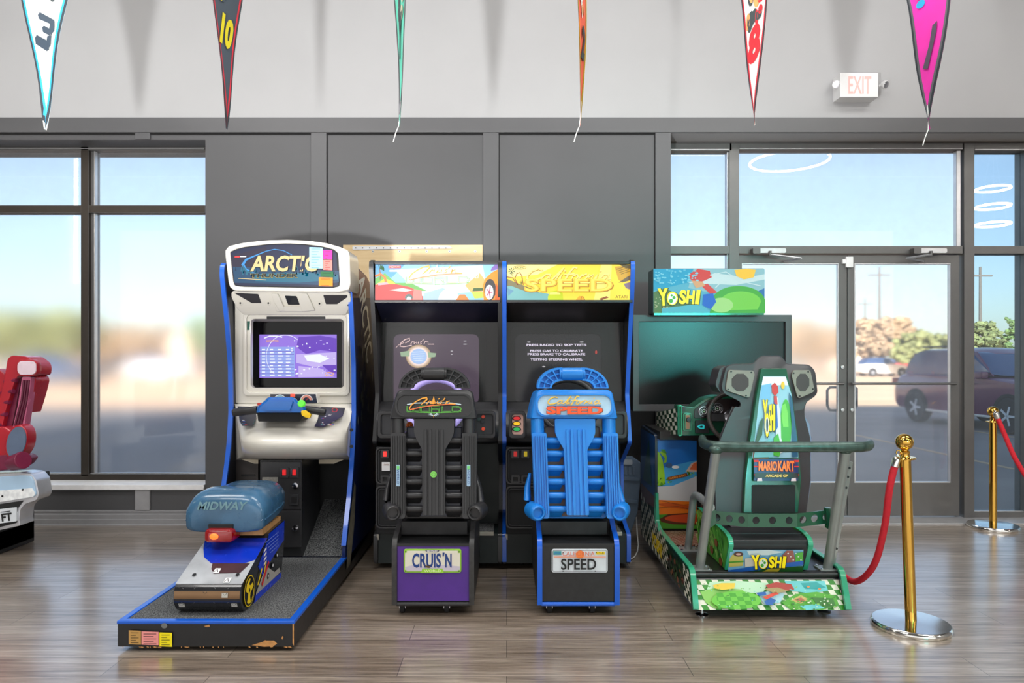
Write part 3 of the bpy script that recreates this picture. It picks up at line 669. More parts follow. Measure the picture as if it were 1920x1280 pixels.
# side panels: (depth, height) outline
side = [(4.17, .06), (4.16, .19), (4.22, .32), (4.31, .48), (4.38, .66), (4.42, .80), (4.45, 1.0), (4.44, 1.3), (4.38, 1.6), (4.31, 1.86), (4.32, 1.93), (4.38, 1.945), (4.80, 1.91), (4.96, 1.86), (5.10, 1.70), (5.15, 1.4), (5.15, .13)]
blue_d = mat('navy_side_art', (16, 34, 84), .4, var=.35, scale=4, spec=.3)
for sx, x0, x1 in ((-1, XL, XL+.02), (1, XR-.02, XR)):
    w = MB(); w.prism('yz', rp(side, .03, 3), x0, x1, blue_d if sx > 0 else mat('dark_side_panel', (40, 42, 50), .4)); p = w.build('side_panel', r, bevel=.002)
    e = side[1:12]; w = MB()
    w.loft([[(x0-.004, y-.012, z), (x1+.004, y-.012, z), (x1+.004, y+.004, z), (x0-.004, y+.004, z)] for y, z in rp(e, .03, 3)[3:-3]], M_trimb); w.build('edge_trim', p, ang=60)
    if sx > 0:
        def fs(u, v, k): return V((XR+.0008+.0006*k, u, v))
        a = Art(fs)
        a.poly([(4.34, 1.935), (4.80, 1.905), (4.95, 1.86), (5.02, 1.78), (4.34, 1.72)], mat('sunset_brown_art', (150, 112, 104), .4, var=.1))
        a.poly([(4.37, 1.93), (4.50, 1.92), (4.50, 1.80), (4.37, 1.81)], mat('yellow_side_label', (236, 214, 40), .5))
        # rotated title: letters run down the panel
        a.text('ARCTIC', 4.74, 1.62, .22, mat('pale_blue_lettering', (214, 228, 236), .3, coat=.4), w=.62, bold=.02, up=1, rot=-62)
        rnd = random.Random(3); sp = mat('snow_spray_print', (120, 132, 128), .4, var=0); sp2 = mat('dark_tree_print', (16, 26, 40), .4, var=0)
        for i in range(90):
            y = 4.50+rnd.random()*.5; z = .9+rnd.random()*.62; q = .006+.016*rnd.random()
            a.poly(ell(y, z, q*.6, q*1.8, 6), sp2 if i % 3 else sp, 4)
        wear = mat('worn_side_edge', (112, 108, 92), .8, var=.3, scale=30)
        a.poly([(4.18, .07), (4.28, .07), (4.40, .30), (4.44, .52), (4.40, .56), (4.30, .40), (4.20, .22)], wear, 5)
        a.build('side_art', p)
# rear body between the panels
w = MB(); w.box(XL+.02, 4.72, .13, XR-.02, 5.12, 1.86, M_blkm); w.box(XL+.02, 4.50, .13, X(484, 4.5), 4.72, .78, mat('brown_black_panel', (62, 56, 54), .5)); w.build('cabinet_body', r)
w = MB()
for yy in (889, 899, 909):
    w.slab(rr(452, yy, 478, yy+4, 1.5), 4.495, .01, M_blk0)
w.build('vent_slot', r)
# coin box
w = MB(); w.box(X(487, 4.2), 4.2, .137, X(566, 4.2), 4.6, Z(862, 4.2), M_blk); cb = w.build('coin_box', r, bevel=.004)
for nm, y0, y1 in (('coin_door', 866, 955), ('cash_door', 957, 1026)):
    w = MB(); w.slab(rr(489, y0, 564, y1, 2), 4.19, .012, M_blkp); w.build(nm, cb, bevel=.003)
w = MB()
for x0 in (524, 543):
    w.slab(rr(x0, 876, x0+17, 895, 2), 4.178, .014, M_gry); w.slab(rr(x0+5, 880, x0+12, 891, 1), 4.172, .008, mat('red_coin_slot', (190, 30, 34), .3, emit=.8)); w.slab(rr(x0+2.5, 879, x0+4, 893, .4), 4.172, .008, M_chr)
w.build('coin_slot', cb, bevel=.001)
a = Art(front(4.19)); a.poly(rr(492, 894, 521, 903, 1), mat('worn_grey_label', (126, 124, 118), .6, var=.3, scale=60)); a.build('label_plate', cb)
w = MB(); w.slab(rr(543, 927, 559, 946, 1.5), 4.178, .014, M_gry); w.slab(rr(546, 931, 556, 942, 1), 4.174, .006, M_blk0); w.build('coin_return', cb)
for cy in (910, 990):
    w = MB(); w.lathe([(0, 0), (.02, 0), (.018, .01), (.008, .012), (.008, .016), (0, .016)], W(554, cy, 4.19), M_chr, 18, Matrix.Rotation(PI/2, 3, 'X')); w.build('door_lock', cb)
# white monitor surround
BZ = 4.50
def bez(u, v):   # surround leans back a little towards its foot
    return 4.46+.04*(v-560)/195
w = MB(); po = rr(440, 556, 663, 757, 8, 6); pi = rr(470, 598, 644, 727, 7, 6)
w.slabring(po, pi, bez, .05, M_wht)
inner = rr(474, 603, 641, 726, 3, 6); n = len(pi)
A = [W(p[0], p[1], bez(*p)+.04) for p in pi]; B = [W(p[0], p[1], 4.62) for p in inner]
w.add(A+B, [(i, (i+1) % n, n+(i+1) % n, n+i) for i in range(n)], M_wht)
# raised rim round the recess
w.slabring(rr(455, 583, 655, 742, 9, 6), rr(462, 590, 649, 735, 8, 6), lambda u, v: bez(u, v)-.014, .03, M_wht)
w.build('monitor_surround', r, bevel=.006, ang=30)
w = MB(); w.slab(rr(474, 603, 641, 727, 1), 4.615, .04, mat('black_screen_bezel', (8, 8, 10), .1, spec=.25)); mo = w.build('monitor', r)
a = Art(front(4.612)); pu = [E('violet_screen', (150, 118, 226), .8), E('lilac_screen', (196, 178, 240), .8), E('pale_blue_screen', (150, 170, 236), .8), E('white_screen', (236, 240, 248), .85), E('deep_violet_screen', (104, 62, 190), .8), E('gold_screen', (240, 176, 90), .8)]
a.poly([(486.5, 627), (631.5, 627), (631.5, 708), (486.5, 708)], pu[0])
a.poly([(488, 650), (553, 650), (553, 706), (488, 706)], pu[2])
a.poly([(560, 632), (600, 629), (631, 634), (631, 660), (600, 656), (575, 664), (556, 650)], pu[4])
a.poly([(556, 664), (631, 660), (631, 684), (590, 688), (556, 680)], pu[1]); a.poly([(570, 666), (600, 664), (618, 672), (600, 680), (576, 676)], pu[3])
a.poly([(560, 686), (600, 690), (628, 706), (560, 707)], pu[1]); a.poly([(604, 684), (631, 684), (631, 700), (618, 696)], pu[4])
rnd = random.Random(5)
for i in range(46): a.poly(ell(540+rnd.random()*88, 634+rnd.random()*70, .8+1.8*rnd.random(), .6+1.2*rnd.random(), 6), pu[3] if i % 2 else pu[1], 8)
a.line([(508+36*math.cos(t/10)+28, 668-40*math.sin(t/10)) for t in range(9, 42)], 1.1, pu[3])
for i in range(9):
    y = 652+i*6
    a.poly([(488, y), (552, y), (552, y+.7), (488, y+.7)], pu[4], 12)
    for j in range(4): a.poly([(492+j*15, y+2), (492+j*15+6+(i*j) % 5, y+2), (492+j*15+6+(i*j) % 5, y+4.3), (492+j*15, y+4.3)], pu[3], 13)
a.text('MONITOR', 512, 639, 3.6, pu[5], bold=.02); a.line([(496, 634), (506, 630), (520, 630), (530, 632)], 2, pu[3]); a.line(ell(618, 701, 8, 3.5), .9, pu[5], closed=True); a.line([(612, 705), (618, 697), (621, 704), (626, 698)], 1, pu[5])
a.build('screen_image', mo)
w = MB(); w.slab(rr(500, 593, 610, 598, 1), lambda u, v: bez(u, v)-.002, .01, M_blk0); w.build('speaker_slot', r)
a = Art(front(bez)); a.poly([(462, 602), (469, 602), (468, 619), (461, 618)], mat('green_test_sticker', (12, 84, 70), .5)); a.build('green_sticker', r)
# hood with lit title
def hoodY(u, v): return 4.20+max(0, (v-545))*.0028
top = [(421, 470), (424, 464), (430, 460), (460, 454), (500, 450), (540, 449), (580, 451), (610, 455), (636, 462), (645, 466), (652, 468), (655, 473), (657, 535), (655, 543), (645, 547), (437, 545), (431, 540), (428, 530)]
w = MB(); nn = 48
def resamp(P, n, c):
    """n points of a closed outline, at even angles about c"""
    out = []
    for i in range(n):
        t = 2*PI*i/n; d = V((math.cos(t), math.sin(t))); best = None
        for j in range(len(P)):
            a = V(P[j])-V(c); b = V(P[(j+1) % len(P)])-V(c); e = b-a; den = d.x*e.y-d.y*e.x
            if abs(den) < 1e-9: continue
            s_ = (a.x*e.y-a.y*e.x)/den; u = (a.x*d.y-a.y*d.x)/den
            if s_ > 0 and -1e-6 <= u <= 1+1e-6 and (best is None or s_ < best): best = s_
        out.append((c[0]+d.x*best, c[1]+d.y*best))
    return out
ct = (536, 500); mq = [(430, 470), (455, 463), (500, 457.5), (536, 456), (572, 457.5), (605, 462), (628, 468), (633, 472), (637, 535), (633, 540), (441, 537), (437, 533)]
TO = resamp(rp(top, 6), 72, ct); TI = resamp(rp(mq, 3), 72, ct)
w.slabring(TO, TI, 4.20, .26, M_wht)
w.build('hood_rim', r, bevel=.010, seg=3, ang=40)
w = MB(); w.slab(TI, 4.215, .2, M_blkm); w.build('marquee_backing', r)
# marquee picture
C = {'n': E('navy_marquee', (18, 30, 72), .55), 'n2': E('dark_plum_marquee', (40, 30, 62), .45), 't': E('teal_marquee', (20, 112, 140), .6), 't2': E('deep_teal_marquee', (16, 72, 110), .6), 'b': E('bright_blue_marquee', (60, 150, 220), .7),
     'g': E('gold_marquee', (236, 208, 144), .75), 'y': E('dark_gold_marquee', (190, 170, 70), .6), 'k': mat('black_marquee', (10, 12, 18), .3, var=0), 'd': mat('tree_marquee', (14, 34, 62), .3, var=0)}
a = Art(front(4.214)); a.poly(TI, C['k']); inn = [(ct[0]+(p[0]-ct[0])*.975, ct[1]+(p[1]-ct[1])*.95) for p in TI]; a.poly(inn, C['n'])
a.poly([(433, 480), (470, 470), (500, 462), (500, 500), (436, 505)], C['n2'])
a.poly([(437, 500), (636, 508), (636, 529), (600, 534), (440, 530)], C['t2']); a.poly([(470, 514), (560, 511), (634, 515), (634, 524), (560, 530), (480, 527)], C['t'])
rnd = random.Random(9)
for i in range(70):
    x = 440+rnd.random()*190; y = 500+rnd.random()*14; q = 2+3*rnd.random(); a.poly([(x-q*.5, y+q*1.6), (x, y-q), (x+q*.5, y+q*1.6)], C['d'] if i % 3 else C['t'], 5)
a.line([(548, 478), (532, 470), (515, 467.5), (500, 471), (480, 479), (462, 487), (456, 496), (462, 506), (480, 513)], [1.2, 1.4, 1.5, 1.6, 2.2, 4, 6, 5, 1], C['b'], 7)
a.line([(456, 498), (462, 508), (478, 514), (500, 516)], [2, 4, 3, 1], C['t'], 8)
a.text('ARCTIC', 534, 494.6, 31, C['k'], w=128, bold=.035, shear=.14, k=9); a.text('ARCTIC', 534, 494, 30, C['g'], w=124, bold=.03, shear=.14, k=10)
a.text('THUNDER', 515, 517, 8, C['y'], w=90, bold=.05, shear=.12, k=9); a.text('THUNDER', 515, 516.7, 7, C['k'], w=88, bold=.03, shear=.12, k=11)
a.line([(448, 522), (466, 523), (500, 525)], 1, C['g'], 12); a.poly([(566, 489), (574, 491), (572, 500), (566, 508), (562, 503), (566, 498)], C['d'], 13)
a.poly([(441, 481), (452, 480), (450, 483), (441, 483)], M_red, 12); a.poly([(452, 480), (463, 480), (462, 482), (451, 482)], M_white, 12)
a.build('marquee', r)
a = Art(front(4.214)); a.k = 16
def tick(x0, y0, x1, y1, c, nm, lines=6):
    a = Art(front(4.214)); a.k = 16; a.poly([(x0, y0), (x1, y0+.6), (x1, y1), (x0, y1-.6)], mat(nm, c, .6, var=.03)); d = mat(nm+'_print', [v*.55 for v in c], .6, var=0)
    for i in range(lines):
        y = y0+3+(y1-y0-5)*i/max(1, lines-1); a.poly([(x0+4, y), (x1-4-(i % 3)*3, y), (x1-4-(i % 3)*3, y+1), (x0+4, y+1)], d, 20)
    a.build(nm, r)
tick(581, 464, 606, 504, (150, 208, 222), 'blue_inspection_sticker', 8); tick(607, 469, 624, 487, (238, 30, 140), 'magenta_sticker', 3); tick(607, 487.5, 624, 507, (226, 120, 112), 'rose_sticker', 5); tick(599, 520, 625, 537, (250, 132, 22), 'orange_sticker', 2); tick(602, 509, 626, 520, (24, 92, 50), 'dark_green_sticker', 2)
# underside of the hood: sloping white panel with speakers and camera window
def und(u, v): return 4.27+(v-545)/(592-545)*.16
w = MB(); U = rp([(434, 545), (655, 547), (658, 560), (656, 575), (648, 590), (456, 590), (444, 578), (433, 556)], 5)
w.slab(U, und, .10, M_wht)
for pts in ([(508, 550), (520, 550), (535, 582), (524, 584), (513, 566)], [(566, 550), (575, 550), (590, 582), (566, 584), (560, 566)]):
    w.slab(rp(pts, 2), lambda u, v: und(u, v)-.025, .03, M_wht)
w.slab(rp([(515, 574), (566, 574), (568, 584), (518, 584)], 2), lambda u, v: und(u, v)-.022, .03, M_wht)
w.build('hood_underside', r, bevel=.006)
for q, nm in (([(439, 549), (484, 551), (490, 568), (472, 568)], 'speaker_grille'), ([(606, 553), (651, 553), (651, 557), (632, 570), (611, 570)], 'speaker_grille'), ([(534, 554), (556, 555), (562, 571), (540, 571)], 'camera_window')):
    MB().slab(rp(q, 1.5), lambda u, v: und(u, v)-.004, .01, mat('dark_grille_cloth', (48, 46, 50), .8) if 'sp' in nm else mat('dark_window', (20, 24, 34), .1)).build(nm, r)
for cx, cy in ((450.5, 568), (503, 568), (599, 569), (653, 572)):
    w = MB(); w.slab(ell(cx, cy, 4.6, n=16), lambda u, v: und(u, v)-.006, .01, M_wht); w.slab(ell(cx, cy, 2, n=12), lambda u, v: und(u, v)-.008, .004, M_blk0); w.build('screw_recess', r, bevel=.001)
# control panel: bulging white moulding
rows = []
N_ = 26
prof = [(4.52, 757, 441, 662), (4.48, 757, 440, 662), (4.38, 772, 437, 662), (4.26, 792, 434, 661), (4.18, 806, 433, 660), (4.12, 818, 433.5, 660), (4.09, 826, 434, 660), (4.08, 834, 435, 660), (4.10, 846, 437, 660), (4.14, 855, 438, 660), (4.20, 861, 440, 660), (4.5, 862, 442, 660)]
rings = []
for d, y, xa, xb in prof:
    R = []
    for i in range(N_+1):
        t = i/N_; q = abs(2*t-1); back = (q**3.2)*.14 if d < 4.4 else 0
        yy = d+back*(1 if d < 4.3 else .4); zz = Z(y, d)
        x0, x1 = X(xa, d), X(xb, d)
        x0 = max(x0, XL-.012); x1 = min(x1, XR-.022)
        R.append((x0+(x1-x0)*t, yy, zz))
    rings.append(R)
w = MB(); vs = [p for R in rings for p in R]; k = N_+1
fs_ = [(i*k+j, i*k+j+1, (i+1)*k+j+1, (i+1)*k+j) for i in range(len(rings)-1) for j in range(N_)]
fs_ += [tuple(i*k for i in range(len(rings))), tuple(i*k+N_ for i in range(len(rings)-1, -1, -1))]
w.add(vs, fs_, M_wht); cp = w.build('control_panel', r, ang=60)
for cy in (806, 837): MB().slab(ell(658.5, cy, 3, n=14), 4.225, .012, M_blk0).build('screw_recess', cp)
# dash gauges on the sill of the surround
w = MB(); gY = 4.37
w.slab(rp([(505, 737), (594, 737), (597, 756), (508, 756)], 2), gY, .06, M_wht); w.build('dash_block', r, bevel=.004)
a = Art(front(gY)); dk = mat('dark_dash_print', (36, 38, 52), .35, coat=.4, var=0)
a.poly([(507, 738.5), (592, 738.5), (595, 755), (507, 755)], dk)
for cx, c in ((525, (150, 190, 200)), (575, (226, 150, 130))):
    a.line(ell(cx, 750, 11, 10, 20, 180, 360), 1.2, M_white); a.line(ell(cx, 750, 8, 7.5, 20, 180, 360), 4, mat('gauge_%d' % cx, c, .5, var=0)); a.line([(cx, 750), (cx+5, 744)], .8, M_red)
a.poly([(545, 738), (554, 738), (554, 743.5), (545, 743.5)], mat('red_digit', (230, 90, 70), .5, emit=.4)); a.build('gauge_cluster', r)
# instruction panels on the sloping top: point on the slope by photo pixel
def slope(u, v, k=0):
    t = min(1, max(0, (v-757)/(806-757))); d = 4.48+(4.18-4.48)*t
    p = W(u, v, d); p.y -= .004+.0006*k; p.z += .003; return p
for nm, P in (('left_instruction_card', [(446, 762), (480, 763), (481, 782), (474, 799), (455, 799), (450, 790)]), ('right_instruction_card', [(602, 763), (648, 765), (643, 781), (607, 801), (590, 800), (596, 788)])):
    a = Art(slope); a.k = 1; a.poly(P, dk, 4); rnd = random.Random(len(nm)); cs = [M_white, mat('card_blue', (60, 90, 200), .5, var=0), mat('card_teal', (110, 200, 200), .5, var=0), mat('card_red', (200, 60, 70), .5, var=0)]
    cx = sum(p[0] for p in P)/len(P); cy = sum(p[1] for p in P)/len(P)
    for i in range(26):
        x = cx+(rnd.random()-.5)*22; y = cy+(rnd.random()-.5)*28; a.poly([(x-2, y), (x+2+2*rnd.random(), y), (x+2, y+1), (x-2, y+1)], cs[i % 4], 6)
    if 'right' in nm: a.line(ell(628, 769, 5, 3.6), .9, M_red, 7, closed=True); a.text('START', 621, 779, 2.6, M_white, k=7)
    a.build(nm, cp)
a = Art(lambda u, v, k: V((W(u, v, 4.135).x, W(u, v, 4.135).y-.006-.0005*k, W(u, v, 4.135).z)))
# scratch marks on the front lip
rnd = random.Random(4)
for i in range(14): x = 538+i*1.5; y = 803+rnd.random()*4; a.poly([(x, y-2), (x+1.3, y-1.4), (x+.4, y+2), (x-.5, y+1)], mat('brown_scratch', (96, 70, 36), .8, var=0), 2)
# handlebar unit
Hy = 4.12
w = MB(); w.slab(rp([(481, 770), (565, 770), (568, 781), (562, 790), (484, 790)], 2), Hy+.03, .20, M_blkm)
hb = w.build('handlebar', r, bevel=.008)
M_hb = mat('blue_handlebar_cover', (10, 104, 192), .22, coat=.6, var=.03)
c0 = rp([(480, 774), (482, 762), (497, 750), (500, 746), (505, 744), (548, 744), (555, 747), (562, 755), (574, 762), (575, 774)], 2)
def hring(P, d, s, cx=528, cy=765): return [W(cx+(p[0]-cx)*s, cy+(p[1]-cy)*s, d) for p in P]
w = MB(); w.loft([hring(c0, Hy-.03, .86), hring(c0, Hy-.02, .96), hring(c0, Hy, 1.0), hring(c0, Hy+.14, .985), hring(c0, Hy+.18, .94)], M_hb)
w.slab(rp([(500, 752), (549, 752), (543, 770), (496, 770)], 3), Hy-.045, .03, M_hb)
w.build('handlebar_cover', hb, bevel=.003)
w = MB(); w.tube([W(483, 768, Hy+.03), W(440, 773, Hy+.04), W(437, 773.5, Hy+.04)], [.024, .024, .02], M_blkp, 16); w.build('grip', hb)
w = MB(); w.tube([W(572, 767, Hy+.04), W(607, 772, Hy+.05), W(610, 772.5, Hy+.05)], [.022, .024, .02], M_blkp, 16); w.build('grip', hb)
w = MB(); w.slab(rp([(564, 770), (572, 769), (583, 777), (581, 784), (573, 783), (565, 778)], 2), Hy-.04, .02, mat('yellow_throttle', (246, 202, 20), .35)); w.build('throttle_lever', hb, bevel=.004)
w = MB(); w.lathe([(0, 0), (.022, 0), (.022, .014), (.018, .02), (0, .02)], W(566, 757, Hy-.018), mat('green_button', (90, 220, 60), .3, emit=.5), 20, Matrix.Rotation(PI*.42, 3, 'X')); w.build('green_button', hb)
w = MB(); w.slab(rr(482, 755, 490, 760, 1), Hy-.012, .02, mat('red_button', (190, 50, 40), .3)); w.build('red_button', hb, bevel=.002)
# brackets below the panel
for P in ([(453, 861), (484, 862), (484, 869), (477, 869)], [(598, 862), (648, 860), (626, 869), (598, 869)]): MB().slab(P, 4.46, .02, mat('unpainted_bracket', (226, 214, 190), .6)).build('bracket', r)
# saddle with body
xs0, xs1 = -1.556, -1.242
w = MB(); R0 = .085; cz = .137+R0; cy0 = 3.235+R0
prof2 = [(cy0+R0*math.cos(math.radians(t)), cz+R0*math.sin(math.radians(t))) for t in range(270, 130, -12)]
body = prof2+[(3.60, .405), (3.62, .425), (3.88, .44), (3.90, .40), (3.82, .137)]
w.prism('yz', body, xs0, xs1, mat('black_saddle_body', (30, 31, 34), .2, coat=.5)); sb = w.build('saddle_body', r, bevel=.004, ang=30)
def onface(u, v, k):    # the sloping rear face: v from 0 (top of the roll) to 1 (under the saddle)
    y0, z0 = cy0+R0*math.cos(math.radians(138)), cz+R0*math.sin(math.radians(138)); y1, z1 = 3.60, .405
    nx = V((0, -(z1-z0), (y1-y0))).normalized()
    return V((xs0+u*(xs1-xs0), y0+(y1-y0)*v, z0+(z1-z0)*v))+nx*(.001+.0007*k)
a = Art(onface); a.poly([(0, 0), (1, 0), (1, 1), (0, 1)], mat('brushed_silver_print', (196, 200, 204), .35, .35, coat=.3, var=.15, scale=9))
a.poly([(0, .92), (.06, .75), (.16, .56), (.34, .42), (.62, .41), (.86, .42), (1, .5), (1, 1), (0, 1)], mat('cobalt_print', (12, 52, 190), .25, coat=.5, var=.05))
a.poly([(.36, .42), (.95, .42), (.92, .33), (.88, .22), (.48, .20), (.40, .30)], mat('smoky_red_print', (62, 34, 40), .4, var=.3))
for u, v in ((.5, .26), (.75, .06)): a.poly([(u-.04, v-.05), (u+.05, v-.05), (u+.05, v+.05), (u-.04, v+.05)], M_white); a.line([(u-.03, v-.03), (u, v+.03), (u+.03, v-.03)], .012, M_blk0)
for u in (.2, .86): a.poly(ell(u, .17, .03, .03, 12), M_blk0)
a.build('rear_print', sb)
a = Art(lambda u, v, k: V((xs0+u*(xs1-xs0), cy0+(R0+.001+.0006*k)*math.cos(math.radians(v)), cz+(R0+.001+.0006*k)*math.sin(math.radians(v)))))
for u, v in ((.47, 168), (.9, 205), (.12, 205), (.77, 172)): a.poly([(u-.045, v-7), (u+.045, v-7), (u+.045, v+7), (u-.045, v+7)], mat('silver_cross_mark', (190, 188, 176), .5, var=0)); a.line([(u-.03, v-6), (u, v+2), (u+.03, v-6)], .01, M_blk0)
cop = mat('copper_sheen_print', (128, 98, 68), .3, .5)
for q in range(8): a.poly([(0.01, 160+q*3), (.99, 160+q*3), (.99, 163+q*3), (.01, 163+q*3)], cop, 1)
for v in (150, 194): a.line([(0, v), (.12, v), (.14, v+3), (.3, v+3), (.32, v), (.6, v), (.62, v+3), (.8, v+3), (.82, v), (1, v)], .008, mat('track_seam', (120, 120, 120), .4, var=0), 3)
a.build('track_print', sb)
a = Art(lambda u, v, k: V((xs1+.001+.0006*k, u, v)))
a.poly([(3.46, .30), (3.60, .40), (3.62, .425), (3.87, .435), (3.86, .33), (3.70, .29), (3.52, .24)], mat('cobalt_side_print', (14, 60, 210), .25, coat=.5, var=.06))
a.poly([(3.40, .137), (3.81, .137), (3.815, .165), (3.43, .175)], mat('cobalt_side_print'))
a.poly([(3.43, .18), (3.53, .245), (3.60, .255), (3.70, .20), (3.78, .20), (3.80, .17), (3.43, .17)], mat('grey_side_print', (176, 172, 164), .4, var=.04))
for x, y in ((3.60, .21), (3.67, .245), (3.735, .28)): a.poly(ell(x, y, .017, .017, 14), M_blk0); a.poly(ell(x, y, .008, .008, 12), M_white)
a.line([(3.50, .195), (3.60, .285)], .02, M_red); a.line([(3.44, .215), (3.50, .28)], .014, M_yel); a.line([(3.53, .25), (3.56, .30)], .012, M_yel)
for i in range(5): a.line([(3.55+i*.02, .395-i*.018), (3.76, .40-i*.018)], .0025, mat('pale_streak', (150, 180, 240), .4, var=0), 8)
for i in range(4): a.poly([(3.53, .36-i*.022), (3.57, .37-i*.022), (3.57, .358-i*.022), (3.53, .348-i*.022)], M_white, 8)
a.poly(ell(cy0+.012, cz, .068, .074, 28), M_yel, 9); a.poly(ell(cy0+.012, cz, .063, .069, 28), M_blk0, 10)
eg = cy0+.012
a.poly([(eg-.050, cz+.012), (eg-.036, cz+.044), (eg-.006, cz+.060), (eg+.012, cz+.055), (eg-.010, cz+.034), (eg+.010, cz+.024), (eg+.040, cz+.030), (eg+.050, cz+.010), (eg+.030, cz-.002), (eg+.010, cz-.010), (eg+.004, cz-.030), (eg+.014, cz-.058), (eg-.010, cz-.060), (eg-.036, cz-.044), (eg-.024, cz-.026), (eg-.020, cz-.006)], M_yel, 11); a.poly(ell(eg-.004, cz+.004, .008, .01, 10), M_blk0, 13)
a.line([(eg+.02, cz-.055), (eg+.044, cz-.032), (eg+.052, cz-.006)], .006, M_yel, 12)
a.build('side_print', sb)
w = MB(); w.box(xs0+.02, 3.585, .425, xs1-.02, 3.87, .462, mat('bare_plywood_edge', (200, 152, 96), .6, var=.15, scale=30)); w.build('plywood_deck', sb)
# saddle: rounded upholstered form
M_sad = mat('blue_black_saddle_vinyl', (56, 98, 130), .26, coat=.4, var=.35, scale=5)
cx = (-1.63-1.225)/2; hw = (1.63-1.225)/2; rings = []
for y, s, zt_, zb_ in ((3.498, .80, .600, .470), (3.502, .95, .625, .462), (3.52, .99, .648, .458), (3.56, 1.0, .668, .46), (3.64, 1.0, .672, .465), (3.74, .98, .655, .47), (3.84, .93, .65, .475), (3.92, .86, .652, .485), (3.955, .74, .635, .50), (3.965, .55, .60, .52)):
    H = zt_-zb_; h = hw*s; R = []
    for q in range(32):
        t = 2*PI*q/32; cxx = math.copysign(abs(math.cos(t))**.45, math.cos(t)); sn = math.sin(t)
        zz = (abs(sn)**.75 if sn > 0 else -abs(sn)**.35)
        R.append((cx+cxx*h*(1 if sn < .2 else 1-.08*sn), y, zb_+H*.42+(zz*H*.58 if sn > 0 else zz*H*.42)))
    rings.append(R)
w = MB(); w.loft(rings, M_sad); sd = w.build('saddle', r, ang=70)
w = MB(); w.tube([(cx-hw*.96, 3.505, .522), (cx+hw*.96, 3.505, .522)], .004, M_sad, 6); w.tube([(cx+hw*1.0, 3.52, .522), (cx+hw*1.005, 3.64, .53), (cx+hw*.985, 3.76, .535), (cx+hw*.93, 3.86, .54)], .004, M_sad, 6); w.build('piping', sd)
a = Art(lambda u, v, k: V((u, 3.4945-.0006*k+max(0, v-.612)*.3, v)))
a.text('MIDWAY', cx-.005, .596, .042, mat('pale_embossed_lettering', (112, 150, 160), .5, var=0), w=.245, bold=.03, shear=.3, up=1); a.build('lettering', sd)
w = MB(); w.box(cx-.075, 3.488, .468, cx+.05, 3.50, .505, M_blkm); w.build('latch_recess', sd, bevel=.004)
w = MB(); w.loft([[V((cx-.012+p[0]*s, y, .452+p[1]*s)) for p in rr(-.072, -.034, .072, .034, .02, 4)] for y, s in ((3.455, .75), (3.462, .93), (3.475, 1), (3.56, 1))], mat('red_tail_lamp_glass', (140, 10, 16), .12, coat=.6, emit=.08)); tl = w.build('tail_lamp', r)
MB().ball((cx-.03, 3.452, .452), .016, mat('orange_lamp_glow', (255, 110, 40), .3, emit=1.2), (1.4, .4, 1)).build('bulb_glow', tl)
# ================================================================ the two driving games
def screen_glass(name, refl=1.0):
    m = bpy.data.materials.new(name); m.use_nodes = True; t = m.node_tree; N = t.nodes; L = t.links; N.clear()
    out = N.new('ShaderNodeOutputMaterial'); g = N.new('ShaderNodeBsdfGlossy'); g.inputs['Roughness'].default_value = .13
    tr = N.new('ShaderNodeBsdfTransparent'); tr.inputs['Color'].default_value = (.3, .3, .31, 1)
    fr = N.new('ShaderNodeFresnel'); fr.inputs['IOR'].default_value = 1.5; mu = N.new('ShaderNodeMath'); mu.operation = 'MULTIPLY'; mu.inputs[1].default_value = refl; L.new(fr.outputs[0], mu.inputs[0])
    tc = N.new('ShaderNodeTexCoord'); ns = N.new('ShaderNodeTexNoise'); ns.inputs['Scale'].default_value = 6; ns.inputs['Detail'].default_value = 8; L.new(tc.outputs['Object'], ns.inputs['Vector'])
    df = N.new('ShaderNodeBsdfDiffuse'); df.inputs['Color'].default_value = (.6, .6, .58, 1); md = N.new('ShaderNodeMath'); md.operation = 'MULTIPLY'; md.inputs[1].default_value = .045; L.new(ns.outputs['Fac'], md.inputs[0])
    m0 = N.new('ShaderNodeMixShader'); L.new(md.outputs[0], m0.inputs[0]); L.new(tr.outputs[0], m0.inputs[1]); L.new(df.outputs[0], m0.inputs[2])
    m1 = N.new('ShaderNodeMixShader'); L.new(mu.outputs[0], m1.inputs[0]); L.new(m0.outputs[0], m1.inputs[1]); L.new(g.outputs[0], m1.inputs[2]); L.new(m1.outputs[0], out.inputs[0]); return m
M_sg = screen_glass('smoked_screen_glass', .9)
M_clr = bpy.data.materials.new('clear_glass_core'); M_clr.use_nodes = True; M_clr.node_tree.nodes.clear()
_o = M_clr.node_tree.nodes.new('ShaderNodeOutputMaterial'); _t = M_clr.node_tree.nodes.new('ShaderNodeBsdfTransparent'); M_clr.node_tree.links.new(_t.outputs[0], _o.inputs[0])
CAB = [(4.41, .03), (4.41, .225), (4.56, .262), (4.67, .31), (4.69, .64), (4.37, .81), (4.47, 1.107), (4.30, 1.72), (4.26, 1.90), (4.27, 1.946), (4.33, 1.955), (4.95, 1.93), (5.22, 1.70), (5.22, .03)]
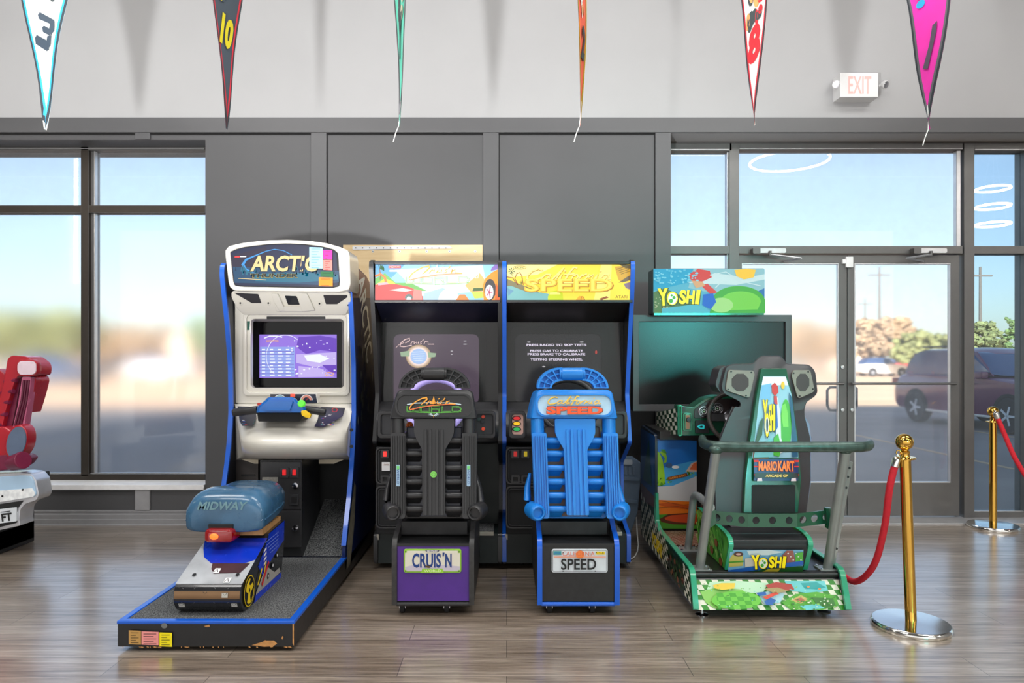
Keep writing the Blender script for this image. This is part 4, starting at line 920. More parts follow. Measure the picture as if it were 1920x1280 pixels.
def stroke_logo(a, x0, y0, s, cols, k=0):
    """handwritten 'Cruis'n' over outlined 'WORLD' in a box 100 x 34 units scaled by s"""
    def q(P): return [(x0+p[0]*s, y0+p[1]*s) for p in P]
    g, gd, o, o2, w_, gold = cols
    # swept block letters
    a.line(q([(3, 13), (20, 10.5), (50, 9.5), (80, 10.5), (97, 13)]), 1.6*s, w_)
    a.line(q([(3, 25), (20, 26.5), (50, 27.5), (80, 26.5), (97, 25)]), 1.2*s, g)
    for i, (xa, xb) in enumerate(((3, 25), (27, 43), (45, 61), (63, 79), (81, 97))):
        t0 = 15-((xa+xb)/2-50)**2*-.0006; b0 = 25.5
        L_ = 'WORLD'[i]
        if L_ == 'W': P = [[(xa, t0), (xa, b0)], [(xa, b0), (xb, b0)], [((xa+xb)/2, t0+3), ((xa+xb)/2, b0)], [(xb, t0), (xb, b0)]]
        elif L_ == 'O': P = [[(xa+1, t0+1), (xb-1, t0+1), (xb-1, b0), (xa+1, b0), (xa+1, t0+.2)]]
        elif L_ == 'R': P = [[(xa+1, b0+.8), (xa+1, t0+1), (xb-1, t0+1), (xb-1, t0+5.5), (xa+2, t0+5.5)], [(xb-4, t0+5.5), (xb-1, b0+.8)]]
        elif L_ == 'L': P = [[(xa+1, t0), (xa+1, b0), (xb, b0)]]
        else: P = [[(xa+1, b0), (xa+1, t0+1), (xb-4, t0+1), (xb, t0+4), (xb, b0-4), (xb-4, b0), (xa, b0)]]
        for p in P: a.line(q(p), 2.3*s, g)
        for p in P: a.line(q(p), .9*s, gd)
    # starburst
    for i in range(9):
        t = math.radians(20+i*17.5); r_ = 13 if i == 4 else 9.5
        c = (50, 27); a.poly(q([(c[0]+4*math.cos(t-.2), c[1]+4*math.sin(t-.2)), (c[0]+r_*1.2*math.cos(t), c[1]+r_*.75*math.sin(t)), (c[0]+4*math.cos(t+.2), c[1]+4*math.sin(t+.2))]), gold if i == 4 else w_)
    a.poly(q([(46.5, 10), (50, -2), (53.5, 10), (50, 12)]), gold)
    # script
    C_ = [(88, 12), (70, 12.5), (50, 14), (30, 17), (16, 20), (10, 21.5), (8, 19), (12, 13), (20, 7), (30, 2), (38, .5), (39, 3), (34, 8), (28, 13)]
    a.line(q(C_), [1.0*s]+[1.9*s]*9+[2.4*s]*3+[1*s], o)
    a.line(q([(88, 12), (70, 12.5), (50, 14), (30, 17), (16, 20), (10, 21.5)]), 1.6*s, o2)
    a.line(q([(38, 12), (41, 8), (43, 6), (44, 8), (46, 7)]), 1.7*s, o); a.line(q([(46, 6), (45, 11), (49, 11), (52, 6), (51, 11), (54, 10)]), 1.7*s, o)
    a.line(q([(57, 6), (56, 11), (59, 11)]), 1.7*s, o); a.line(q([(58, 3), (60, 2)]), 1.8*s, o); a.line(q([(66, 6), (62, 7), (65, 9), (62, 11), (60, 11)]), 1.7*s, o)
    a.line(q([(70, 1), (67, 5)]), 1.8*s, o); a.line(q([(71, 12), (73, 6), (72, 9), (77, 6), (77, 11), (88, 11.5)]), 1.7*s, o)
def california(a, cx, y0, w, m1, k0=None, mu=None, s=1):
    """slanted script over a rule, drawn as connected strokes in a box w wide"""
    f = w/100.0
    def q(P): return [(cx-w/2+p[0]*f, y0+p[1]*f) for p in P]
    st = 1.9*f*s
    a.line(q([(20, 3), (15, 1.5), (8, 4), (3, 9), (2, 13), (6, 15), (13, 14), (18, 12)]), st, m1)
    a.line(q([(29, 8), (24, 8), (19, 12), (20, 15), (25, 13), (30, 8), (27, 14), (31, 14)]), st*.85, m1)
    a.line(q([(31, 14), (37, 8), (44, 1), (45, 0), (39, 8), (35, 14), (38, 14.5)]), st*.85, m1)
    a.line(q([(38, 14.5), (43, 8), (40, 14), (43, 14)]), st*.85, m1); a.line(q([(45, 4.5), (46.5, 3.5)]), st, m1)
    a.line(q([(60, 1), (56, 0), (51, 6), (46, 14), (41, 21), (37, 23)]), st, m1); a.line(q([(45, 8.5), (57, 7.5)]), st*.8, m1)
    a.line(q([(60, 8), (55, 10), (53, 14), (57, 15), (61, 11), (60, 8)]), st*.85, m1)
    a.line(q([(61, 14), (66, 8), (65, 10), (71, 7.5)]), st*.85, m1); a.line(q([(68, 14.5), (74, 8), (72, 12), (79, 8), (76, 14), (79, 14)]), st*.85, m1)
    a.line(q([(79, 14), (84, 8), (81, 14), (84, 14)]), st*.85, m1); a.line(q([(86, 4.5), (87.5, 3.5)]), st, m1)
    a.line(q([(96, 8), (91, 8), (87, 12), (88, 15), (92, 13), (97, 8), (94, 14), (99, 13.5)]), st*.85, m1)
    a.line(q([(0, 18.5), (36, 18), (70, 18), (99, 18)]), 1.3*f, mu or m1)

def driving_game(dx, dsx, kind, label):
    blue = kind == 'speed'
    T = M_trimb if blue else M_trimk
    x0, x1 = -.842, -.032
    r = root('driving_arcade_game', label, 'arcade game', ((x0+x1)/2+dx, 4.7, 0), 'twin sit-down driving games')
    def bl(w, name, par=None, **kw):
        w.shift((dx, 0, 0)); return w.build(name, par or r, **kw)
    for i, (a0, a1) in enumerate(((x0, x0+.02), (x1-.02, x1))):
        w = MB(); w.prism('yz', rp(CAB, .02, 2), a0, a1, M_blk); p = bl(w, 'side_panel', bevel=.002)
        e = rp(CAB[:10], .02, 2)[2:]; w = MB()
        w.loft([[(a0-.003, y-.010, z), (a1+.003, y-.010, z), (a1+.003, y+.004, z), (a0-.003, y+.004, z)] for y, z in e], T if not (kind != 'speed' and False) else T); bl(w, 'edge_trim', p, ang=60)
    xi0, xi1 = x0+.02, x1-.02
    w = MB(); w.box(xi0, 4.9, .05, xi1, 5.2, 1.90, M_blkm); w.box(xi0, 4.31, 1.905, xi1, 5.0, 1.935, M_blkm); bl(w, 'cabinet_body')
    # marquee
    w = MB(); w.slab([(702, 489), (938, 489), (938, 495), (702, 495)], 4.275, .05, M_trimk); w.slab([(702, 562), (938, 562), (938, 567), (702, 567)], 4.285, .03, M_trimk); bl(w, 'marquee_retainer', bevel=.002)
    w = MB(); w.box(X(703, 4.3), 4.30, Z(564, 4.3), X(937.5, 4.3), 4.34, Z(494, 4.3), M_blk); mq = bl(w, 'marquee')
    a = Art(front(4.30)); a.k = 1
    if not blue:
        a.poly([(704, 495), (937, 495), (937, 563), (704, 563)], E('sky_marquee', (150, 206, 244), .95))
        a.poly([(740, 505), (905, 497), (915, 545), (790, 555)], E('pale_sky_marquee', (214, 240, 252), .95), 3)
        a.poly([(704, 495), (760, 495), (735, 520), (704, 520)], E('deep_sky_marquee', (92, 168, 228), .9), 3)
        a.poly([(704, 522), (722, 512), (742, 530), (770, 530), (800, 545), (704, 552)], E('green_hill_marquee', (110, 184, 84), .85), 5)
        a.poly([(710, 530), (722, 522), (738, 528), (742, 532), (704, 534)], E('yellow_hill_marquee', (236, 216, 60), .9), 6)
        for i in range(7):
            t = -2.9+i*.48; a.poly([(712, 504), (712+9*math.cos(t), 504+8*math.sin(t)-1), (712+9*math.cos(t+.3), 504+8*math.sin(t+.3)+2)], E('palm_green_marquee', (26, 108, 54), .6), 7)
        a.line([(712, 504), (714, 516), (713, 524)], 1.6, E('palm_trunk_marquee', (150, 90, 40), .7), 7)
        a.line([(704, 518), (714, 514), (722, 520), (724, 530)], 4.5, E('orange_rock_marquee', (230, 128, 50), .85), 8)
        rc = E('red_car_marquee', (224, 62, 60), .9)
        a.poly([(704, 534), (716, 532), (744, 533), (768, 538), (785, 546), (793, 556), (794, 563), (704, 563)], rc, 9); a.poly([(708, 531), (726, 529), (730, 533), (710, 535)], E('pink_car_marquee', (246, 170, 180), .9), 10)
        a.poly([(730, 544), (755, 540), (775, 544), (760, 547)], E('car_glint_marquee', (250, 214, 206), .95), 11); a.poly([(776, 542), (791, 545), (792, 563), (774, 563)], E('pale_red_marquee', (240, 130, 120), .9), 10)
        a.poly(ell(767, 560, 7.5, 9, 18, 180, 360), E('wheel_grey_marquee', (90, 120, 116), .7), 12); a.poly(ell(767, 562, 4.5, 6, 16, 180, 360), E('wheel_white_marquee', (220, 240, 240), .9), 13)
        a.poly([(795, 550), (830, 540), (850, 548), (850, 563), (795, 563)], E('road_blue_marquee', (168, 198, 232), .9), 8); a.poly(ell(842, 563, 20, 22, 22, 180, 360), E('globe_marquee', (206, 222, 248), .95), 9)
        a.poly([(855, 563), (862, 552), (872, 552), (880, 563)], E('orange_car_marquee', (244, 130, 44), .9), 11)
        a.poly([(872, 535), (890, 520), (900, 512), (910, 526), (906, 545), (890, 556)], E('amber_rocks_marquee', (240, 186, 110), .9), 8); a.poly([(888, 540), (907, 540), (907, 545), (886, 546)], E('dark_green_marquee', (70, 110, 50), .6), 9); a.poly([(884, 547), (908, 547), (908, 558), (890, 560)], E('lime_marquee', (200, 214, 80), .85), 9)
        a.line([(888, 512), (893, 522)], 2, E('beam_marquee', (250, 240, 220), .95), 9); a.line([(898, 510), (896, 522)], 1.5, E('beam_marquee', (250, 240, 220), .95), 9)
        a.poly([(922, 502), (930, 495), (937, 495), (937, 504), (920, 508)], E('violet_rock_marquee', (140, 110, 196), .85), 9)
        a.poly([(937, 503), (922, 511), (910, 522), (905, 536), (907, 563), (937, 563)], E('orange_body_marquee', (250, 148, 24), .95), 10)
        a.poly(ell(919, 543, 11, 20, 26), E('tyre_marquee', (70, 66, 66), .5), 11); a.poly([(930, 530), (937, 545), (937, 563), (928, 563)], E('orange_shade_marquee', (226, 96, 20), .9), 12)
        a.poly(ell(917.5, 548, 8, 14, 22), E('rim_marquee', (226, 224, 236), .9), 12)
        for i in range(5):
            t = i*1.256; a.line([(917.5, 548), (917.5+6*math.cos(t), 548+11*math.sin(t))], 1.6, E('spoke_marquee', (190, 70, 110), .8), 13)
        a.poly([(729, 498), (752, 498), (752, 503), (729, 503)], E('red_badge_marquee', (226, 70, 60), .9), 12); a.text('MIDWAY', 740.5, 500.5, 3.2, E('white_badge_marquee', (252, 236, 226), .95), w=19, k=13); a.poly([(731, 506), (752, 506), (752, 509.5), (731, 509.5)], E('white_badge_marquee', (252, 236, 226), .95), 12)
        a.k = 14
        stroke_logo(a, 758, 499, 1.25, (E('pale_lime_marquee', (150, 206, 104), .8), E('pale_cream_marquee', (240, 250, 226), .95), E('cream_gold_marquee', (232, 190, 84), .85), E('rose_gold_marquee', (236, 160, 120), .85), E('white_marquee', (252, 252, 250), .95), E('white_marquee', (252, 252, 250), .95)))
    else:
        yb = E('yellow_marquee', (250, 216, 64), .95)
        a.poly([(704, 495), (937, 495), (937, 563), (704, 563)], yb)
        a.poly([(704, 495), (800, 495), (760, 515), (704, 520)], E('cream_yellow_marquee', (250, 240, 150), .98), 3); a.poly([(880, 495), (900, 495), (896, 563), (866, 563)], E('amber_beam_marquee', (252, 232, 120), .98), 3)
        a.poly([(704, 533), (730, 536), (765, 548), (800, 554), (800, 563), (704, 563)], E('teal_car_marquee', (128, 190, 190), .8), 4); a.poly([(704, 523), (722, 530), (750, 541), (764, 548), (740, 547), (712, 536), (704, 536)], E('olive_road_marquee', (150, 140, 100), .6), 5); a.poly([(704, 540), (716, 545), (706, 555)], E('steel_blue_marquee', (110, 160, 190), .8), 5)
        a.line([(704, 519), (714, 521), (720, 530), (724, 534), (718, 522), (722, 513), (727, 511), (731, 516), (734, 534)], 1.6, E('rust_rail_marquee', (160, 90, 40), .7), 7)
        for cx, cy, q in ((712, 508, 6), (730, 529, 3)):
            for i in range(7): t = i*.9; a.poly([(cx, cy), (cx+q*math.cos(t), cy+q*math.sin(t)), (cx+q*math.cos(t+.35), cy+q*math.sin(t+.35))], E('palm_dark_marquee', (40, 84, 60), .5), 8)
            a.line([(cx, cy), (cx+1, cy+q*1.5)], 1, E('palm_dark_marquee', (40, 84, 60), .5), 8)
        a.poly([(905, 500), (930, 497), (937, 503), (937, 520), (920, 530), (912, 524)], E('building_marquee', (220, 170, 60), .8), 4); a.poly([(912, 495), (937, 497), (937, 505), (924, 502)], E('dark_building_marquee', (120, 104, 70), .6), 5)
        for i in range(4): a.line([(908+i*3, 505+i*3), (928+i*2, 499+i*3)], 1, E('window_row_marquee', (140, 110, 50), .6), 6)
        a.poly([(912, 530), (930, 518), (937, 514), (937, 524), (926, 528)], E('truss_marquee', (130, 110, 90), .6), 6); a.poly([(922, 532), (937, 528), (937, 544), (926, 540)], E('mauve_marquee', (150, 126, 150), .7), 5)
        a.poly([(780, 556), (784, 546), (800, 544), (808, 550), (809, 563), (780, 563)], E('lime_car_marquee', (200, 214, 30), .9), 6); a.poly([(784, 548), (800, 547), (804, 552), (783, 552)], E('pale_lime_car_marquee', (236, 236, 120), .95), 7)
        a.poly([(832, 563), (838, 555), (846, 555), (850, 563)], E('amber_car_marquee', (236, 170, 40), .9), 6); a.line([(842, 562), (843, 556), (847, 557), (849, 562)], 1, E('rust_rail_marquee', (160, 90, 40), .7), 8)
        a.poly([(876, 560), (890, 555), (894, 558), (880, 563)], E('rust_rail_marquee', (160, 90, 40), .7), 6)
        dk_ = E('brown_gold_lettering', (176, 122, 20), .8); lt = E('light_gold_lettering', (252, 236, 130), .98); og = E('orange_gold_lettering', (246, 190, 60), .95)
        a.k = 9; california(a, 819, 502.6, 162, dk_); a.k = 24; california(a, 818.4, 501.8, 162, lt)
        a.text('SPEED', 819, 536.6, 25, dk_, w=167, bold=.045, k=50); a.text('SPEED', 818, 535.6, 24, og, w=165, bold=.035, k=51); a.text('SPEED', 818, 535.2, 22.5, E('gold_lettering', (252, 214, 90), .98), w=160, bold=.0, k=52)
        a.text('ATARI', 916, 557.5, 5, M_blk0, w=22, k=53); a.line(ell(727, 503, 12, 3), .8, dk_, 53, closed=True); a.text('RACING', 727, 503, 3.4, mat('olive_print', (80, 80, 40), .5, var=0), w=17, bold=.02, k=54)
    a.shift((dx, 0, 0)); a.build('marquee_print', mq)
    # speaker board under the marquee
    def sb(u, v): return 4.31+(v-565)/38*.21
    w = MB(); w.slab([(704, 566), (936, 566), (934.5, 604), (715, 604)], sb, .02, mat('blue_lit_speaker_board' if not blue else 'brown_black_speaker_board', (20, 22, 40) if not blue else (38, 32, 32), .35)); sp = bl(w, 'speaker_board')
    for q, yy in ((718, 569), (785, 569), (850, 569), (918, 569), (722, 598), (915, 598)):
        w = MB(); w.slab(ell(q, yy, 1.3, n=8), lambda u, v: sb(u, v)-.003, .004, M_gry); bl(w, 'screw', sp)
    # screen
    def gy(u, v): return 4.53
    gl, gr = VX+(xi0+.002)*FPX/4.53, VX+(xi1-.002)*FPX/4.53; sl, sr = VX+(xi0+.002)*FPX/4.63, VX+(xi1-.002)*FPX/4.63
    w = MB(); w.slabring([(sl, 604), (sr, 604), (sr, 757), (sl, 757)], [(732, 616), (906, 616), (906, 754), (732, 754)], lambda u, v: gy(u, v)+.10, .02, mat('charcoal_screen_surround', (60, 62, 62), .5)); bl(w, 'screen_surround')
    w = MB(); w.slabring(rr(726, 612, 912, 763, 12, 6), rr(736, 626, 898, 757, 12, 6), lambda u, v: gy(u, v)+.085, .05, mat('dark_tube_bezel', (40, 41, 44), .45)); bl(w, 'tube_bezel', bevel=.004)
    w = MB(); w.slab(rr(733, 623, 901, 760, 10, 6), lambda u, v: gy(u, v)+.13-.02*(1-((u-817)/84)**2), .01, E('mauve_tube', (112, 94, 112), 1.5) if not blue else E('grey_tube', (58, 56, 60), .8)); tb = bl(w, 'picture_tube')
    a = Art(lambda u, v, k: W(u, v, gy(u, v)+.103-.0007*k))
    if not blue:
        for i in range(8): a.poly(ell(785, 668, 24-i*.9, 22-i*.8, 24), E('orb_glow_%d' % i, (200+i*7, 170+i*8, 130+i*12), 2.2+i*.15))
        a.poly(ell(785, 668, 15.5, 14.5, 24), E('pale_blue_orb', (176, 206, 246), 3)); 
        for i in range(5): a.line([(772+i, 660+i*4), (797-i, 659+i*4)], 1, E('orb_streak', (220, 236, 252), 3.2))
        g_ = E('pale_green_wing', (190, 220, 180), 2)
        a.poly([(750, 660), (768, 657), (768, 668), (752, 668)], g_); a.poly([(802, 660), (818, 662), (816, 669), (803, 670)], g_)
        sc = E('pink_script', (250, 214, 206), 3)
        a.line([(772, 647), (757, 650), (750, 649), (752, 642), (760, 636), (768, 634), (768, 638), (760, 643)], 1.5, sc)
        for P in ([(770, 645), (773, 640), (776, 641)], [(777, 640), (776, 644), (781, 641), (781, 644)], [(785, 640), (784, 644)], [(791, 640), (788, 641), (790, 644), (787, 645)], [(794, 636), (792, 639)], [(795, 645), (797, 640), (803, 641), (802, 645), (814, 645)]): a.line(P, 1.3, sc)
        a.line([(742, 652), (748, 646), (758, 642)], .8, sc)
        wp = E('faint_white_glint', (226, 222, 226), 2)
        for cx, cy, q in ((872, 645, 4), (872, 639, 3), (847, 658, 2.5), (847, 664, 2)): a.poly(ell(cx, cy, q, 1, 10), wp)
    else:
        tx = E('white_screen_lettering', (236, 226, 244), 3.2)
        for s_, cy, wd in (('PRESS RADIO TO SKIP TESTS', 646.5, 112), ('PRESS GAS TO CALIBRATE', 657.5, 99), ('PRESS BRAKE TO CALIBRATE', 663.8, 108), ('TESTING STEERING WHEEL', 673.5, 98)):
            a.text(s_, 814, cy, 4.3, tx, w=wd, bold=.025)
        wp = E('faint_white_glint', (226, 222, 226), 2)
        for cx, cy, q in ((762, 641, 3.5), (861, 641, 4), (862, 645, 3), (790, 687, 3)): a.poly(ell(cx, cy, q, 1.2, 10), wp)
        a.poly(ell(888, 660, 2, 3.5, 10), E('red_glint', (220, 70, 60), 2))
    a.shift((dx, 0, 0)); a.build('picture', tb)
    w = MB(); w.slab([(gl, 604), (gr, 604), (gr, 760), (gl, 760)], gy, .004, M_clr); w.add([W(gl, 604, 4.529), W(gr, 604, 4.529), W(gr, 760, 4.529), W(gl, 760, 4.529)], [(0, 3, 2, 1)], M_sg, True); bl(w, 'screen_glass')
    # control panel
    rings = []
    for d, z in ((4.50, 1.06), (4.44, 1.035), (4.36, .97), (4.335, .88), (4.35, .82), (4.42, .795), (4.62, .785)):
        R = []
        for i in range(17):
            t = i/16; q = abs(2*t-1)**6; R.append((xi0+(xi1-xi0)*t, d+q*.03, z))
        rings.append(R)
    w = MB(); k = 17; w.add([p for R in rings for p in R], [(i*k+j, i*k+j+1, (i+1)*k+j+1, (i+1)*k+j) for i in range(6) for j in range(16)]+[tuple(i*k for i in range(7)), tuple(i*k+16 for i in range(6, -1, -1))], M_blkp); cp = bl(w, 'control_panel', ang=70)
    for ax, bx in ((708, 740), (886, 929)):
        w = MB(); w.slabring(rr(ax, 771, bx, 822, 7, 5), rr(ax+6, 777, bx-5, 815, 5, 5), 4.315, .06, M_blkp); bl(w, 'button_surround', cp, bevel=.004)
        w = MB(); w.slab(rr(ax+5, 776, bx-4, 816, 4, 5), 4.335, .02, M_gry if not (blue and ax < 800) else mat('pink_silver_plate', (236, 190, 176), .3, .2)); pl = bl(w, 'button_plate', cp)
        if blue and ax < 800:
            for cy, c in ((784, (206, 34, 40)), (794, (250, 196, 30)), (804.5, (40, 170, 84))):
                w = MB(); w.slab(ell(723, cy, 8.5, 4.6, 20), 4.328, .02, M_blk0); w.slab(ell(723, cy, 6.8, 3.4, 20), 4.322, .02, mat('lit_button_%d' % c[0], c, .3, emit=.35)); bl(w, 'push_button', pl, bevel=.001)
        elif not blue and ax > 800:
            for cx, cy, c in ((906, 781, (190, 60, 40)), (898, 786, (30, 50, 48)), (905, 790, (28, 34, 40)), (906, 804, (236, 80, 50))):
                w = MB(); w.slab(ell(cx, cy, 3.4, 3.2, 14), 4.322, .02, mat('small_button_%d' % c[0], c, .3)); bl(w, 'push_button', pl, bevel=.001)
    wm = mat('painted_purple_glow', (176, 160, 232), .35, emit=.25) if not blue else M_blkp  # reflected purple light put into the wheel's colour and emission
    c = V((X(816, 4.25), 4.25, Z(760, 4.25))); MW = Matrix.Rotation(math.radians(62), 3, 'X')
    w = MB(); R_ = .175; w.tube([c+MW @ V((R_*math.cos(2*PI*i/40), R_*math.sin(2*PI*i/40), 0)) for i in range(40)], .018, wm, 10, closed=True)
    sw = bl(w, 'steering_wheel')
    w = MB(); w.lathe([(0, -.02), (.06, -.02), (.05, .02), (0, .02)], c, M_blkp, 24, MW)
    for t in (0, PI, -PI/2): w.obox(c+MW @ V((.1*math.cos(t), .1*math.sin(t), 0)), (.15, .03, .012), M_blkp, MW @ Matrix.Rotation(t, 3, 'Z'))
    w.tube([c, c+MW @ V((0, 0, -.17))], .03, M_blkp); bl(w, 'wheel_hub', sw)
    # coin box, lower front and base
    w = MB(); w.box(xi0, 4.36, .235, xi0+.32, 4.9, .785, M_blkm); cb = bl(w, 'coin_box', bevel=.006)
    for q in ((704, 838, 752, 908), (704, 911, 752, 991)):
        w = MB(); w.slabring(rr(q[0], q[1], q[2]+20, q[3], 9, 5), rr(q[0]+3, q[1]+3, q[2]+17, q[3]-3, 7, 5), 4.35, .012, M_blkp); w.slabring(rr(q[0]+5, q[1]+5, q[2]+15, q[3]-5, 6, 5), rr(q[0]+6.5, q[1]+6.5, q[2]+13, q[3]-6.5, 5, 5), 4.352, .012, M_gry); bl(w, 'moulded_rim', cb, bevel=.0015)
    for i, (ax, c_) in enumerate(((714, (220, 40, 36)), (733, (150, 40, 40) if not blue else (214, 190, 40)))):
        w = MB(); w.slab(rr(ax, 843, ax+15, 859, 2), 4.345, .014, M_gry); w.slab(rr(ax+4, 846, ax+11, 856, 1), 4.34, .01, mat('coin_lamp_%d_%d' % (i, int(blue)), c_, .3, emit=(1.6 if not blue else .15))); bl(w, 'coin_slot', cb, bevel=.001)
        w = MB(); w.slabring(rr(ax, 891, ax+16, 906, 1.5, 2), rr(ax+3.5, 894, ax+12.5, 903, .5, 2), 4.345, .014, M_blkp); w.slab([(ax+3, 894), (ax+13, 894), (ax+13, 903), (ax+3, 903)], 4.357, .004, M_blk0); bl(w, 'coin_return', cb)
    if not blue:
        a = Art(front(4.35)); a.poly([(716, 866), (731, 866), (731, 882), (716, 882)], M_white, 2); a.text('2 TOKENS', 724, 871, 3, mat('brown_print', (150, 100, 70), .6, var=0), w=12, k=3); a.text('210', 724, 877, 3.4, mat('brown_print'), w=9, k=3) if False else None; a.shift((dx, 0, 0)); a.build('price_label', cb)
    w = MB(); w.box(xi0+.32, 4.66, .23, xi1, 4.9, .785, mat('green_black_panel', (22, 34, 34), .45)); bl(w, 'lower_front')
    w = MB(); w.box(x0+.02, 4.415, .035, x1-.02, 5.0, .226, mat('green_black_panel')); bs = bl(w, 'base', bevel=.004)
    w = MB(); w.box(xi0+.34, 4.44, .226, xi1-.03, 4.66, .236, M_carp); bl(w, 'footrest_carpet', bs)
    w = MB(); w.box(xi0+.34, 4.408, .214, xi1-.03, 4.425, .238, mat('pale_metal_nosing', (176, 172, 160), .4, .4)); bl(w, 'nosing', bs, bevel=.002)
    w = MB(); w.box(xi0-.004, 4.40, .19, xi0+.012, 4.42, .226, mat('pale_metal_nosing')); bl(w, 'corner_bracket', bs, bevel=.002)
    for cx in (x0+.12, x1-.12): 
        for cy in (4.5, 5.1): 
            n0 = len(COL.objects); caster(cx+dx, cy, .027, r)
    # ------------------------------------------------ seat pedestal
    sx = dsx
    def bs_(w, name, par=None, **kw): w.shift((sx, 0, 0)); return w.build(name, par or r, **kw)
    ax, bx = X(736, 3.6), X(888, 3.6)
    pprof = [(3.60, .052), (3.60, .365), (3.625, .40), (3.72, .43), (3.80, .47), (4.41, .47), (4.41, .052)]
    for a0, a1 in ((ax, ax+.02), (bx-.02, bx)):
        w = MB(); w.prism('yz', rp(pprof, .015, 2), a0, a1, mat('scuffed_black_side', (44, 44, 44), .5, var=.4, scale=25)); p = bs_(w, 'pedestal_side', bevel=.0015)
        w = MB(); w.loft([[(a0-.003, y-.006, z), (a1+.003, y-.006, z), (a1+.003, y+.004, z+.003), (a0-.003, y+.004, z+.003)] for y, z in rp(pprof[:5], .015, 2)[1:]], T if blue else mat('worn_black_trim', (50, 50, 50), .45, var=.3, scale=40)); bs_(w, 'edge_trim', p, ang=60)
    w = MB(); w.box(ax+.02, 3.612, .07, bx-.02, 4.4, .375, M_blkm)
    w.box(ax+.02, 3.78, .375, bx-.02, 4.35, .46, M_blkm); pd = bs_(w, 'pedestal', bevel=.003)
    w = MB(); w.box(ax+.024, 3.606, .078, bx-.024, 3.612, .362, mat('deep_purple_laminate', (78, 40, 136), .35, var=.08) if not blue else mat('scratched_black_laminate', (30, 30, 31), .4, var=.25, scale=35)); fp = bs_(w, 'front_panel', pd)
    w = MB(); w.tube([(ax+.02, 3.608, .062), (bx-.02, 3.608, .062)], .011, T, 12); bs_(w, 'bottom_rail', pd)
    w = MB(); w.box(ax+.02, 3.604, .362, bx-.02, 3.63, .378, M_blk); bs_(w, 'top_rail', pd)
    w = MB(); w.slab([(752, 977), (876, 977), (877, 1002), (751, 1002)], 3.74, .5, mat('dusty_black_box', (40, 40, 42), .5, var=.3, scale=20)); bs_(w, 'seat_mount', bevel=.004)
    # number plate
    pY = 3.600
    cx0, cx1 = (757, 865) if not blue else (762, 867)
    w = MB(); w.slab(rr(cx0, 1029, cx1, 1073, 4, 4), pY, .006, mat('lime_plate_frame', (150, 205, 60), .35) if not blue else mat('white_plate', (216, 222, 228), .4)); pl = bs_(w, 'number_plate', pd, bevel=.0015)
    a = Art(front(pY)); a.k = 2
    if not blue:
        a.poly(rr(cx0+2.5, 1031.5, cx1-2.5, 1070, 3), mat('cream_plate', (226, 222, 204), .45, var=.02)); a.poly([(cx0+3, 1062), (780, 1057), (800, 1063), (830, 1058), (cx1-3, 1061), (cx1-3, 1070), (cx0+3, 1070)], mat('lavender_ridge_print', (200, 192, 206), .45, var=0))
        a.text('CRUIS', 800, 1050, 27, mat('navy_plate_lettering', (24, 62, 130), .4), w=54, bold=.03); a.text('N', 841, 1050, 26, mat('navy_plate_lettering'), w=12, bold=.03); a.poly([(830, 1035), (834, 1035), (832.5, 1042), (830, 1042)], mat('navy_plate_lettering'))
        a.poly([(792, 1065), (830, 1065), (832, 1073), (790, 1073)], mat('lime_plate_frame')); a.text('WORLD', 811, 1069, 4.8, mat('pale_lime_print', (226, 250, 180), .4, var=0), w=32, bold=.02)
        a.poly([(797, 1029.5), (825, 1029.5), (822, 1034), (800, 1034)], mat('grey_badge_print', (90, 90, 100), .4, var=0)); a.text('MIDWAY', 811, 1031.8, 2.8, M_white, w=20, bold=.02)
        for cx, cy in ((761, 1033), (861, 1033), (761, 1069), (861, 1069)): a.poly(ell(cx, cy, 2.4, n=12), mat('lime_plate_frame')); a.poly(ell(cx, cy, 1.2, n=10), M_gry)
        a.poly([(797, 1058), (808, 1059), (806, 1063), (800, 1062)], mat('brown_scratch', (96, 70, 36), .8, var=0))
    else:
        a.line(rr(cx0+2, 1031, cx1-2, 1071, 3), .6, M_gry, closed=True)
        a.poly([(765, 1032.5), (780, 1032.5), (780, 1039.5), (765, 1039.5)], mat('teal_plate_print', (60, 150, 150), .45, var=0)); a.line([(767, 1038), (771, 1034), (774, 1038), (778, 1034)], 1, mat('card_blue', (60, 90, 200), .5, var=0))
        a.poly(ell(815, 1038.5, 8, 7.5, 20), mat('orange_sun_print', (240, 130, 60), .45, var=0))
        a.text('CALIFORNIA', 812, 1037, 8, mat('orange_plate_lettering', (224, 110, 70), .45, var=0), w=60, bold=.0)
        a.poly([(766, 1042.4), (863, 1042.4), (863, 1043.4), (766, 1043.4)], mat('orange_sun_print')); a.poly([(766, 1044), (863, 1044), (863, 1044.8), (766, 1044.8)], mat('orange_sun_print'))
        a.poly([(845, 1033), (861, 1033), (861, 1038.5), (845, 1038.5)], M_yel); a.text('ATARI', 853, 1035.8, 3.4, M_blk0, w=13)
        a.text('SPEED', 812, 1056.5, 21, M_blk0, w=66, bold=.018)
        for cx, cy in ((783, 1035), (845, 1034.5), (783, 1069), (843, 1069)): a.poly(ell(cx, cy, 1.1, n=10), M_blk0)
    a.shift((sx, 0, 0)); a.build('plate_print', pl)
    for cx in (755, 838) if not blue else (762, 842): caster(X(cx, 3.66)+sx, 3.66, .030, r)
    for cx in (ax+.07, bx-.07): caster(cx+sx, 4.28, .022, r)
    # ------------------------------------------------ moulded seat
    if not blue: MS = mat('black_moulded_seat', (44, 44, 46), .36, var=.05, scale=5, bump=.04); MD = mat('dark_blue_vinyl', (30, 36, 60), .3)
    else: MS = mat('bright_blue_moulded_seat', (26, 126, 214), .32, var=.04, scale=5, bump=.04); MD = mat('copper_shadow_vinyl', (96, 74, 66), .4)
    def yp(u, v): return 3.62+.14*(973-v)/285
